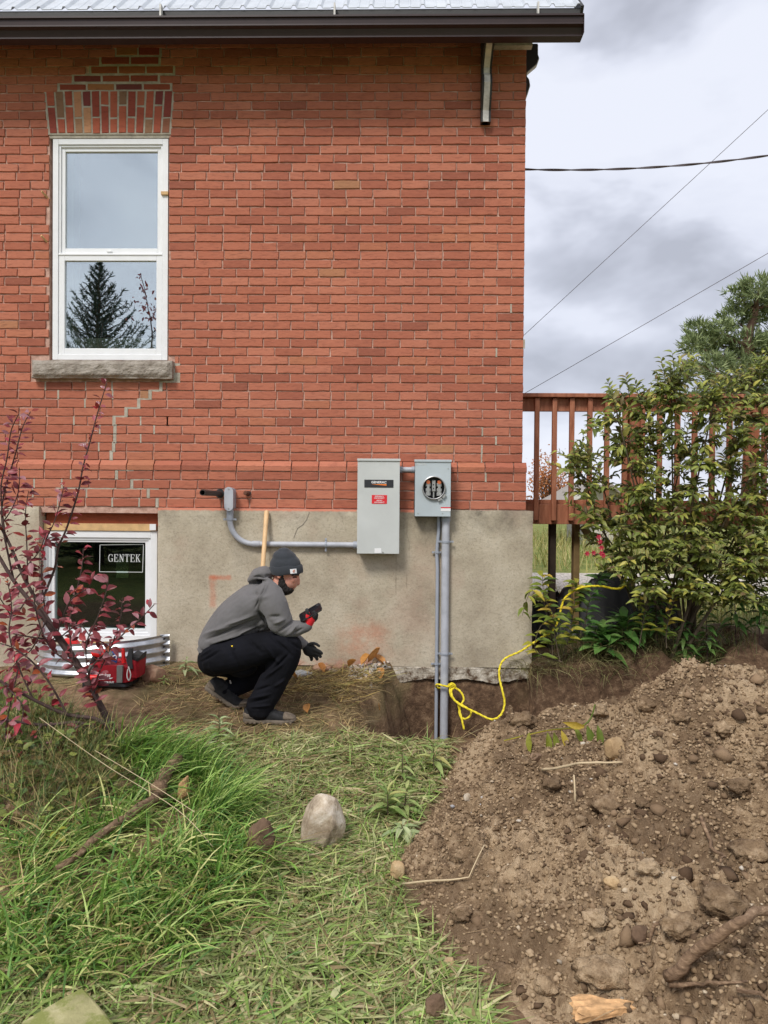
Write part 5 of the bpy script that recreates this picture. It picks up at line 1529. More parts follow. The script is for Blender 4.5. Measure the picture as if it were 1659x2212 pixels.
# tool bag: red canvas tote on a black tray, grey straps, tools standing in it
MAT['red_canvas'] = simple('red_canvas', lin(156, 14, 32), 0.8, var=0.12, scale=20, bump=0.25, bscale=300)
MAT['grey_strap'] = simple('grey_strap', lin(120, 120, 116), 0.85, var=0.1, bump=0.2, bscale=300)
MAT['black_canvas'] = simple('black_canvas', (0.03, 0.03, 0.032), 0.8, bump=0.2, bscale=300)
MAT['blue_plastic'] = simple('blue_plastic', lin(40, 110, 190), 0.4)
yb = 4.98
b0, b1 = W(197, 1484, yb), W(312, 1484, yb)
zb0 = W(250, 1484, yb).z; ztop = W(250, 1412, yb).z
bag = empty('tool_bag', ((b0.x+b1.x)/2, yb+0.12, zb0), 'red canvas tool bag with white script lettering and grey straps', 'tool bag')
def tote(x0, x1, y0, y1, z0, z1, flare, mat, name, parent, nz=6):
    m = MB(); vs = []; N = 32
    for j in range(nz+1):
        f = j/nz; g = flare*f
        cx, cy, hx, hy = (x0+x1)/2, (y0+y1)/2, (x1-x0)/2+g*0.3, (y1-y0)/2+g
        for k in range(N):
            t = 2*math.pi*k/N; c_, s_ = math.cos(t), math.sin(t); e_ = 0.42
            vs.append((cx + hx*math.copysign(abs(c_)**e_, c_), cy + hy*math.copysign(abs(s_)**e_, s_) + 0.006*math.sin(7*t+3*f), z0 + (z1-z0)*f + (0.012*math.sin(3*t+1) if j == nz else 0)))
    fs = [(j*N+k, j*N+(k+1) % N, (j+1)*N+(k+1) % N, (j+1)*N+k) for j in range(nz) for k in range(N)] + [tuple(range(N-1, -1, -1)), tuple(nz*N+k for k in range(N))]
    return m.add(vs, fs).build(name, mat, parent, smooth=True)
zt1 = zb0 + 0.028; zt2_ = W(250, 1438, yb).z
tote(b0.x+0.005, b1.x-0.055, yb-0.005, yb+0.25, zb0, zt1, 0.0, MAT['black_plastic'], 'tray', bag, 2)
body = tote(b0.x+0.01, b1.x-0.05, yb, yb+0.24, zt1+0.001, zt2_, 0.01, MAT['red_canvas'], 'body', bag)
for px in (205, 268):
    a = W(px, 1450, yb).x; 
    MB().add([(a, yb-0.014, zt1+0.004), (a+0.036, yb-0.014, zt1+0.004), (a+0.042, yb-0.022, zt2_+0.004), (a+0.004, yb-0.022, zt2_+0.004), (a, yb+0.0, zt1+0.004), (a+0.036, yb+0.0, zt1+0.004), (a+0.042, yb+0.0, zt2_+0.004), (a+0.004, yb+0.0, zt2_+0.004)],
             [(0,1,2,3),(7,6,5,4),(0,4,5,1),(1,5,6,2),(2,6,7,3),(3,7,4,0)]).build('strap', MAT['grey_strap'], bag)
lx = W(237, 1459, yb).x; lz = W(237, 1457, yb).z
text_part('lettering', 'Milwaukee', body, MAT['print_white'], (lx, lz), 0.030, yb-0.0185, bold=0.012, shear=0.35, sx=0.62)
MB().add([(lx-0.05, yb-0.0185, lz-0.028), (lx+0.075, yb-0.0185, lz-0.016), (lx+0.06, yb-0.0185, lz-0.025), (lx-0.03, yb-0.0185, lz-0.034)], [(0,1,2,3)]).build('underline', MAT['print_white'], body)
q = W(250, 1474, yb); text_part('lettering', 'PACKOUT', body, MAT['print_white'], (q.x, q.z+0.004), 0.012, yb-0.0165, bold=0.02)
# side pocket on the right
pk0, pk1 = W(290, 1470, yb), W(311, 1420, yb)
tote(pk0.x, pk1.x, yb+0.02, yb+0.18, zt1+0.03, W(300, 1428, yb).z, 0.012, MAT['red_canvas'], 'side_pocket', bag)
tote(pk0.x+0.002, pk1.x+0.006, yb+0.016, yb+0.184, W(300, 1429, yb).z, W(300, 1420, yb).z, 0.006, MAT['black_canvas'], 'pocket_rim', bag, 2)
MB().tube(smooth_path([W(292, 1440, yb-0.03), W(297, 1458, yb-0.035), W(293, 1470, yb-0.035), W(289, 1460, yb-0.035), W(291, 1445, yb-0.03)], 5), 0.004, 7).build('loop', MAT['worn_white'], bag, smooth=True)
# tools as parts of what the bag carries
def tool(name, label, cat, parts):
    r_ = empty(name, parts[0][3], label, cat)
    for nm, mb, mt, _ in parts: mb.build(nm, MAT[mt], r_, smooth=True)
c0 = W(232, 1420, yb+0.08)
drill = []
drill.append(('motor_body', MB().tube([W(214, 1412, yb+0.06), W(222, 1410, yb+0.06), W(240, 1413, yb+0.06), W(243, 1413, yb+0.06)], [0.02, 0.03, 0.03, 0.022], 14), 'red_plastic', c0))
drill.append(('chuck', MB().tube([W(243, 1414, yb+0.06), W(252, 1415, yb+0.06), W(258, 1416, yb+0.06)], [0.026, 0.024, 0.014], 14), 'grey_strap', c0))
drill.append(('grip', MB().tube([W(222, 1414, yb+0.06), W(214, 1432, yb+0.06), W(206, 1450, yb+0.06)], [0.02, 0.017, 0.02], 12), 'black_plastic', c0))
tool('drill', 'red and black cordless drill lying on top of the tool bag', 'drill', drill)
c0 = W(262, 1415, yb+0.1)
tool('level', 'blue plastic tool sticking out of the tool bag', 'tool', [('body', MB().beam(W(260, 1440, yb+0.1), W(264, 1400, yb+0.1), 0.035, 0.02, (0,1,0)), 'blue_plastic', c0), ('loop', MB().tube(smooth_path([W(258, 1418, yb+0.04), W(266, 1416, yb+0.04), W(264, 1426, yb+0.04), W(258, 1422, yb+0.04)], 4), 0.004, 6), 'print_white', c0)])
c0 = W(281, 1415, yb+0.1)
tool('screwdriver', 'red handled tool standing at the right of the tool bag', 'tool', [('handle', MB().tube([W(280, 1400, yb+0.08), W(280.5, 1408, yb+0.08), W(281, 1420, yb+0.08), W(282, 1432, yb+0.08)], [0.008, 0.013, 0.012, 0.016], 10), 'red_plastic', c0)])
c0 = W(300, 1415, yb+0.1)
pm_ = MB(); pm_.prism([(W(292, 1445, yb).x, W(292, 1445, yb).z), (W(287, 1425, yb).x, W(287, 1425, yb).z), (W(293, 1402, yb).x, W(293, 1402, yb).z), (W(299, 1402, yb).x, W(299, 1402, yb).z), (W(301, 1445, yb).x, W(301, 1445, yb).z)], 'y', yb+0.0, yb+0.03)
tool('tool_pouch', 'black pouch standing at the right rim of the tool bag', 'pouch', [('flap', pm_, 'black_canvas', c0)])
# red and grey impact driver lying in front of the bag
c0 = W(210, 1475, yb-0.06)
tool('impact_driver', 'red and black power tool on the ground left of the tool bag', 'power tool', [
    ('body', MB().tube([W(196, 1466, yb-0.05), W(202, 1464, yb-0.05), W(222, 1464, yb-0.05), W(228, 1461, yb-0.05)], [0.012, 0.02, 0.02, 0.012], 12), 'red_plastic', c0),
    ('battery', MB().box(W(197, 1470, yb-0.05).x, W(222, 1470, yb-0.05).x, yb-0.09, yb-0.03, W(210, 1484, yb-0.05).z, W(210, 1470, yb-0.05).z, 0.006), 'black_plastic', c0)])

for o_ in list(scene.objects):
    if o_.parent is None and o_.name.split('.')[0] in ('tool_bag', 'drill', 'level', 'screwdriver', 'tool_pouch', 'impact_driver'): o_.location.x -= 0.045
# ================================================================ crouching man
def U(u, v, Y): return W(411.4 + u*0.19505, 1161.3 + v*0.19505, Y)
US = 0.19505/FPX
YN, YMID, YF = 4.56, 4.73, 4.90
foot_z = float(ground_z(U(880, 2065, YN).x, YN))
man = empty('person', (U(700, 2000, YMID).x, YMID, foot_z), 'crouching man in grey hoodie, black trousers and knit cap reading a phone', 'person')

def blob_tube(mb, pts, n=14):
    """chain of round sections (u, v, Y, radius in u [, depth radius in metres])"""
    P = [U(p[0], p[1], p[2]) for p in pts]
    rin = [p[3]*US*p[2] for p in pts]; rdp = [(p[4] if len(p) > 4 else rin[i]) for i, p in enumerate(pts)]
    rings = []
    for i, p in enumerate(P):
        d = P[min(i+1, len(P)-1)] - P[max(i-1, 0)]
        if d.length < 1e-9: d = Vector((0, 0, 1))
        d.normalize()
        dep = Vector((0, 1, 0)); dep = (dep - d*dep.dot(d))
        if dep.length < 0.2: dep = Vector((1, 0, 0)) - d*d.x
        dep.normalize(); inn = d.cross(dep).normalized()
        rings.append([p + inn*math.cos(2*math.pi*k/n)*rin[i] + dep*math.sin(2*math.pi*k/n)*rdp[i] for k in range(n)])
    vs = [q for g in rings for q in g]
    fs = [(i*n+k, i*n+(k+1) % n, (i+1)*n+(k+1) % n, (i+1)*n+k) for i in range(len(P)-1) for k in range(n)]
    fs += [tuple(range(n-1, -1, -1)), tuple((len(P)-1)*n+k for k in range(n))]
    mb.add(vs, fs)
    for i in (0, len(P)-1): mb.ball(P[i], (rin[i]*0.98, rdp[i]*0.98, rin[i]*0.98), 2)
def dense(pts, k=4):
    """smooth in-between sections"""
    A = np.array([list(p) + ([p[3]*US*p[2]] if len(p) == 4 else []) for p in pts], float); out = []
    for i in range(len(A)-1):
        p0, p1, p2, p3 = A[max(i-1, 0)], A[i], A[i+1], A[min(i+2, len(A)-1)]
        for j in range(k):
            t = j/k; out.append(0.5*((2*p1) + (p2-p0)*t + (2*p0-5*p1+4*p2-p3)*t*t + (3*p1-p0-3*p2+p3)*t**3))
    out.append(A[-1]); return [tuple(q) for q in out]
def eball(mb, u, v, Y, ru, rv, ry, tilt=0.0, sub=3):
    """ellipsoid: ru, rv in picture units, ry in metres, tilted in the side view"""
    c = U(u, v, Y); k = US*Y
    bm = bmesh.new(); bmesh.ops.create_icosphere(bm, subdivisions=sub, radius=1)
    M = Matrix.Rotation(tilt, 3, 'Y')
    for q in bm.verts: q.co = M @ Vector((q.co.x*ru*k, q.co.y*ry, q.co.z*rv*k)) + c
    mb.bm(bm)
def remesh(name, mb, mat, voxel, iters=6, factor=0.5, disp=None, parent=man):
    off = wloc(parent)
    me = bpy.data.meshes.new(name)
    me.from_pydata([(v[0]-off.x, v[1]-off.y, v[2]-off.z) for v in mb.v], [], mb.f)
    bm = bmesh.new(); bm.from_mesh(me); bmesh.ops.recalc_face_normals(bm, faces=bm.faces[:]); bm.to_mesh(me); bm.free()
    tmp = bpy.data.objects.new('tmp', me); COL.objects.link(tmp)
    md = tmp.modifiers.new('r', 'REMESH'); md.mode = 'VOXEL'; md.voxel_size = voxel; md.use_smooth_shade = True
    if iters:
        sm = tmp.modifiers.new('s', 'SMOOTH'); sm.iterations = iters; sm.factor = factor
    dg = bpy.context.evaluated_depsgraph_get(); dg.update()
    out = bpy.data.meshes.new_from_object(tmp.evaluated_get(dg))
    bpy.data.objects.remove(tmp, do_unlink=True)
    if disp is not None:
        nv = len(out.vertices); co = np.empty(nv*3, np.float32); out.vertices.foreach_get('co', co); co = co.reshape(-1, 3)
        no = np.empty(nv*3, np.float32); out.vertices.foreach_get('normal', no); no = no.reshape(-1, 3)
        w = co + np.array(off)
        # back to picture units of the side view for placing folds
        d = disp(w, no)
        out.vertices.foreach_set('co', (co + no*d[:, None]).astype(np.float32).ravel()); out.update()
    out.name = name; out.materials.clear()
    return link_mesh(name, out, mat, parent, True)
def to_uv(w):
    q = (w - np.array((0, 0, EYE))) @ CRI.T
    px = 829.5 + FPX*q[:, 0]/-q[:, 2]; py = 1106.0 - FPX*q[:, 1]/-q[:, 2]
    return (px-411.4)/0.19505, (py-1161.3)/0.19505

def cloth(name, c, var=0.12, rough=0.92, wear=None, sheen=0.15):
    n = NT(name)
    base = n.ramp(n.noise(7, 4, 0.6), [(0.3, tuple(x*(1-var) for x in c)), (0.7, tuple(x*(1+var) for x in c))])
    if wear: base = n.mix(base, wear, n.ramp(n.noise(5, 4, 0.7), [(0.55, 0.0), (0.75, 0.5)]))
    n.col(base); n.bump(n.noise(420, 2), 0.35, 0.0015)
    n.b.inputs['Sheen Weight'].default_value = sheen
    return n.set(rough, spec=0.2)
MAT['hoodie'] = cloth('grey_fleece', lin(104, 102, 102), 0.10, wear=lin(124, 118, 114))
MAT['trousers'] = cloth('black_denim', (0.0052, 0.0054, 0.0085), 0.3, 0.9, wear=(0.013, 0.013, 0.017), sheen=0.0)
MAT['beanie'] = cloth('charcoal_knit', lin(58, 61, 66), 0.12)
n = NT('skin')
n.col(n.ramp(n.noise(20, 4, 0.6), [(0.3, lin(196, 132, 112)), (0.7, lin(222, 164, 142))]))
n.b.inputs['Subsurface Weight'].default_value = 0.12; n.b.inputs['Subsurface Radius'].default_value = (0.01, 0.004, 0.002)
MAT['skin'] = n.set(0.5, spec=0.4)
MAT['hair'] = simple('dark_hair', (0.017, 0.012, 0.010), 0.7, var=0.4, scale=160, bump=0.9, bscale=260, bdist=0.004)
MAT['glove_red'] = cloth('red_glove', lin(214, 40, 48), 0.12)
MAT['glove_black'] = cloth('black_glove', (0.02, 0.021, 0.022), 0.3, 0.75)
MAT['boot'] = simple('muddy_boot', lin(34, 34, 36), 0.85, var=0.6, scale=22, bump=0.4)
MAT['sole'] = simple('muddy_sole', lin(104, 94, 82), 0.9, var=0.35, scale=14, bump=0.4)

MAT['mud'] = simple('dried_mud', lin(112, 100, 86), 0.95, var=0.4, scale=30, bump=0.5)
# --- body: one continuous figure under the clothes, head with face
b = MB()
eball(b, 1050, 345, YMID, 158, 190, 0.074, -0.10)                       # skull
eball(b, 1090, 470, YMID, 108, 120, 0.064, -0.12)                       # face
eball(b, 1140, 455, YMID, 62, 80, 0.050, 0.0)                           # cheek front
eball(b, 1065, 560, YMID, 62, 62, 0.048, 0.2)                           # jaw
eball(b, 1082, 598, YMID, 30, 26, 0.024)                                # chin
eball(b, 1186, 405, YMID, 24, 22, 0.046)                                # brow
blob_tube(b, [(1186, 425, YMID, 18, 0.011), (1192, 470, YMID, 22, 0.012), (1188, 508, YMID, 26, 0.016)], 12)   # nose
eball(b, 1163, 520, YMID-0.012, 20, 14, 0.010); eball(b, 1163, 520, YMID+0.012, 20, 14, 0.010)
eball(b, 1128, 562, YMID, 20, 10, 0.022); eball(b, 1122, 577, YMID, 18, 9, 0.020)   # lips
for s in (-1, 1):
    eball(b, 1120, 468, YMID + s*0.040, 50, 42, 0.022)                  # cheekbones
    eball(b, 978, 422, YMID + s*0.072, 24, 40, 0.012, -0.2); eball(b, 985, 440, YMID + s*0.076, 12, 18, 0.010)   # ears
blob_tube(b, dense([(1010, 470, YMID, 95, 0.056), (950, 560, YMID, 92, 0.06), (880, 640, YMID, 110, 0.075)]), 14)
blob_tube(b, dense([(860, 640, YMID, 110, 0.15), (690, 770, YMID, 170, 0.15), (480, 950, YMID, 160, 0.14), (320, 1190, YMID, 120, 0.12), (310, 1320, YMID, 100, 0.11)]), 16)
for yy, arm in ((YN, [(870, 650, 90), (950, 850, 80), (1070, 1000, 62), (1180, 995, 52), (1275, 985, 38), (1312, 940, 36), (1335, 890, 38)]),
                (YF, [(860, 650, 90), (920, 850, 80), (1000, 1060, 62), (1130, 1130, 52), (1240, 1185, 38), (1300, 1230, 40)])):
    blob_tube(b, dense([(u, v, yy + (0.03 if yy == YN else -0.03)*(i == 0), r) for i, (u, v, r) in enumerate(arm)]), 10)
for yy, leg in ((YN, [(340, 1330, 100), (700, 1250, 110), (1080, 1205, 88), (940, 1540, 90), (790, 1850, 60), (790, 1960, 55)]),
                (YF, [(340, 1340, 100), (700, 1340, 100), (970, 1330, 80), (720, 1540, 80), (420, 1720, 60), (400, 1790, 50)])):
    blob_tube(b, [(u, v, yy, r) for u, v, r in leg[:3]], 12); blob_tube(b, [(u, v, yy, r) for u, v, r in leg[2:]], 12)
blob_tube(b, [(780, 1985, YN, 55), (950, 2010, YN, 50), (1080, 2015, YN, 40)], 10)
blob_tube(b, [(380, 1790, YF, 50), (460, 1850, YF, 45), (540, 1890, YF, 36)], 10)
remesh('body', b, MAT['skin'], 0.0046, 3, 0.5)

# --- beard, brows, lashes
b = MB()
eball(b, 1052, 575, YMID, 66, 66, 0.056, 0.2); eball(b, 1072, 606, YMID, 40, 30, 0.036)
eball(b, 1104, 590, YMID, 32, 24, 0.034); eball(b, 1085, 570, YMID-0.036, 40, 30, 0.014); eball(b, 1085, 570, YMID+0.036, 40, 30, 0.014); eball(b, 1112, 606, YMID, 16, 14, 0.024)
for s in (-1, 1):
    blob_tube(b, [(1018, 415, YMID + s*0.0655, 16, 0.007), (1006, 460, YMID + s*0.066, 30, 0.009), (1012, 520, YMID + s*0.060, 50, 0.012), (1050, 570, YMID + s*0.048, 50, 0.014)], 12)
    blob_tube(b, [(1096, 574, YMID + s*0.040, 26, 0.010), (1124, 554, YMID + s*0.031, 16, 0.009), (1152, 545, YMID + s*0.014, 12, 0.011)], 10)
eball(b, 1146, 548, YMID, 22, 15, 0.024); eball(b, 1118, 580, YMID, 30, 26, 0.032)
remesh('beard', b, MAT['hair'], 0.0036, 2, 0.5, lambda w, no: 0.0035*fbm(w[:,0]*160, w[:,1]*160, w[:,2]*160, 2, 5))
for s in (-1, 1):
    b = MB(); blob_tube(b, [(1124, 420, YMID + s*0.055, 6), (1158, 406, YMID + s*0.050, 11), (1198, 415, YMID + s*0.036, 8)], 8)
    b.build('eyebrow', MAT['hair'], man, smooth=True)
    b = MB(); blob_tube(b, [(1136, 438, YMID + s*0.0545, 5), (1155, 436, YMID + s*0.050, 10), (1176, 438, YMID + s*0.040, 6)], 8)
    b.build('eyelid', simple('eyelid', lin(84, 52, 44), 0.6), man, smooth=True)

# --- knit cap with turned-up cuff and a small white patch
b = MB()
eball(b, 1052, 310, YMID, 176, 150, 0.090, 0.08); eball(b, 1045, 225, YMID, 138, 100, 0.076, 0.2)
eball(b, 1045, 146, YMID, 64, 40, 0.045, 0.1); eball(b, 982, 168, YMID, 46, 30, 0.04, -0.7); eball(b, 1000, 135, YMID-0.01, 26, 22, 0.03)
capm = remesh('knit_cap', b, MAT['beanie'], 0.005, 5, 0.5, lambda w, no: 0.0022*fbm(w[:,0]*30, w[:,1]*30, w[:,2]*14, 3, 6))
cf = MB(); N = 48
rows = [(0, 1.0), (0.15, 1.05), (0.85, 1.05), (1, 1.0), (0.98, 0.9)]
k_ = US*YMID
c_lo, c_hi = U(1066, 402, YMID), U(1054, 306, YMID)
vs = []
for f, g in rows:
    c_ = c_lo.lerp(c_hi, f)
    for k in range(N):
        t = 2*math.pi*k/N
        rx = (176 + 4*math.sin(3*t))*k_*g; x = math.cos(t)*rx
        vs.append((c_.x + x, c_.y + math.sin(t)*0.094*g, c_.z + x*0.06 + 0.003*math.sin(5*t+2)))
cf.add(vs, [(j*N+k, j*N+(k+1) % N, (j+1)*N+(k+1) % N, (j+1)*N+k) for j in range(len(rows)-1) for k in range(N)])
cuff = cf.build('cuff', MAT['beanie'], capm, smooth=True)
# patch follows the curve of the cuff
pv = []; 
t0, t1 = math.acos((1126-1060)/176/1.05), math.acos((1190-1060)/176/1.05)
for f in (0.14, 0.66):
    c_ = c_lo.lerp(c_hi, f)
    for k in range(5):
        t = -(t0 + (t1-t0)*k/4); x = math.cos(t)*176*k_*1.075
        pv.append((c_.x + x, c_.y + math.sin(t)*0.094*1.075, c_.z + x*0.06))
MB().add(pv, [(k, k+1, k+6, k+5) for k in range(4)]).build('patch', MAT['print_white'], capm)
pc = (Vector(pv[2]) + Vector(pv[7]))/2; pn = Vector((math.cos(-(t0+t1)/2)*0.09, math.sin(-(t0+t1)/2)*0.094, 0)).normalized(); px_dir = (Vector(pv[4]) - Vector(pv[0])).normalized()
lg = MB(); pts = []
for k in range(15):
    a = R(40) + R(290)*k/14; rr_ = 0.0062 + 0.0012*math.sin(a*2)
    pts.append(pc + pn*0.0008 + px_dir*(math.cos(a)*rr_ + 0.003) + Vector((0, 0, math.sin(a)*rr_)))
lg.tube(pts, 0.0020, 6); lg.build('patch_mark', MAT['copper'], capm)

# --- hoodie
b = MB()
blob_tube(b, dense([(285, 1225, YMID, 205, 0.175), (330, 1130, YMID, 222, 0.190), (480, 935, YMID, 236, 0.205), (620, 815, YMID, 246, 0.212), (745, 720, YMID, 238, 0.215), (850, 630, YMID, 175, 0.190), (900, 580, YMID, 120, 0.12)], 5), 28)
near_arm = [(860, 640, YN+0.035, 168, 0.085), (915, 740, YN-0.01, 162, 0.082), (965, 860, YN-0.02, 150, 0.076), (1045, 985, YN-0.01, 122, 0.066), (1130, 1010, YN, 98, 0.056), (1210, 998, YN, 82, 0.048), (1272, 985, YN, 68, 0.040), (1296, 978, YN, 62, 0.036)]
blob_tube(b, dense(near_arm, 4), 20)
far_arm = [(860, 640, YF-0.035, 168, 0.085), (900, 760, YF, 160, 0.08), (950, 900, YF, 145, 0.072), (1010, 1040, YF, 118, 0.062), (1120, 1110, YF, 92, 0.05), (1225, 1170, YF, 64, 0.038), (1262, 1190, YF, 58, 0.034)]
blob_tube(b, dense(far_arm, 4), 18)
eball(b, 640, 985, YMID, 260, 130, 0.17, -0.5); eball(b, 830, 900, YMID, 120, 170, 0.16)
# bunched hood and collar
blob_tube(b, dense([(668, 470, YMID, 40, 0.05), (735, 425, YMID, 72, 0.10), (810, 385, YMID, 72, 0.11), (865, 400, YMID, 62, 0.10)], 4), 18)
ringp = []
for k in range(19):
    t = 2*math.pi*k/18
    ringp.append((865 + 135*math.cos(t), 500 + 120*math.cos(t)*0.95 + 20*math.sin(t)*0, YMID - 0.105*math.sin(t), 50))
blob_tube(b, ringp, 12)
def fold(u, v, u0, v0, u1, v1, w):
    """ridge profile round a line in the side view"""
    dx, dy = u1-u0, v1-v0; L2 = dx*dx + dy*dy
    t = np.clip(((u-u0)*dx + (v-v0)*dy)/L2, 0, 1); d = np.hypot(u-u0-t*dx, v-v0-t*dy)
    return np.exp(-(d/w)**2) * np.sin(np.pi*np.clip(t*0.9+0.08, 0, 1))
def hood_disp(w, no):
    u, v = to_uv(w)
    d = 0.0035*fbm(w[:,0]*9, w[:,1]*9, w[:,2]*9, 3, 11) + 0.0014*fbm(w[:,0]*40, w[:,1]*40, w[:,2]*40, 2, 12)
    nearside = (w[:, 1] < YMID).astype(float)
    F = [(180,1130,760,900,16,-9), (150,1080,720,850,20,7), (230,1200,830,985,15,-8), (250,1175,800,945,16,7), (300,1010,760,870,14,-5), (330,1215,860,1030,13,-7),
         (820,900,960,1060,16,6), (760,830,900,1020,14,-8), (880,880,1010,870,18,-5), (930,950,1050,900,16,5), (990,1040,1140,930,14,-6), (1060,1080,1200,960,15,5), (1120,1075,1255,1000,12,-4),
         (835,520,712,790,7,-6), (862,508,735,800,8,4), (620,600,760,640,25,-4), (660,500,860,470,16,-6), (700,440,900,420,14,-7), (700,690,900,640,26,3)]
    for (a, b_, c_, e_, wd, amp) in F: d = d + nearside*amp*0.0034*fold(u, v, a, b_, c_, e_, wd)
    # ribbed hem and cuff
    hem = np.exp(-((v - (1262 - (u-100)*0.28))/30)**2) * (u < 560)
    d = d - 0.004*hem*nearside*(u > 60)
    return d
hoodie = remesh('hoodie', b, MAT['hoodie'], 0.0052, 6, 0.5, hood_disp)
# --- trousers
b = MB()
eball(b, 275, 1345, YMID-0.07, 192, 195, 0.125, 0.3); eball(b, 275, 1345, YMID+0.07, 192, 195, 0.125, 0.3)
blob_tube(b, dense([(300, 1330, YN+0.04, 195, 0.11), (480, 1300, YN+0.01, 190, 0.108), (720, 1240, YN, 185, 0.100), (930, 1200, YN, 160, 0.090), (1095, 1205, YN, 146, 0.080)], 4), 20)
blob_tube(b, dense([(1095, 1225, YN, 148, 0.080), (1040, 1360, YN, 160, 0.080), (960, 1500, YN, 165, 0.080), (880, 1660, YN, 158, 0.078), (805, 1800, YN, 150, 0.074), (775, 1862, YN, 156, 0.073), (772, 1880, YN, 160, 0.074)], 4), 20)
blob_tube(b, dense([(300, 1340, YF-0.04, 195, 0.11), (560, 1380, YF, 175, 0.10), (800, 1370, YF, 150, 0.09), (980, 1320, YF, 130, 0.08)], 4), 18)
blob_tube(b, dense([(980, 1330, YF, 130, 0.08), (800, 1480, YF, 135, 0.075), (620, 1590, YF, 120, 0.07), (470, 1660, YF-0.05, 115, 0.066), (400, 1690, YF-0.08, 108, 0.064)], 4), 16)
eball(b, 560, 1420, YN+0.06, 190, 130, 0.07)
def leg_disp(w, no):
    u, v = to_uv(w)
    d = 0.004*fbm(w[:,0]*10, w[:,1]*10, w[:,2]*10, 3, 14) + 0.0012*fbm(w[:,0]*45, w[:,1]*45, w[:,2]*45, 2, 15)
    F = [(1080,1120,1230,1250,14,-6), (900,1100,1150,1330,18,-6), (820,1180,1000,1420,16,5), (640,1120,800,1300,20,-5), (760,1500,960,1330,18,-8), (820,1560,1040,1380,16,6), (700,1700,900,1640,15,-5), (640,1830,880,1780,12,-5), (660,1880,900,1850,12,5), (640,1790,900,1730,13,4), (400,1180,560,1480,22,-4), (120,1380,330,1250,14,-5), (100,1320,300,1200,12,4), (900,1480,1100,1280,15,-6), (930,1650,1060,1560,14,4)]
    for (a, b_, c_, e_, wd, amp) in F: d = d + (w[:, 1] < YMID)*amp*0.0030*fold(u, v, a, b_, c_, e_, wd)
    return d
remesh('trousers', b, MAT['trousers'], 0.0055, 5, 0.5, leg_disp)
q = U(461, 1203, YN-0.105); MB().ball(q, 0.0055, 2).build('rivet', simple('rivet', lin(240, 200, 40), 0.5), man, smooth=True)

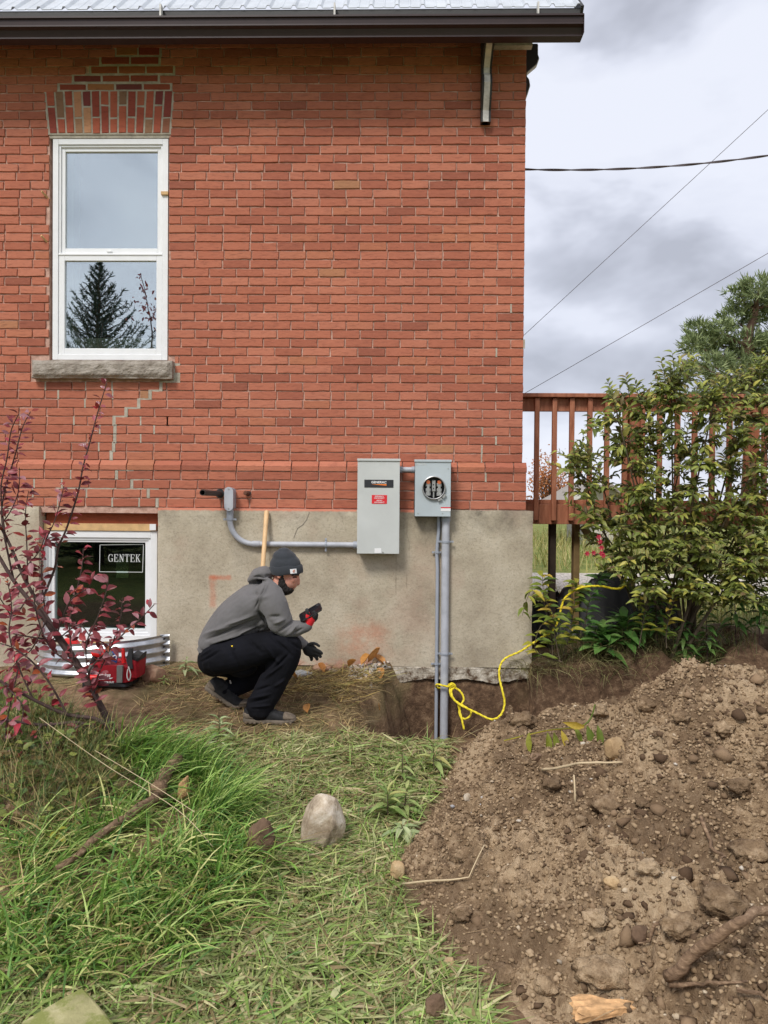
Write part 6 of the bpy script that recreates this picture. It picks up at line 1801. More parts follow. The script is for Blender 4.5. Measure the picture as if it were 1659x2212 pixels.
# --- boots: lofted upper and treaded sole
def boot(base, pitch, bend, mirror, wash):
    sec = [(-0.004, 0.020, 0.080, 0.018), (0.010, 0.012, 0.100, 0.030), (0.05, 0.010, 0.112, 0.037), (0.10, 0.010, 0.112, 0.038), (0.135, 0.010, 0.096, 0.039), (0.17, 0.010, 0.080, 0.042), (0.21, 0.010, 0.064, 0.046), (0.25, 0.010, 0.055, 0.047), (0.28, 0.012, 0.047, 0.041), (0.300, 0.016, 0.036, 0.026)]
    toe = [(0.236, 0.024, 0.0605, 0.0495), (0.25, 0.020, 0.059, 0.050), (0.272, 0.020, 0.054, 0.0465), (0.290, 0.020, 0.046, 0.038), (0.305, 0.022, 0.038, 0.022)]
    heel = [(-0.010, 0.024, 0.062, 0.018), (0.006, 0.020, 0.070, 0.033), (0.03, 0.022, 0.062, 0.039), (0.055, 0.024, 0.045, 0.040)]
    sol = [(-0.010, 0.004, 0.030, 0.018), (0.004, 0.0, 0.030, 0.034), (0.05, 0.0, 0.028, 0.042), (0.10, 0.002, 0.026, 0.040), (0.16, 0.0, 0.026, 0.046), (0.22, 0.0, 0.027, 0.054), (0.26, 0.002, 0.028, 0.051), (0.29, 0.007, 0.030, 0.038), (0.308, 0.013, 0.030, 0.018)]
    def T(x, y, z):
        if bend and x > 0.20:
            a = bend*min(1, (x-0.20)/0.06); x2, z2 = x-0.20, z
            x, z = 0.20 + x2*math.cos(a) - 0*z2, z2 + x2*math.sin(a)
        X = x*math.cos(pitch) + z*math.sin(pitch); Z = -x*math.sin(pitch) + z*math.cos(pitch)
        return Vector((base.x + X, base.y + y*mirror, base.z + Z))
    def loft(S, e_):
        N = 22; m = MB(); vs = []
        for x, z0, z1, hw_ in S:
            for k in range(N):
                t = 2*math.pi*k/N; c_, s_ = math.cos(t), math.sin(t)
                vs.append(T(x, hw_*math.copysign(abs(c_)**e_, c_), (z0+z1)/2 + (z1-z0)/2*math.copysign(abs(s_)**e_, s_)))
        m.add(vs, [(j*N+k, j*N+(k+1) % N, (j+1)*N+(k+1) % N, (j+1)*N+k) for j in range(len(S)-1) for k in range(N)] + [tuple(range(N)), tuple((len(S)-1)*N+k for k in range(N))])
        return m
    up_ = loft(sec, 0.75).build('boot', MAT['boot'], man, smooth=True)
    loft(sol, 0.45).build('boot_sole', MAT['sole'], up_, smooth=True)
    loft(toe, 0.75).build('toe_cap', MAT['mud'], up_, smooth=True); loft(heel, 0.75).build('heel_counter', MAT['mud'], up_, smooth=True)
    for i in range(11):
        x = 0.004 + i*0.027; w_s = float(np.interp(x, [q[0] for q in sol], [q[3] for q in sol]))
        MB().add([T(x+a, -(w_s*0.93+0.004*c), z_) for c in (0, 1) for a, z_ in ((0, 0.002), (0.013, 0.002), (0.013, 0.014), (0, 0.014))], [(0,1,2,3), (7,6,5,4), (0,4,5,1), (1,5,6,2), (2,6,7,3), (3,7,4,0)]).build('tread_lug', MAT['mud'], up_)
    lc = MB()
    for i in range(4):
        x = 0.128 + i*0.018; zt_ = np.interp(x, [s[0] for s in sec], [s[2] for s in sec])
        lc.tube([T(x, -0.030, zt_-0.022), T(x+0.003, -0.016, zt_-0.002), T(x+0.004, 0.0, zt_+0.004), T(x+0.003, 0.016, zt_-0.002), T(x, 0.030, zt_-0.022)], 0.0032, 6)
    lc.build('laces', MAT['black_canvas'], up_, smooth=True)
    tl = MB(); tl.tube([T(0.115, -0.010, 0.122), T(0.10, -0.02, 0.138)], 0.005, 6); tl.build('lace_tip', MAT['worn_white'], up_)
p = U(606, 2066, YN); p.z = float(ground_z(p.x+0.15, p.y)) + 0.004
boot(p, 0.0, 0, 1, None)
p = U(168, 1735, YF-0.10); ang = R(33)
p.z = float(ground_z(p.x+0.2, p.y)) + 0.20*math.sin(ang) + 0.004
boot(p, ang, ang, 1, None)

# --- gloved hands, five fingers each
def fingers(mb, lst, r=0.0088):
    for f in lst:
        P = [U(*q) for q in f]; P = smooth_path(P, 4)
        n_ = len(P); rs = [r*(1.08 - 0.22*i/(n_-1)) for i in range(n_)]
        mb.tube(P, rs, 10); mb.ball(P[0], rs[0], 2); mb.ball(P[-1], rs[-1], 2)
b = MB()
blob_tube(b, dense([(1288, 978, YN, 50, 0.028), (1310, 950, YN, 50, 0.030), (1330, 905, YN-0.004, 52, 0.030), (1345, 865, YN, 44, 0.034)], 3), 14)
blob_tube(b, [(1300, 900, YN-0.022, 26), (1298, 866, YN-0.03, 24), (1304, 836, YN-0.03, 20)], 10)
remesh('glove', b, MAT['glove_red'], 0.003, 4, 0.5).__setitem__('label', 'red glove holding the phone')
b = MB()
fingers(b, [[(1305, 850, YN-0.03), (1296, 826, YN-0.034), (1286, 806, YN-0.03), (1292, 796, YN-0.012)]], 0.0105)
fingers(b, [[(1366, 880, YN-0.028), (1384, 862, YN-0.034), (1388, 838, YN-0.030), (1366, 822, YN-0.026)],
            [(1360, 900, YN-0.012), (1392, 884, YN-0.012), (1402, 852, YN-0.008), (1386, 830, YN-0.006)],
            [(1352, 915, YN+0.008), (1388, 905, YN+0.010), (1400, 872, YN+0.012), (1384, 846, YN+0.012)],
            [(1342, 925, YN+0.024), (1374, 920, YN+0.028), (1386, 894, YN+0.030), (1370, 872, YN+0.028)]], 0.0092)
remesh('glove_coating', b, MAT['glove_black'], 0.0028, 2, 0.5)
b = MB()
blob_tube(b, dense([(1248, 1185, YF, 48, 0.026), (1275, 1205, YF, 52, 0.030), (1308, 1236, YF, 74, 0.028), (1345, 1258, YF, 70, 0.024)], 3), 14)
fingers(b, [[(1300, 1190, YF-0.012), (1345, 1172, YF-0.024), (1385, 1176, YF-0.03), (1424, 1200, YF-0.032)]], 0.0105)
fingers(b, [[(1360, 1238, YF-0.012), (1402, 1250, YF-0.018), (1432, 1264, YF-0.020), (1452, 1282, YF-0.018)],
            [(1358, 1262, YF-0.004), (1398, 1282, YF-0.008), (1424, 1302, YF-0.010), (1440, 1318, YF-0.006)],
            [(1346, 1282, YF+0.004), (1376, 1308, YF+0.002), (1396, 1330, YF), (1402, 1346, YF+0.006)],
            [(1320, 1290, YF+0.012), (1334, 1318, YF+0.010), (1342, 1338, YF+0.010), (1340, 1352, YF+0.014)]], 0.0125)
remesh('glove', b, MAT['glove_black'], 0.0028, 3, 0.5).__setitem__('label', 'black coated glove of the open hand')
b = MB(); blob_tube(b, [(1240, 1180, YF, 56, 0.031), (1262, 1192, YF, 54, 0.031)], 16); b.build('glove_cuff', MAT['glove_red'], man, smooth=True)

# --- phone in the hand
pc = U(1330, 828, YN-0.008)
L_ = (U(1440, 762, YN) - U(1222, 892, YN)).normalized(); w_ = Vector((-0.30, 0.82, 0.5)); w_ = (w_ - L_*w_.dot(L_)).normalized(); t_ = L_.cross(w_).normalized()
bm = bmesh.new(); bmesh.ops.create_cube(bm, size=1)
for v in bm.verts: v.co = Vector((v.co.x*0.150, v.co.y*0.074, v.co.z*0.009))
bmesh.ops.bevel(bm, geom=[e_ for e_ in bm.edges if abs((e_.verts[0].co-e_.verts[1].co).z) > 0.005], offset=0.011, segments=4, affect='EDGES')
bmesh.ops.bevel(bm, geom=[e_ for e_ in bm.edges if abs((e_.verts[0].co-e_.verts[1].co).z) < 0.0005], offset=0.0015, segments=1, affect='EDGES')
M3 = Matrix((L_, w_, t_)).transposed()
for v in bm.verts: v.co = M3 @ v.co + pc
m = MB().bm(bm)
phone = empty('smartphone', pc, 'black smartphone held in the red glove', 'phone')
m.build('case', MAT['black_plastic'], phone)
sc_ = MB().add([M3 @ Vector((x*0.070, y*0.033, s*0.0052)) + pc for s in (1, -1) for x, y in ((-1,-1),(1,-1),(1,1),(-1,1))], [(0,1,2,3), (7,6,5,4)])
sc_.build('screen', simple('phone_glass', (0.012, 0.011, 0.014), 0.08, var=0.02), phone)
# ================================================================ plants
def leaf_shape(kind='ovate', fold=0.18, droop=0.25):
    st = {'ovate': [(0, .06), (.22, .72), (.5, 1.0), (.78, .62), (1, .0)], 'lance': [(0, .10), (.25, .80), (.5, 1.0), (.75, .6), (1, .0)], 'round': [(0, .1), (.2, .9), (.5, 1.0), (.8, .75), (1, .15)]}[kind]
    v, f = [], []
    for y, w in st:
        z = -droop*y*y
        v += [(-0.5*w, y, z + fold*0.5*w), (0, y, z), (0.5*w, y, z + fold*0.5*w)]
    for i in range(len(st)-1):
        a = i*3; f += [(a, a+1, a+4, a+3), (a+1, a+2, a+5, a+4)]
    return np.array(v, float), np.array(f, int)
def frames(D, N):
    D = D/np.linalg.norm(D, axis=1, keepdims=True)
    N = N - D*(N*D).sum(1, keepdims=True); nn = np.linalg.norm(N, axis=1, keepdims=True); N = N/np.maximum(nn, 1e-6)
    return np.cross(D, N), D, N
def leaves_mesh(name, shape, P, D, N, L, Wd, cols=None):
    lv, lf = shape; X, Y, Z = frames(D, N)
    V = P[:, None] + lv[None, :, 0:1]*X[:, None]*Wd[:, None, None] + lv[None, :, 1:2]*Y[:, None]*L[:, None, None] + lv[None, :, 2:3]*Z[:, None]*L[:, None, None]
    F = (lf[None] + (np.arange(len(P))*len(lv))[:, None, None]).reshape(-1, 4)
    me = np_mesh(name, V.reshape(-1, 3), F)
    if cols is not None: set_col(me, np.repeat(cols, len(lv), 0))
    return me
def leaf_mat(name, stops, rough=0.5, trans=0.25, attr=False):
    """thin leaf: diffuse with some light passing through; tint differs leaf by leaf"""
    n = NT(name)
    if attr:
        a = n.n.new('ShaderNodeAttribute'); a.attribute_name = 'tint'; c = a.outputs['Color']
    else:
        c = n.ramp(n.rand(), stops)
    c = n.mix(c, n.mix(c, (0.0, 0.0, 0.0), 0.35), n.ramp(n.noise(60, 3), [(0.4, 0.0), (0.7, 0.6)]))
    n.col(c); m = n.set(rough, spec=0.4)
    tr = n.n.new('ShaderNodeBsdfTranslucent'); n.L(c, tr.inputs['Color'])
    mx = n.n.new('ShaderNodeMixShader'); mx.inputs['Fac'].default_value = trans
    n.L(n.b.outputs[0], mx.inputs[1]); n.L(tr.outputs[0], mx.inputs[2]); n.L(mx.outputs[0], n.out.inputs['Surface'])
    return m
def leaf_objects(name, parent, meshes, P, D, N, L, Wd):
    """single leaves as parts that share a few meshes"""
    X, Y, Z = frames(D, N); off = wloc(parent)
    for i in range(len(P)):
        o = bpy.data.objects.new(name, meshes[i % len(meshes)]); COL.objects.link(o); o.parent = parent
        M = Matrix(((X[i,0]*Wd[i], Y[i,0]*L[i], Z[i,0]*L[i], P[i,0]-off.x), (X[i,1]*Wd[i], Y[i,1]*L[i], Z[i,1]*L[i], P[i,1]-off.y), (X[i,2]*Wd[i], Y[i,2]*L[i], Z[i,2]*L[i], P[i,2]-off.z), (0,0,0,1)))
        o.matrix_local = M
def shape_mesh(name, shape, mat):
    me = np_mesh(name, shape[0], shape[1]); me.materials.append(mat)
    me.polygons.foreach_set('use_smooth', [True]*len(me.polygons)); return me
def unit(n_): 
    v = rng.normal(size=(n_, 3)); return v/np.linalg.norm(v, axis=1, keepdims=True)
def add_plant_leaves(root, nm, shape_kinds, mat, P, D, N, L, Wd, limit=300):
    """largest leaves as single parts, whatever is beyond the limit as one part"""
    d2 = np.linalg.norm(P - np.array((0, 0, EYE)), axis=1); size = L/d2
    pj = [(829.5, 1106.0)]
    order_ = np.argsort(-size); a, b_ = order_[:limit], order_[limit:]
    shapes = [leaf_shape(*k) for k in shape_kinds]
    leaf_objects(nm, root, [shape_mesh(nm, s, mat) for s in shapes], P[a], D[a], N[a], L[a], Wd[a])
    if len(b_):
        off = np.array(wloc(root))
        half = np.array_split(b_, len(shapes))
        Vs, Fs, nb = [], [], 0
        for s, idx in zip(shapes, half):
            lv, lf = s; X, Y, Z = frames(D[idx], N[idx])
            V = P[idx][:, None] + lv[None,:,0:1]*X[:,None]*Wd[idx][:,None,None] + lv[None,:,1:2]*Y[:,None]*L[idx][:,None,None] + lv[None,:,2:3]*Z[:,None]*L[idx][:,None,None]
            Vs.append(V.reshape(-1, 3)-off); Fs.append((lf[None] + (np.arange(len(idx))*len(lv))[:,None,None]).reshape(-1, 4)+nb); nb += len(idx)*len(lv)
        o = link_mesh('foliage', np_mesh('foliage', np.vstack(Vs), np.vstack(Fs)), mat, root, True); o['kind'] = 'stuff'

# ---------------------------------------------------------------- red-leaved shrub in the left foreground
MAT['red_leaf'] = leaf_mat('red_leaf', [(0.0, lin(100, 36, 42)), (0.3, lin(134, 54, 60)), (0.55, lin(156, 78, 84)), (0.75, lin(168, 124, 130)), (0.88, lin(172, 44, 58)), (0.96, lin(130, 72, 52)), (1.0, lin(170, 84, 44))], 0.45, 0.2)
MAT['shrub_bark'] = simple('shrub_bark', lin(74, 56, 52), 0.85, var=0.3, scale=30, bump=0.5)
BY = 4.02
rb = ground_at(250, 1605)
red = empty('red_shrub', rb, 'purple red leaved shrub with leaning stems left of the man', 'shrub')
stems = [  # polyline in the picture, depth, radius at the foot and the tip
    ([(252,1600),(235,1560),(168,1441),(126,1381),(81,1318),(30,1255),(-10,1190),(-60,1120)], (BY, 4.2), 0.017, 0.008),
    ([(254,1600),(240,1565),(180,1453),(144,1396),(99,1330),(54,1252),(18,1170),(-30,1080)], (BY, 4.25), 0.016, 0.007),
    ([(85,1310),(117,1231),(126,1183),(144,1141),(168,1066),(180,1006),(195,952),(210,895),(231,826)], (4.2, 4.15), 0.0075, 0.0028),
    ([(30,1255),(5,1130),(9,1066),(33,982),(48,925),(66,889)], (4.2, 4.2), 0.006, 0.0025),
    ([(10,1150),(2,1057),(15,991),(24,931),(40,895)], (4.2, 4.1), 0.005, 0.0025),
    ([(215,1530),(192,1456),(228,1410),(270,1366),(305,1335),(333,1306)], (4.0, 4.0), 0.006, 0.0025),
    ([(180,1455),(160,1430),(150,1351),(162,1291),(176,1230),(180,1186)], (4.05, 4.1), 0.005, 0.0022),
    ([(210,1520),(195,1480),(186,1396),(210,1336),(226,1290),(234,1255)], (4.0, 3.95), 0.005, 0.0022),
    ([(215,1530),(205,1480),(246,1381),(261,1330),(264,1291)], (4.0, 4.1), 0.005, 0.0022),
    ([(99,1330),(90,1250),(95,1180),(120,1120),(138,1050)], (4.2, 4.1), 0.005, 0.0022),
    ([(60,1260),(58,1180),(55,1110),(62,1060)], (4.2, 4.2), 0.0045, 0.002),
    ([(258,1605),(216,1557),(144,1543),(72,1511),(0,1471),(-40,1450)], (BY, 3.8), 0.012, 0.006),
    ([(256,1606),(180,1563),(90,1566),(0,1553),(-40,1545)], (BY, 3.7), 0.010, 0.006),
    ([(144,1543),(110,1480),(70,1430),(30,1400),(0,1390)], (3.9, 3.85), 0.006, 0.003),
    ([(72,1511),(40,1440),(20,1370),(25,1310),(15,1250)], (3.9, 3.9), 0.005, 0.0025),
    ([(90,1566),(50,1620),(20,1660),(0,1700)], (3.8, 3.6), 0.005, 0.0025),
    ([(180,1563),(120,1600),(70,1650),(30,1690)], (3.85, 3.7), 0.005, 0.0025),
    ([(130,1385),(60,1375),(10,1365)], (4.1, 4.0), 0.005, 0.003),
    ([(168,1441),(110,1400),(80,1330),(72,1270)], (4.05, 3.95), 0.005, 0.0025),
    ([(40,1440),(15,1560),(8,1640)], (3.9, 3.7), 0.004, 0.0025),
    ([(120,1380),(150,1300),(190,1270),(205,1240)], (4.1, 4.0), 0.0045, 0.002),
    ([(60,1290),(30,1330),(5,1300),(-20,1260)], (4.15, 3.9), 0.0045, 0.002), ([(100,1340),(70,1400),(45,1420),(20,1450)], (4.1, 3.9), 0.0045, 0.002),
    ([(30,1255),(60,1220),(85,1190),(100,1150)], (4.2, 4.1), 0.0045, 0.002), ([(0,1471),(30,1500),(50,1530),(40,1580)], (3.85, 3.75), 0.0045, 0.002),
    ([(5,1130),(25,1100),(40,1060),(42,1010)], (4.2, 4.15), 0.004, 0.002), ([(126,1381),(170,1350),(200,1380),(240,1400)], (4.1, 3.95), 0.0045, 0.002),
]
P_, D_, N_, L_l, W_l = [], [], [], [], []
for si, (pl, (ya, yb_), r0, r1) in enumerate(stems):
    k = len(pl); ctl = [W(p[0], p[1], ya + (yb_-ya)*i/(k-1)) for i, p in enumerate(pl)]
    path = smooth_path(ctl, 7)
    rs = [r0 + (r1-r0)*i/(len(path)-1) for i in range(len(path))]
    MB().tube(path, rs, 8).build('stem', MAT['shrub_bark'], red, smooth=True)
    # leaves set alternately along the thinner part
    acc = 0.0; side_ = 1
    for i in range(1, len(path)):
        seg = (path[i]-path[i-1]); acc += seg.length
        step = 0.0175 if rs[i] < 0.0062 else 0.12
        if rs[i] > 0.011: continue
        while acc > step:
            acc -= step; side_ *= -1
            d = seg.normalized()
            rad_ = Vector(rng.normal(size=3)); rad_.y *= 0.8; rad_ = (rad_ - d*rad_.dot(d)).normalized()
            out = (rad_*1.0 + d*0.45 + Vector((side_*0.5, 0, -0.05 + 0.25*rng.normal()))).normalized()
            P_.append(path[i] + out*0.008); D_.append(out); N_.append(Vector((0.35*rng.normal(), -0.75 + 0.4*rng.normal(), 0.8)))
            l = rng.uniform(0.042, 0.072) * (0.8 if pl[-1][1] < 900 else 1); L_l.append(l); W_l.append(l*rng.uniform(0.42, 0.58))
P_, D_, N_ = [np.array([tuple(q) for q in a]) for a in (P_, D_, N_)]
add_plant_leaves(red, 'leaf', [('ovate', 0.2, 0.25), ('ovate', 0.35, 0.45), ('ovate', 0.1, 0.05)], MAT['red_leaf'], P_, D_, N_, np.array(L_l), np.array(W_l))

# ---------------------------------------------------------------- green shrub by the deck
MAT['shrub_leaf'] = leaf_mat('shrub_leaf', [(0.0, lin(78, 86, 42)), (0.25, lin(110, 122, 56)), (0.5, lin(138, 150, 68)), (0.7, lin(162, 170, 82)), (0.82, lin(124, 102, 72)), (0.92, lin(180, 182, 84)), (1.0, lin(204, 194, 98))], 0.45, 0.28)
MAT['twig'] = simple('grey_twig', lin(96, 84, 66), 0.9, var=0.3)
gb = W(1450, 1330, 5.72); gb.z = float(ground_z(gb.x, gb.y))
green = empty('flowering_shrub', gb, 'big olive green leafy shrub in front of the deck', 'shrub')
outline_g = [(1190,1035),(1245,955),(1290,880),(1318,832),(1360,818),(1400,850),(1420,790),(1450,768),(1500,778),(1550,820),(1600,800),(1650,760),(1720,740),(1900,800),(1900,1330),(1700,1330),(1600,1310),(1500,1290),(1400,1290),(1330,1260),(1290,1215),(1255,1150),(1230,1100)]
def in_poly(px, py, poly):
    r = np.zeros(np.shape(px), bool); n_ = len(poly)
    for i in range(n_):
        (x0, y0), (x1, y1) = poly[i], poly[(i+1) % n_]
        r ^= ((y0 > py) != (y1 > py)) & (px < (x1-x0)*(py-y0)/(y1-y0+1e-12) + x0)
    return r
tips = []
def rnd_in(poly, n_, lo=None):
    xs = [p[0] for p in poly]; ys = [p[1] for p in poly]; out = []
    while len(out) < n_:
        q = np.column_stack([rng.uniform(min(xs), max(xs), 4000), rng.uniform(min(ys), max(ys), 4000)])
        q = q[in_poly(q[:, 0], q[:, 1], poly)]; out += list(map(tuple, q))
    return out[:n_]
P_, D_, N_, L_l, W_l = [], [], [], [], []
mains = [(1470, 1000), (1400, 900), (1350, 960), (1300, 1040), (1280, 1120), (1540, 880), (1600, 950), (1660, 1000), (1500, 1100), (1420, 1150), (1350, 1180), (1580, 1150), (1700, 900), (1750, 1050), (1450, 850), (1330, 880), (1250, 1010), (1620, 830)]
mpts = []
tw = MB()
for i, (px, py) in enumerate(mains):
    b0 = gb + Vector((rng.normal()*0.10, rng.normal()*0.06, 0.0)); tip = W(px, py, 5.45 + rng.uniform(-0.28, 0.25))
    mid = b0.lerp(tip, 0.5) + Vector((rng.normal()*0.04, rng.normal()*0.04, 0.08))
    path = smooth_path([b0, b0.lerp(mid, 0.5) + Vector((0, 0, 0.05)), mid, tip], 6)
    MB().tube(path, [0.014 - 0.010*k/(len(path)-1) for k in range(len(path))], 7).build('stem', MAT['twig'], green, smooth=True)
    mpts += path[6:]
mp = np.array([tuple(q) for q in mpts])
for (px, py) in rnd_in(outline_g, 960) + rnd_in([(1330,900),(1420,800),(1500,790),(1659,800),(1659,1080),(1400,1080),(1330,1020)], 150) + rnd_in([(1280,1100),(1400,1060),(1600,1080),(1659,1150),(1659,1310),(1560,1320),(1480,1290),(1400,1300),(1330,1270)], 260):
    edge_fac = rng.uniform(-0.36, 0.30)
    t = W(px, py, 5.45 + edge_fac); tv = np.array(t)
    j = int(np.argmin(np.linalg.norm(mp - tv, axis=1) + 0.3*np.maximum(0, mp[:, 2]-tv[2])))
    a = Vector(mp[j]); dvec = t - a
    if dvec.length < 0.05: dvec = Vector((rng.normal(), rng.normal(), 1.0))*0.1
    ln = min(dvec.length, 0.34); d0 = dvec.normalized()
    s0 = t - d0*ln*0.9
    up_ = Vector((0, 0, 0.25*ln))
    path = [s0, s0.lerp(t, 0.5) + up_*0.3, t + up_*0.4]
    tw.tube(path, [0.0028, 0.002, 0.0013], 4, cap=False)
    nl = int(rng.integers(6, 11)); az = rng.uniform(0, 6.28)
    for k in range(nl):
        f = 0.25 + 0.75*k/(nl-1); pos = path[0].lerp(path[2], f); az += math.pi + (0.5 if k % 2 else 0)
        dd = (path[2]-path[0]).normalized(); sd = Vector((math.cos(az), math.sin(az), 0)); sd = (sd - dd*sd.dot(dd)).normalized()
        out = (sd + dd*(0.45 + 0.5*f)).normalized()
        P_.append(pos); D_.append(out + Vector((0, -0.1, -0.05))); N_.append(Vector((0.3*rng.normal(), -0.7+0.3*rng.normal(), 1)))
        l = rng.uniform(0.045, 0.088)*(1.15 - 0.45*f); L_l.append(l); W_l.append(l*rng.uniform(0.36, 0.48))
for (x0, y0, x1, y1) in ((1260,1040,1188,1000),(1250,1010,1205,975),(1300,920,1262,935),(1330,870,1312,822),(1360,860,1352,812),(1385,880,1372,830),(1440,840,1428,775),(1460,830,1452,762),(1490,830,1500,772),(1560,860,1548,812),(1600,850,1612,790),(1640,830,1646,758),(1290,1000,1240,955),(1280,1120,1225,1085),(1300,1180,1255,1160),(1330,1240,1290,1225),(1400,1270,1370,1300),(1500,1270,1520,1310)):
    ys_ = 5.35 + rng.uniform(-0.2, 0.15); a, t = W(x0, y0, ys_), W(x1, y1, ys_ - 0.05); path = [a, a.lerp(t, 0.5) + Vector((0, 0, 0.015)), t]
    tw.tube(path, [0.0028, 0.002, 0.0013], 4, cap=False); dd = (t-a).normalized(); az = rng.uniform(0, 6.28)
    for k in range(12):
        f = 0.1 + 0.9*k/11; az += math.pi + (0.6 if k % 2 else 0); sd = Vector((math.cos(az), math.sin(az)*0.6, 0.3)); sd = (sd - dd*sd.dot(dd)).normalized()
        P_.append(a.lerp(t, f)); D_.append((sd + dd*(0.5+0.4*f)).normalized()); N_.append(Vector((0.3*rng.normal(), -0.7, 1))); l = rng.uniform(0.055, 0.09)*(1.15-0.5*f); L_l.append(l); W_l.append(l*0.42)
o = tw.build('twigs', MAT['twig'], green, fix=False); o['kind'] = 'stuff'
P_, D_, N_ = [np.array([tuple(q) for q in a]) for a in (P_, D_, N_)]
add_plant_leaves(green, 'leaf', [('ovate', 0.25, 0.35), ('ovate', 0.35, 0.5), ('lance', 0.2, 0.2)], MAT['shrub_leaf'], P_, D_, N_, np.array(L_l), np.array(W_l))
# a few red blossoms
MAT['blossom'] = leaf_mat('blossom', [(0, lin(176, 28, 58)), (1, lin(206, 60, 84))], 0.5, 0.2)
fl = leaf_shape('lance', 0.3, 0.3)
for (px, py) in [(1296,1170),(1299,1183),(1268,1196),(1282,1194),(1299,1195),(1303,1200),(1293,1160)]:
    c_ = np.array(W(px, py, 5.2)); k = 6; az = np.linspace(0, 6.28, k, endpoint=False)
    D2 = np.stack([np.cos(az), -0.4+0*az, np.sin(az)], 1); me = leaves_mesh('blossom', fl, np.repeat(c_[None], k, 0)-np.array(wloc(green)), D2, np.repeat([[0, -1, 0.2]], k, 0), np.full(k, 0.022), np.full(k, 0.010))
    link_mesh('blossom', me, MAT['blossom'], green, True)

# ---------------------------------------------------------------- smaller plants
def weed(px, py, n_leaf, L, label, mat, kind='lance', stem_h=0.06, group=None, ratio=0.24, base=None, rise=0.5, name='weed', cat='plant', tiers=3):
    q = base if base is not None else ground_at(px, py)
    r_ = empty(name, q, label, cat, group)
    if mat in ('weed_leaf', 'pale_weed'): L *= 1.3; stem_h *= 1.2
    tipv = q + Vector((0.01*rng.normal(), 0.01*rng.normal(), stem_h))
    MB().tube([q, q.lerp(tipv, 0.5), tipv], [0.0035, 0.003, 0.002], 6).build('stem', MAT['twig'] if mat != 'hosta' else MAT['shrub_bark'], r_)
    P, D, N, Ls, Ws = [], [], [], [], []
    for k in range(n_leaf):
        f = k/max(1, n_leaf-1); az = k*2.4 + rng.normal()*0.2
        el = (0.05 + rise*f) + 0.15*rng.normal()
        P.append(q.lerp(tipv, 0.25 + 0.75*f)); D.append((math.cos(az)*math.cos(el), math.sin(az)*math.cos(el), math.sin(el))); N.append((0.1*rng.normal(), -0.1, 1))
        l = L*(1.1-0.45*f)*rng.uniform(0.8, 1.15); Ls.append(l); Ws.append(l*ratio*rng.uniform(0.9, 1.15))
    P = np.array([tuple(p) for p in P]); shapes = [leaf_shape(kind, 0.25, 0.35), leaf_shape(kind, 0.15, 0.6)]
    leaf_objects('leaf', r_, [shape_mesh('leaf', s, MAT[mat]) for s in shapes], P, np.array(D), np.array(N), np.array(Ls), np.array(Ws))
    return r_
MAT['weed_leaf'] = leaf_mat('weed_leaf', [(0, lin(112, 138, 72)), (0.5, lin(144, 166, 94)), (0.85, lin(174, 186, 120)), (1, lin(188, 182, 112))], 0.55)
MAT['pale_weed'] = leaf_mat('pale_weed', [(0, lin(142, 160, 108)), (0.6, lin(172, 186, 134)), (1, lin(196, 204, 156))], 0.6)
MAT['hosta'] = leaf_mat('hosta', [(0, lin(72, 112, 54)), (0.5, lin(98, 140, 68)), (1, lin(132, 164, 90))], 0.4)
MAT['lime_leaf'] = leaf_mat('lime_leaf', [(0, lin(86, 110, 44)), (0.45, lin(126, 140, 54)), (0.75, lin(176, 170, 64)), (1, lin(206, 176, 76))], 0.5)
weed(473, 1600, 14, 0.085, 'pale grey-green weed rosette in front of the man', 'pale_weed', stem_h=0.10, rise=0.8)
weed(492, 1632, 10, 0.06, 'small pale weed just right of the rosette before the man', 'pale_weed', stem_h=0.04)
weed(452, 1625, 10, 0.06, 'small pale weed just left of the rosette before the man', 'pale_weed', stem_h=0.03)
weed(868, 1700, 12, 0.075, 'drooping pale green weed above the others by the dirt pile', 'weed_leaf', stem_h=0.14, rise=0.2)
weed(838, 1775, 18, 0.095, 'bushy dark green weed right of the pale stone', 'weed_leaf', stem_h=0.11, rise=0.9)
weed(862, 1815, 12, 0.090, 'flat star-shaped weed at the edge of the dirt pile', 'pale_weed', stem_h=0.05, rise=0.25)
weed(872, 1765, 12, 0.080, 'yellowish weed between the bushy weed and the pile', 'weed_leaf', stem_h=0.10, rise=0.4)
weed(938, 1672, 14, 0.085, 'green weed standing alone at the top left of the pile', 'weed_leaf', stem_h=0.13, rise=0.8)
weed(400, 1462, 12, 0.085, 'grey-green weed against the wall behind the man', 'pale_weed', stem_h=0.10, rise=0.4)
weed(352, 1480, 8, 0.05, 'small weed beside the pinkish boulder', 'weed_leaf', stem_h=0.04)
weed(120, 1838, 10, 0.05, 'tiny yellow-green sprout in the grass at far left', 'lime_leaf', stem_h=0.08, kind='round', ratio=0.6)
weed(428, 1962, 10, 0.06, 'yellow-green sprout in the middle of the long grass', 'lime_leaf', stem_h=0.06)
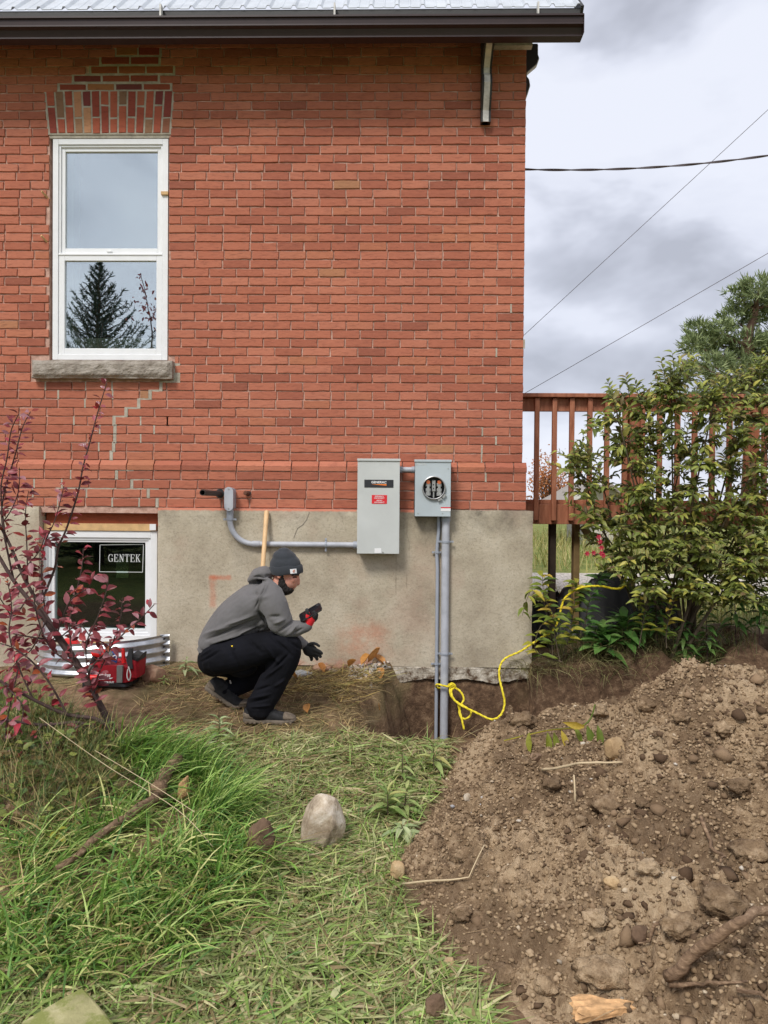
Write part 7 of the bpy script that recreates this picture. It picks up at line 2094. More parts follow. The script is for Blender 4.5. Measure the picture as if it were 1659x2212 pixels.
# broad-leaved perennial at the foot of the shrub
for i, (px, py, lab) in enumerate(((1300, 1395, 'left clump of broad green leaves at the foot of the shrub'), (1345, 1400, 'right clump of broad green leaves at the foot of the shrub'))):
    bq = W(px, py, 5.58); bq.z = float(ground_z(bq.x, bq.y)); 
    weed(px, py, 34, 0.19, lab, 'hosta', 'ovate', 0.22, base=bq, ratio=0.45, rise=0.9, name='broadleaf_plant')
for i, (px, py, hgt, lab) in enumerate(((1530, 1400, 0.48, 'leafy upright plant at the right below the shrub'), (1590, 1400, 0.52, 'leafy upright plant second from the right edge'), (1640, 1390, 0.5, 'leafy upright plant at the right edge'), (1480, 1405, 0.36, 'shorter leafy plant left of the upright ones'), (1420, 1410, 0.34, 'low leafy plant before the stems of the shrub'), (1380, 1410, 0.28, 'low leafy plant left of the stems of the shrub'))):
    bq = W(px, py, 5.60); bq.z = float(ground_z(bq.x, bq.y)); weed(px, py, 30, 0.13, lab, 'hosta', 'lance', hgt, base=bq, ratio=0.3, rise=0.1, name='upright_plant')
# vine shoots with yellowing leaves at the corner of the foundation
def shoot(pl, Y, label, mat='lime_leaf', n_leaf=16, L=0.10, name='vine_shoot', r=0.004, ratio=0.40):
    ctl = [W(p[0], p[1], Y) for p in pl]; path = smooth_path(ctl, 6)
    r_ = empty(name, path[0], label, 'plant')
    MB().tube(path, [r - r*0.6*i/(len(path)-1) for i in range(len(path))], 6).build('stem', MAT['twig'], r_, smooth=True)
    P, D, N, Ls, Ws = [], [], [], [], []
    for k in range(n_leaf):
        f = 0.25 + 0.75*k/(n_leaf-1); i = min(len(path)-2, int(f*(len(path)-1))); d = (path[i+1]-path[i]).normalized()
        az = k*2.6 + rng.normal()*0.4; sd = Vector((math.cos(az), math.sin(az)*0.7-0.2, 0.15)); out = (sd + d*0.4 + Vector((0, 0, -0.15))).normalized()
        P.append(tuple(path[i])); D.append(tuple(out)); N.append((0.2*rng.normal(), -0.4, 0.9)); l = L*rng.uniform(0.75, 1.2); Ls.append(l); Ws.append(l*ratio)
    leaf_objects('leaf', r_, [shape_mesh('leaf', leaf_shape('ovate', 0.25, 0.4), MAT[mat])], np.array(P), np.array(D), np.array(N), np.array(Ls), np.array(Ws))
shoot([(1195,1430),(1190,1370),(1175,1300),(1172,1240)], 5.50, 'leafy vine shoot climbing by the foundation corner', n_leaf=34)
shoot([(1210,1430),(1200,1380),(1192,1320),(1150,1275),(1128,1330)], 5.42, 'yellowing vine shoot arching over the foundation corner', n_leaf=18)
shoot([(1215,1420),(1230,1370),(1240,1310),(1245,1255)], 5.55, 'vine shoot between the corner and the broad-leaved plants', n_leaf=36)
shoot([(1215,1430),(1180,1420),(1155,1400),(1170,1350),(1210,1330)], 5.40, 'bent shoot with wilted yellow leaves above the rope', n_leaf=16)
shoot([(1250,1430),(1262,1360),(1275,1290),(1300,1240)], 5.6, 'dark leafy shoot under the left side of the shrub', 'hosta', 34, 0.11)
shoot([(1380,1400),(1390,1340),(1400,1280),(1395,1250)], 5.4, 'olive leafed shoot below the middle of the shrub', 'lime_leaf', 30, 0.09)
shoot([(1440,1400),(1440,1360),(1455,1300),(1470,1270)], 5.4, 'olive leafed shoot beside the main stem of the shrub', 'lime_leaf', 28, 0.09)
# wilted stalk lying on the pile
q0 = [pile_at(1088, 1618), pile_at(1180, 1606), pile_at(1262, 1600), pile_at(1285, 1560)]
for k_, q in enumerate(q0): q.z += (0.04, 0.06, 0.07, 0.08)[k_]
st0 = empty('wilted_stalk', q0[0], 'cut green stalk with hanging leaves on top of the dirt pile', 'plant')
MB().tube(smooth_path(q0, 6), 0.004, 7).build('stem', MAT['lime_leaf'], st0, smooth=True)
P, D, N, Ls, Ws = [], [], [], [], []
for (px, py, dx, dz, l) in ((1143,1612,-0.05,-1,0.11),(1182,1612,0.05,-1,0.12),(1196,1610,0.2,-1,0.11),(1212,1608,0.3,-0.9,0.10),(1262,1600,-0.9,0.25,0.11),(1268,1600,0.3,-1,0.13),(1290,1600,0.1,-1,0.12),(1240,1604,0.4,-0.8,0.09)):
    q = pile_at(px, py); q.z += 0.06; P.append(tuple(q)); D.append((dx, -0.35, dz)); N.append((0.3*rng.normal(), -1, 0.2)); Ls.append(l); Ws.append(l*0.30)
leaf_objects('leaf', st0, [shape_mesh('leaf', leaf_shape('lance', 0.2, 0.15), MAT['lime_leaf'])], np.array(P), np.array(D), np.array(N), np.array(Ls), np.array(Ws))

# fallen leaves, litter and gravel at the foot of the wall
MAT['dry_leaf'] = leaf_mat('dry_leaf', [(0, lin(196, 128, 62)), (0.5, lin(216, 156, 84)), (1, lin(186, 132, 84))], 0.6, 0.2)
for (px, py, l, lab) in ((795, 1440, 0.12, 'large curled orange leaf against the foundation'), (780, 1446, 0.09, 'orange dry leaf left of the large curled one'), (752, 1448, 0.08, 'tan dry leaf on the rubble by the wall'), (832, 1450, 0.09, 'pale tan leaf beside the rubble by the wall'), (822, 1473, 0.08, 'orange leaf hanging over the trench edge'), (700, 1457, 0.07, 'orange leaf on the straw near the man'), (640, 1470, 0.07, 'rust leaf on the straw right of the man'), (664, 1546, 0.06, 'small orange leaf beside the near boot'), (820, 1545, 0.07, 'tan leaf caught on the trench wall')):
    q = ground_at(px, py); q.z += 0.015
    if py < 1456: q.y = min(q.y, YW-0.13); q.z = float(ground_z(q.x, q.y)) + 0.03
    v, f = leaf_shape('round', 0.8, -0.5)
    me = np_mesh('fallen_leaf', v*np.array((0.8, 1, 1)), f); o = link_mesh('fallen_leaf', me, MAT['dry_leaf'], None, True)
    o.location = q; o.scale = (l, l, l); o.rotation_euler = (rng.uniform(0.1, 0.6), rng.normal()*0.3, rng.uniform(0, 6.28)); tag(o, lab, 'leaf')
IV, IF = ico(1)
gxp = rng.uniform(-0.35, 0.02, 420); gyp = rng.uniform(5.25, 5.58, 420); okk = trench(gxp, gyp) < 0.05
gxp, gyp = gxp[okk], gyp[okk]; rad = rng.uniform(0.005, 0.014, len(gxp))
MAT['rubble'] = crumb_mat('rubble', [(0, lin(150, 144, 136)), (0.5, lin(188, 184, 178)), (0.8, lin(206, 178, 156)), (1, lin(216, 212, 208))])
o = scatter_lumps('gravel_patch', np.column_stack([gxp, gyp, ground_z(gxp, gyp)+rad*0.4]), rad, MAT['rubble']); tag(o, 'grey gravel spilled at the foot of the foundation', None, None, 'stuff')
for k, (px, py, w, h, mt, lab) in enumerate(((700, 1445, 60, 18, 'pink_stone', 'flat pinkish rubble piece against the foundation'), (735, 1450, 40, 14, 'pink_stone', 'smaller pinkish rubble piece beside the flat one'), (770, 1458, 22, 12, 'pale_stone', 'whitish rubble piece on the gravel patch'), (720, 1462, 24, 12, 'pale_stone', 'grey rubble piece in front of the pinkish ones'))):
    q = W(px, py, YW-0.14-0.03*k); q.z = float(ground_z(q.x, q.y)); s_ = q.y/FPX
    lump('rubble', q + Vector((0, 0, h*s_*0.3)), (w*s_/2, w*s_/3, h*s_/2), MAT[mt], lab, 'rubble', seed=90+k, faceted=0.4, amp=0.2)
q = W(650, 1456, YW-0.28); q.z = float(ground_z(q.x, q.y))
MAT['clear_bag'] = simple('clear_bag', (0.75, 0.78, 0.8), 0.25, var=0.1)
MAT['clear_bag'].node_tree.nodes['Principled BSDF'].inputs['Alpha'].default_value = 0.55
lump('plastic_bag', q + Vector((0, 0, 0.02)), (0.085, 0.05, 0.035), MAT['clear_bag'], 'crumpled clear plastic bag on the ground behind the man', 'bag', seed=77, amp=0.7, freq=2.4)
# crumpled black sheeting under the deck
n_x = np.linspace(1.12, 2.35, 60); n_y = np.linspace(6.3, 6.75, 24)
def tarp(X, Y): return ground_z(X, Y) + 0.02 + 0.36*sstep(6.3, 6.45, Y)*(1-sstep(6.6, 6.75, Y))*(1+0.5*fbm(X*4, Y*2, 0, 3, 62)) + 0.10*np.abs(fbm(X*11, Y*11, 0, 3, 61))
tp_ = link_mesh('plastic_sheeting', grid_mesh('plastic_sheeting', n_x, n_y, tarp), simple('black_sheeting', (0.006, 0.006, 0.007), 0.6), None, False)
tag(tp_, 'crumpled black plastic sheeting heaped under the deck', 'sheeting')

# ---------------------------------------------------------------- grass
MAT['grass'] = leaf_mat('grass_blade', None, 0.5, 0.25, attr=True)
# trodden gaps round the log and the rotten branch
CLEAR = [[(325,1700),(390,1690),(425,1745),(415,1800),(330,1830),(310,1790)], [(120,1915),(290,1790),(330,1800),(320,1850),(230,1900),(140,1975)]]
def zone_points(poly, n_, jitter=0.0, ylim=(1.7, 6.0), top=ground_z):
    out = []
    tot = 0
    while tot < n_:
        X = rng.uniform(-3.0, 2.6, 60000); Y = rng.uniform(*ylim, 60000); Z = top(X, Y)
        q = np.stack([X, Y, Z-EYE], 1) @ CRI.T
        px = 829.5 + FPX*q[:, 0]/-q[:, 2]; py = 1106.0 - FPX*q[:, 1]/-q[:, 2]
        ok = in_poly(px, py, poly) & (trench(X, Y) < 0.15)
        for ex in CLEAR: ok &= ~in_poly(px, py, ex)
        out.append(np.stack([X, Y, Z], 1)[ok]); tot += int(ok.sum())
        if len(out) > 60: break
    return np.vstack(out)[:n_]
def blades(P, L, Wd, az, lean, curl, cols, clamp=True, top=top_z, seg=4):
    N = len(P); s = np.linspace(0, 1, seg+1)
    X = np.zeros((N, seg+1)); Z = np.zeros((N, seg+1))
    for k in range(1, seg+1):
        th = lean + curl*(s[k]-0.5/seg)
        X[:, k] = X[:, k-1] + np.sin(th)*L/seg; Z[:, k] = Z[:, k-1] + np.cos(th)*L/seg
    px = P[:, 0:1] + X*np.cos(az)[:, None]; py = P[:, 1:2] + X*np.sin(az)[:, None]; pz = P[:, 2:3] + Z
    if clamp:
        keep = pile_h(px[:, -1], py[:, -1]) < 0.03
        P, px, py, pz, az, Wd, cols, X = P[keep], px[keep], py[keep], pz[keep], az[keep], Wd[keep], cols[keep], X[keep]; N = len(P)
        pz = np.maximum(pz, ground_z(px, py) + 0.004 + rng.random((N, 1))*0.016)
    roll = rng.normal(0, 0.5, N)
    sx, sy, sz = -np.sin(az)*np.cos(roll), np.cos(az)*np.cos(roll), np.sin(roll)
    w = (np.array([0.8, 1.0, 0.85, 0.55, 0.08]) if seg == 4 else np.linspace(1, 0.1, seg+1))[None]*Wd[:, None]/2
    A = np.stack([px + sx[:, None]*w, py + sy[:, None]*w, pz + sz[:, None]*w], -1); B = np.stack([px - sx[:, None]*w, py - sy[:, None]*w, pz - sz[:, None]*w], -1)
    V = np.stack([A, B], 2).reshape(N, -1, 3)          # 2*(seg+1) verts each
    f = np.array([[2*k, 2*k+1, 2*k+3, 2*k+2] for k in range(seg)])
    F = (f[None] + (np.arange(N)*2*(seg+1))[:, None, None]).reshape(-1, 4)
    return V.reshape(-1, 3), F, np.repeat(cols, 2*(seg+1), 0)
def pick(cols, n_, w=None):
    c = np.array([lin(*q) for q in cols]); i = rng.choice(len(c), n_, p=w)
    return c[i]*rng.uniform(0.85, 1.25, (n_, 1))
def grass_object(name, parts_, label):
    V, F, Cc, nb = [], [], [], 0
    for v, f, c in parts_: V.append(v); F.append(f+nb); Cc.append(c); nb += len(v)
    me = np_mesh(name, np.vstack(V), np.vstack(F)); set_col(me, np.vstack(Cc))
    o = link_mesh(name, me, MAT['grass'], None, True); return tag(o, label, None, None, 'stuff')
GREENS = [(110, 152, 66), (130, 168, 76), (156, 186, 94), (180, 198, 116), (96, 134, 70), (204, 202, 132)]
MATTED = [(158, 158, 108), (184, 182, 130), (142, 148, 96), (206, 198, 150), (164, 146, 106), (136, 150, 90), (190, 172, 132), (150, 130, 94)]
STRAW = [(168, 144, 100), (194, 168, 118), (136, 112, 80), (212, 188, 136), (120, 102, 72), (156, 144, 98)]
# lush tufts: blades come in bunches that fall the same way
lush = [(0,1800),(90,1800),(220,1770),(300,1700),(285,1620),(340,1600),(430,1660),(510,1760),(530,1800),(545,1880),(470,2010),(400,2060),(260,2110),(0,2140)]
def tufts(poly, n_t, per, Lr, cols, az0, azs, spread=0.05, lean0=0.5, curl0=1.2, w=0.0045, wts=None):
    T = zone_points(poly, n_t); idx = np.repeat(np.arange(len(T)), per); n_ = len(idx)
    taz = az0 + azs*rng.normal(size=len(T))
    P = T[idx] + np.column_stack([rng.normal(0, spread, n_), rng.normal(0, spread, n_), np.zeros(n_)])
    P[:, 2] = ground_z(P[:, 0], P[:, 1])
    tl = rng.uniform(0.75, 1.25, len(T))
    return blades(P, rng.uniform(*Lr, n_)*tl[idx], rng.uniform(0.6, 1.2, n_)*w, taz[idx] + 0.45*rng.normal(size=n_), np.clip(lean0 + 0.3*rng.normal(size=n_), 0.05, 1.5), curl0*rng.uniform(0.5, 1.3, n_), pick(cols, n_, wts))
g = [tufts(lush, 230, 17, (0.12, 0.26), GREENS, -0.7, 1.1, 0.06, 0.75, 1.0, 0.0092), tufts(lush, 60, 10, (0.12, 0.26), STRAW, -0.7, 1.5, 0.07, 0.9, 0.8, 0.006)]
g.append(tufts([(255,1615),(330,1600),(430,1660),(500,1740),(520,1800),(400,1800),(330,1760),(270,1680)], 60, 22, (0.20, 0.32), GREENS[:5], -0.5, 0.5, 0.04, 0.45, 1.2, 0.0085))
grass_object('long_grass', g, 'long lush green grass falling over at lower left')
matted = [(330,1590),(560,1600),(760,1590),(960,1600),(985,1640),(920,1740),(870,1860),(855,1930),(960,2070),(1060,2200),(1090,2260),(-20,2260),(-20,2080),(300,2080),(460,2010),(540,1900),(520,1780),(430,1650)]
T = zone_points(matted, 12500); n_ = len(T)
flow = 2.2*fbm(T[:, 0]*1.6, T[:, 1]*1.6, 0, 2, 70)
nearf = sstep(3.6, 2.3, T[:, 1])[:, None]
gsel = (rng.random((n_, 1)) < (0.08 + 0.30*nearf + 0.35*(fbm(T[:,0]*1.3, T[:,1]*1.3, 0, 2, 74)[:, None])))
cm = np.where(gsel, pick([(138,164,84),(164,184,106),(186,196,132),(150,168,96)], n_), pick(MATTED, n_))
g = [blades(T, rng.uniform(0.05, 0.19, n_), rng.uniform(0.004, 0.0125, n_), flow - 0.4 + 1.2*rng.normal(size=n_), rng.uniform(1.15, 1.55, n_), rng.uniform(-0.1, 0.5, n_), cm)]
T = zone_points(matted, 2600); n_ = len(T)
g.append(blades(T, rng.uniform(0.05, 0.14, n_), rng.uniform(0.003, 0.005, n_), rng.uniform(0, 6.28, n_), rng.uniform(0.3, 1.1, n_), rng.uniform(0.2, 1.2, n_), pick(GREENS + MATTED[:2], n_)))
# broad trodden leaves among it
grass_object('trampled_grass', g, 'flattened olive grass and clippings across the foreground')
straw_z = [(60,1470),(200,1500),(345,1445),(420,1440),(560,1455),(850,1445),(830,1470),(790,1500),(760,1560),(770,1595),(560,1605),(330,1600),(290,1540),(330,1490)]
T = zone_points(straw_z, 2600); n_ = len(T)
g = [blades(T, rng.uniform(0.05, 0.22, n_), rng.uniform(0.002, 0.005, n_), rng.uniform(0, 6.28, n_)*0.5 - 0.8, rng.uniform(1.25, 1.56, n_), rng.uniform(-0.1, 0.25, n_), pick(STRAW + [(110, 116, 70)], n_))]
T = zone_points([(560,1455),(840,1455),(800,1490),(760,1530),(700,1510),(600,1500)], 650); n_ = len(T)
g.append(blades(T, rng.uniform(0.06, 0.22, n_), rng.uniform(0.003, 0.007, n_), np.where(rng.random(n_) < 0.5, rng.normal(-0.15, 0.6, n_), rng.uniform(0, 6.28, n_)), rng.uniform(1.0, 1.56, n_), rng.uniform(-0.2, 0.5, n_), pick([(196,170,104),(214,190,124),(160,132,84),(132,108,72),(186,176,112)], n_)))
grass_object('straw_litter', g, 'brown straw and dead stalks on the bare soil round the man')
wild = [(-20,1480),(60,1520),(160,1560),(250,1590),(285,1640),(240,1740),(120,1800),(-20,1810)]
g = [tufts(wild, 210, 16, (0.09, 0.24), [(92,112,58),(122,132,74),(150,138,86),(174,156,104),(106,128,66),(78,92,52)], 0.0, 2.5, 0.05, 0.35, 0.9, 0.004)]
grass_object('rough_grass', g, 'tangled rough grass and weeds under the red shrub')
# low leafy ground cover at the far left
T = zone_points(wild + [], 900); n_ = len(T)
D2 = np.column_stack([rng.normal(size=n_), rng.normal(size=n_), 0.3+0.4*rng.random(n_)])
me = leaves_mesh('ground_cover', leaf_shape('round', 0.2, 0.3), T + np.column_stack([np.zeros(n_), np.zeros(n_), rng.uniform(0.0, 0.09, n_)]), D2, np.tile((0, -0.2, 1.0), (n_, 1)) + 0.3*rng.normal(size=(n_, 3)), rng.uniform(0.025, 0.06, n_), rng.uniform(0.02, 0.04, n_), pick([(78,96,46),(104,122,58),(132,140,70),(120,106,66)], n_))
tag(link_mesh('ground_cover', me, MAT['grass'], None, True), 'small leafy ground cover beneath the red shrub', None, None, 'stuff')
T = zone_points(matted, 1500); n_ = len(T)
D2 = np.column_stack([rng.normal(size=n_), rng.normal(size=n_), 0.12*rng.random(n_)])
me = leaves_mesh('trodden_leaves', leaf_shape('lance', 0.1, 0.05), T + np.array((0, 0, 0.012)), D2, np.tile((0, 0, 1.0), (n_, 1)) + 0.2*rng.normal(size=(n_, 3)), rng.uniform(0.03, 0.08, n_), rng.uniform(0.010, 0.024, n_), pick([(144,162,96),(174,184,122),(196,196,146),(150,132,92),(122,146,76)], n_))
tag(link_mesh('trodden_leaves', me, MAT['grass'], None, True), 'trodden broad leaves scattered over the flattened grass', None, None, 'stuff')
# dry grass hanging over the far edge of the trench
n_ = 800; X = rng.uniform(0.80, 2.3, n_); Y = np.where(X < XR+0.1, rng.uniform(5.42, 5.56, n_), rng.uniform(5.45, 5.7, n_))
Zg = np.maximum(ground_z(X, Y), 0.26 + 0.06*rng.random(n_))
g = [blades(np.stack([X, Y, Zg], 1), rng.uniform(0.12, 0.38, n_), rng.uniform(0.002, 0.004, n_), rng.normal(-1.7, 0.8, n_), rng.uniform(0.5, 1.3, n_), rng.uniform(0.4, 1.9, n_), pick([(150,146,96),(176,168,116),(122,126,76),(104,96,66),(132,120,82)], n_), clamp=False)]
n_ = 900; X = rng.uniform(1.2, 2.6, n_); Y = rng.uniform(5.5, 6.0, n_)
g.append(blades(np.stack([X, Y, ground_z(X, Y)], 1), rng.uniform(0.15, 0.36, n_), rng.uniform(0.002, 0.005, n_), rng.uniform(0, 6.28, n_), rng.uniform(0.1, 0.7, n_), rng.uniform(0.3, 1.3, n_), pick([(112,124,70),(138,142,88),(92,104,56),(160,152,104)], n_), clamp=False))
grass_object('bank_grass', g, 'dry grass hanging over the far bank of the trench')
# roots and straw in the cut face and on the pile
n_ = 420; Pp = pile_points(n_); P3 = np.column_stack([Pp, pile_z(Pp[:, 0], Pp[:, 1])+0.01])
g = [blades(P3, rng.uniform(0.05, 0.16, n_), rng.uniform(0.0012, 0.0028, n_), rng.uniform(0, 6.28, n_), rng.uniform(1.1, 1.6, n_), rng.uniform(-0.3, 0.4, n_), pick([(150,126,96),(176,150,116),(110,88,66),(190,170,136)], n_), clamp=False)]
n_ = 260; X = rng.uniform(-0.35, 0.6, n_); Y = rng.uniform(4.36, 5.5, n_); X = np.where(rng.random(n_) < 0.6, np.interp(Y, *TR_L) + rng.uniform(-0.03, 0.06, n_), X); Y = np.where(X > -0.05, rng.uniform(4.34, 4.44, n_), Y)
g.append(blades(np.stack([X, Y, ground_z(X, Y)+0.0], 1), rng.uniform(0.08, 0.24, n_), rng.uniform(0.0015, 0.0035, n_), rng.normal(0, 0.9, n_), rng.uniform(0.8, 1.5, n_), rng.uniform(0.2, 1.2, n_), pick(STRAW, n_), clamp=False))
grass_object('root_fibres', g, 'fine roots and straw on the pile and along the trench edge')

# ---------------------------------------------------------------- pale stalks lying over the foreground grass
for pts, lab in (([(85,1670),(230,1750),(380,1840),(460,1890)], 'long pale straw stalk leaning across the long grass'), ([(205,1745),(330,1800),(420,1850)], 'second pale stalk beside the long straw stalk')):
    ctl = [ground_at(*p) + Vector((0, 0, h_)) for p, h_ in zip(pts, (0.26, 0.20, 0.17, 0.10))]
    m = MB().tube(smooth_path(ctl, 6), 0.0014, 6); thing_mesh('dry_stalk', m, MAT['dry_twig'], ctl[0], lab, 'stalk', smooth=True)
# ================================================================ things further off
def quads(name, P, D, L, Wd, N=None):
    """thin tapered slivers: needles and far leaves"""
    n_ = len(P); D = D/np.linalg.norm(D, axis=1, keepdims=True)
    if N is None: N = unit(n_)
    S = np.cross(D, N); S /= np.maximum(np.linalg.norm(S, axis=1, keepdims=True), 1e-6)
    a = P - S*Wd[:, None]*0.5; b_ = P + S*Wd[:, None]*0.5; m = P + D*L[:, None]*0.55
    V = np.stack([a, b_, m + S*Wd[:, None]*0.5, m - S*Wd[:, None]*0.5, P + D*L[:, None]], 1).reshape(-1, 3)
    f = np.array([[0, 1, 2], [0, 2, 3], [3, 2, 4]])
    F = (f[None] + (np.arange(n_)*5)[:, None, None]).reshape(-1, 3)
    return np_mesh(name, V, F)
def part_mesh(name, me, mat, root, stuff=False, smooth=False):
    o = link_mesh(name, me, mat, None, smooth); o.parent = root; o.matrix_parent_inverse = Matrix.Translation(wloc(root)).inverted()
    if stuff: o['kind'] = 'stuff'
    return o
MAT['pine_needle'] = leaf_mat('pine_needle', [(0, lin(96, 112, 72)), (0.5, lin(130, 146, 96)), (1, lin(166, 178, 126))], 0.6, 0.15)
MAT['spruce_needle'] = leaf_mat('spruce_needle', [(0, lin(40, 54, 44)), (1, lin(70, 86, 70))], 0.6, 0.1)
MAT['autumn_leaf'] = leaf_mat('autumn_leaf', [(0, lin(186, 112, 62)), (0.5, lin(206, 140, 90)), (1, lin(176, 122, 84))], 0.6, 0.3)
MAT['pine_bark'] = simple('pine_bark', lin(104, 82, 66), 0.95, var=0.3)
# pine beyond the deck at the right edge
YP = 15.0; trunk_x = W(1610, 900, YP).x
gz0 = float(ground_z(trunk_x, YP))
pine = empty('pine_tree', (trunk_x, YP, gz0), 'grey-green pine tree beyond the deck at the right edge', 'tree')
tb = [Vector((trunk_x, YP, gz0)), Vector((trunk_x+0.1, YP, gz0+2.5)), W(1612, 760, YP), W(1630, 680, YP), W(1638, 640, YP)]
MB().tube(smooth_path(tb, 5), [0.16-0.13*i/20 for i in range(21)], 9).build('trunk', MAT['pine_bark'], pine, smooth=True)
P, D = [], []; lb = MB()
for (px, py, r, dy) in ((1508,715,34,0),(1530,735,36,0.3),(1500,745,26,-0.4),(1560,715,34,-0.3),(1590,690,40,0.2),(1600,640,34,0),(1640,620,40,-0.4),(1640,680,44,0.4),(1690,640,60,0),(1570,760,42,0.4),(1540,790,40,-0.5),(1610,745,46,0),(1650,760,50,0.5),(1590,800,50,-0.3),(1650,820,60,0),(1700,740,60,0),(1545,840,40,0.2),(1610,870,60,0.3),(1690,880,70,-0.2),(1500,800,26,0.2),(1480,870,34,0.1)):
    c_ = W(px, py, YP + dy); rm = r/FPX*YP
    a = Vector((trunk_x + 0.15, YP, min(c_.z - 0.25, gz0+5.5))); lb.tube(smooth_path([a, a.lerp(c_, 0.6) + Vector((0, 0, -0.06)), c_], 4), [0.04-0.03*k/8 for k in range(9)], 5, cap=False)
    nt = int(34*(r/36)**2) + 20
    for k in range(nt):
        v = unit(1)[0]*rm*rng.uniform(0.3, 1.0)**0.5; v[2] *= 0.62; p0 = np.array(c_) + v
        axis = v/np.linalg.norm(v) + np.array((0, 0, 0.7)) + 0.3*rng.normal(size=3)
        for q in range(11): P.append(p0 + 0.03*rng.normal(size=3)); D.append(axis + 0.75*rng.normal(size=3))
P, D = np.array(P), np.array(D)
lb.build('limbs', MAT['pine_bark'], pine, fix=False)
part_mesh('crown', quads('crown', P, D, rng.uniform(0.09, 0.18, len(P)), rng.uniform(0.012, 0.026, len(P))), MAT['pine_needle'], pine, True)
# small autumn tree in the distance
YA = 30.0; ab = W(1188, 1090, YA); ab.z = float(ground_z(ab.x, YA))
aut = empty('autumn_tree', ab, 'small orange autumn tree far behind the deck railing', 'tree')
MB().tube([ab, ab + Vector((0, 0, 0.8)), ab + Vector((0.1, 0, 1.8))], [0.08, 0.06, 0.02], 7).build('trunk', MAT['pine_bark'], aut, smooth=True)
P, D = [], []; lb = MB()
for k in range(46):
    px, py = 1188 + 34*rng.normal()*0.62, 1040 + 30*rng.normal()*0.6; c_ = W(px, py, YA + 0.5*rng.normal()); lb.tube([ab + Vector((0, 0, 0.7)), (ab + Vector((0, 0, 0.7))).lerp(c_, 0.6), c_], [0.03, 0.02, 0.008], 4, cap=False)
    for q in range(46): P.append(np.array(c_) + 0.22*rng.normal(size=3)); D.append(rng.normal(size=3))
lb.build('limbs', MAT['pine_bark'], aut, fix=False)
part_mesh('crown', quads('crown', np.array(P), np.array(D), rng.uniform(0.05, 0.1, len(P)), rng.uniform(0.04, 0.07, len(P))), MAT['autumn_leaf'], aut, True)
def spruce(root_loc, height, spread, label, name='spruce_tree', whorls=40, dens=1.0, needle=(0.03, 0.07), wid=0.010, top_taper=0.9):
    root = empty(name, root_loc, label, 'tree'); b0 = Vector(root_loc)
    MB().tube([b0, b0 + Vector((0, 0, height*0.5)), b0 + Vector((0, 0, height))], [0.11*height/7, 0.06*height/7, 0.008], 8).build('trunk', MAT['pine_bark'], root, smooth=True)
    P, D = [], []; lb = MB()
    for w in range(whorls):
        f = (w+0.5)/whorls; z = height*(1 - f*0.96); Lb = spread*f**top_taper
        nb = 5 + int(5*f); az0 = rng.uniform(0, 6.28)
        for k in range(nb):
            az = az0 + 2*math.pi*k/nb + 0.2*rng.normal(); L = Lb*rng.uniform(0.75, 1.2)
            up0 = 0.75*(1-f) + 0.12
            pts = []
            for i in range(7):
                t = i/6; rad_ = L*t; zz = z + L*(up0*t - 0.55*(f**0.7)*t*(1-t) + 0.22*t*t)
                pts.append(b0 + Vector((math.cos(az)*rad_, math.sin(az)*rad_, zz)))
            lb.tube(pts, [0.012, 0.011, 0.010, 0.008, 0.006, 0.005, 0.003], 4, cap=False)
            n_ = int((14 + 60*L)*dens)
            for q in range(n_):
                t = rng.uniform(0.08, 1.0); i = min(5, int(t*6)); p0 = pts[i].lerp(pts[i+1], t*6-i); dd = (pts[i+1]-pts[i]).normalized()
                lat = 0.12*L*(1-t)*rng.normal()
                P.append((p0.x - math.sin(az)*lat, p0.y + math.cos(az)*lat, p0.z - 0.02*abs(rng.normal()))); v = rng.normal(size=3); D.append(np.array(dd)*0.9 + v*0.55)
    lb.build('limbs', MAT['pine_bark'], root, fix=False)
    P, D = np.array(P), np.array(D)
    part_mesh('crown', quads('crown', P, D, rng.uniform(*needle, len(P))*1.3, np.full(len(P), wid)), MAT['spruce_needle'], root, True)
YS = 30.0; sb_ = W(1305, 1090, YS); spruce((sb_.x, YS, float(ground_z(sb_.x, YS))), 2.4, 0.9, 'small dark spruce far behind the deck railing', whorls=18, needle=(0.08, 0.14), wid=0.05)
# spruce behind the viewer: it shows as the reflection in the window
YV = 2*(YW+0.04) + 6.5
xs0 = W(214, 640, YV).x; zt0 = W(214, 566, YV).z
spruce((xs0, -6.5, float(ground_z(xs0, -6.5))), zt0, 3.0, 'dark spruce mirrored in the lower pane of the tall window', whorls=46, dens=1.6, wid=0.016, needle=(0.05, 0.1), top_taper=1.02)
# young sapling mirrored beside it
YV2 = 2*(YW+0.04) + 2.5
sp0 = W(322, 760, YV2); zt1_ = W(305, 592, YV2)
sap = empty('sapling', (sp0.x, -2.5, 0.0), 'slender leafy sapling mirrored at the right of the lower pane', 'tree')
path = smooth_path([Vector((sp0.x, -2.5, 0)), Vector((sp0.x+0.05, -2.5, sp0.z)), Vector((W(318, 660, YV2).x, -2.5, W(318, 660, YV2).z)), Vector((zt1_.x, -2.5, zt1_.z))], 8)
MB().tube(path, [0.02-0.016*i/(len(path)-1) for i in range(len(path))], 6).build('trunk', MAT['shrub_bark'], sap, smooth=True)
P, D, N, Ls, Ws = [], [], [], [], []
for k in range(90):
    f = 0.45 + 0.55*rng.random()**1.3; i = min(len(path)-2, int(f*(len(path)-1))); s_ = 0.28*(1-f) + 0.03
    P.append(np.array(path[i]) + np.array((s_*rng.normal(), s_*rng.normal(), 0.03*rng.normal()))); D.append(rng.normal(size=3)); N.append((0.3*rng.normal(), 1, 0.5)); Ls.append(rng.uniform(0.05, 0.09)); Ws.append(0.035)
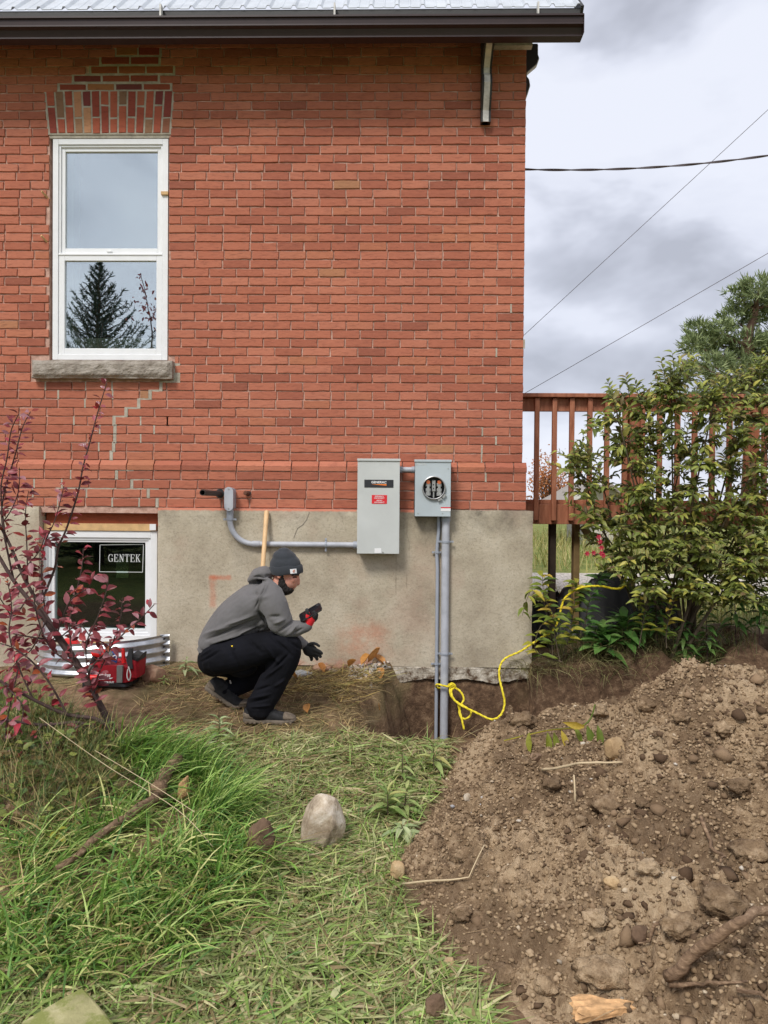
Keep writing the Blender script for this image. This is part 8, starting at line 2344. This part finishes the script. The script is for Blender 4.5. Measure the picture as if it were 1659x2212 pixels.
leaf_objects('leaf', sap, [shape_mesh('leaf', leaf_shape('ovate', 0.2, 0.3), MAT['red_leaf'])], np.array(P), np.array(D), np.array(N), np.array(Ls), np.array(Ws))
# shed with a pale gable far behind
YH = 24.0
MAT['siding'] = simple('pale_siding', lin(196, 190, 180), 0.8, var=0.06); MAT['shed_roof'] = simple('shed_roof', lin(150, 142, 134), 0.85, var=0.1)
e0, e1 = W(1216, 1083, YH), W(1300, 1036, YH)
sh = empty('shed', (e1.x, YH, float(ground_z(e1.x, YH))), 'pale gabled shed far behind the deck railing', 'shed')
xr2 = 2*e1.x - e0.x; zb2 = float(ground_z(e1.x, YH)) - 0.1
MB().prism([(e0.x+1.0, zb2), (e0.x+1.0, e0.z+0.5), (e1.x, e1.z-0.08), (xr2-0.25, e0.z+0.08), (xr2-0.25, zb2)], 'y', YH, YH+4).build('wall', MAT['siding'], sh)
m = MB(); m.prism([(e0.x, e0.z), (e0.x, e0.z-0.14), (e1.x, e1.z-0.14), (xr2, e0.z-0.14), (xr2, e0.z), (e1.x, e1.z)], 'y', YH-0.3, YH+4.3); rfs = m.build('roof', MAT['shed_roof'], sh)
m = MB(); m.prism([(e0.x-0.02, e0.z+0.02), (e0.x-0.02, e0.z-0.16), (e1.x, e1.z-0.16), (e1.x, e1.z+0.02)], 'y', YH-0.36, YH-0.31); m.build('bargeboard', MAT['worn_white'], rfs)
# meadow beyond the drive and between the drive and the deck
n_ = 5200; X = rng.uniform(1.5, 12, n_); Y = rng.uniform(15, 30, n_); 
MEAD = [(150, 150, 86), (178, 170, 104), (122, 134, 70), (190, 178, 122), (164, 150, 92), (128, 146, 76)]
g = [blades(np.stack([X, Y, ground_z(X, Y)], 1), rng.uniform(0.25, 0.75, n_), rng.uniform(0.015, 0.035, n_), rng.uniform(0, 6.28, n_), rng.uniform(0, 0.5, n_), rng.uniform(0.1, 0.8, n_), pick(MEAD, n_), clamp=False, seg=2)]
n_ = 2600; X = rng.uniform(1.2, 4.2, n_); Y = rng.uniform(7.6, 10.3, n_)
g.append(blades(np.stack([X, Y, ground_z(X, Y)], 1), rng.uniform(0.10, 0.34, n_), rng.uniform(0.006, 0.012, n_), rng.uniform(0, 6.28, n_), rng.uniform(0, 0.6, n_), rng.uniform(0.2, 1.0, n_), pick(MEAD, n_), clamp=False, seg=2))
grass_object('meadow_grass', g, 'tall yellowish meadow grass seen under the deck')
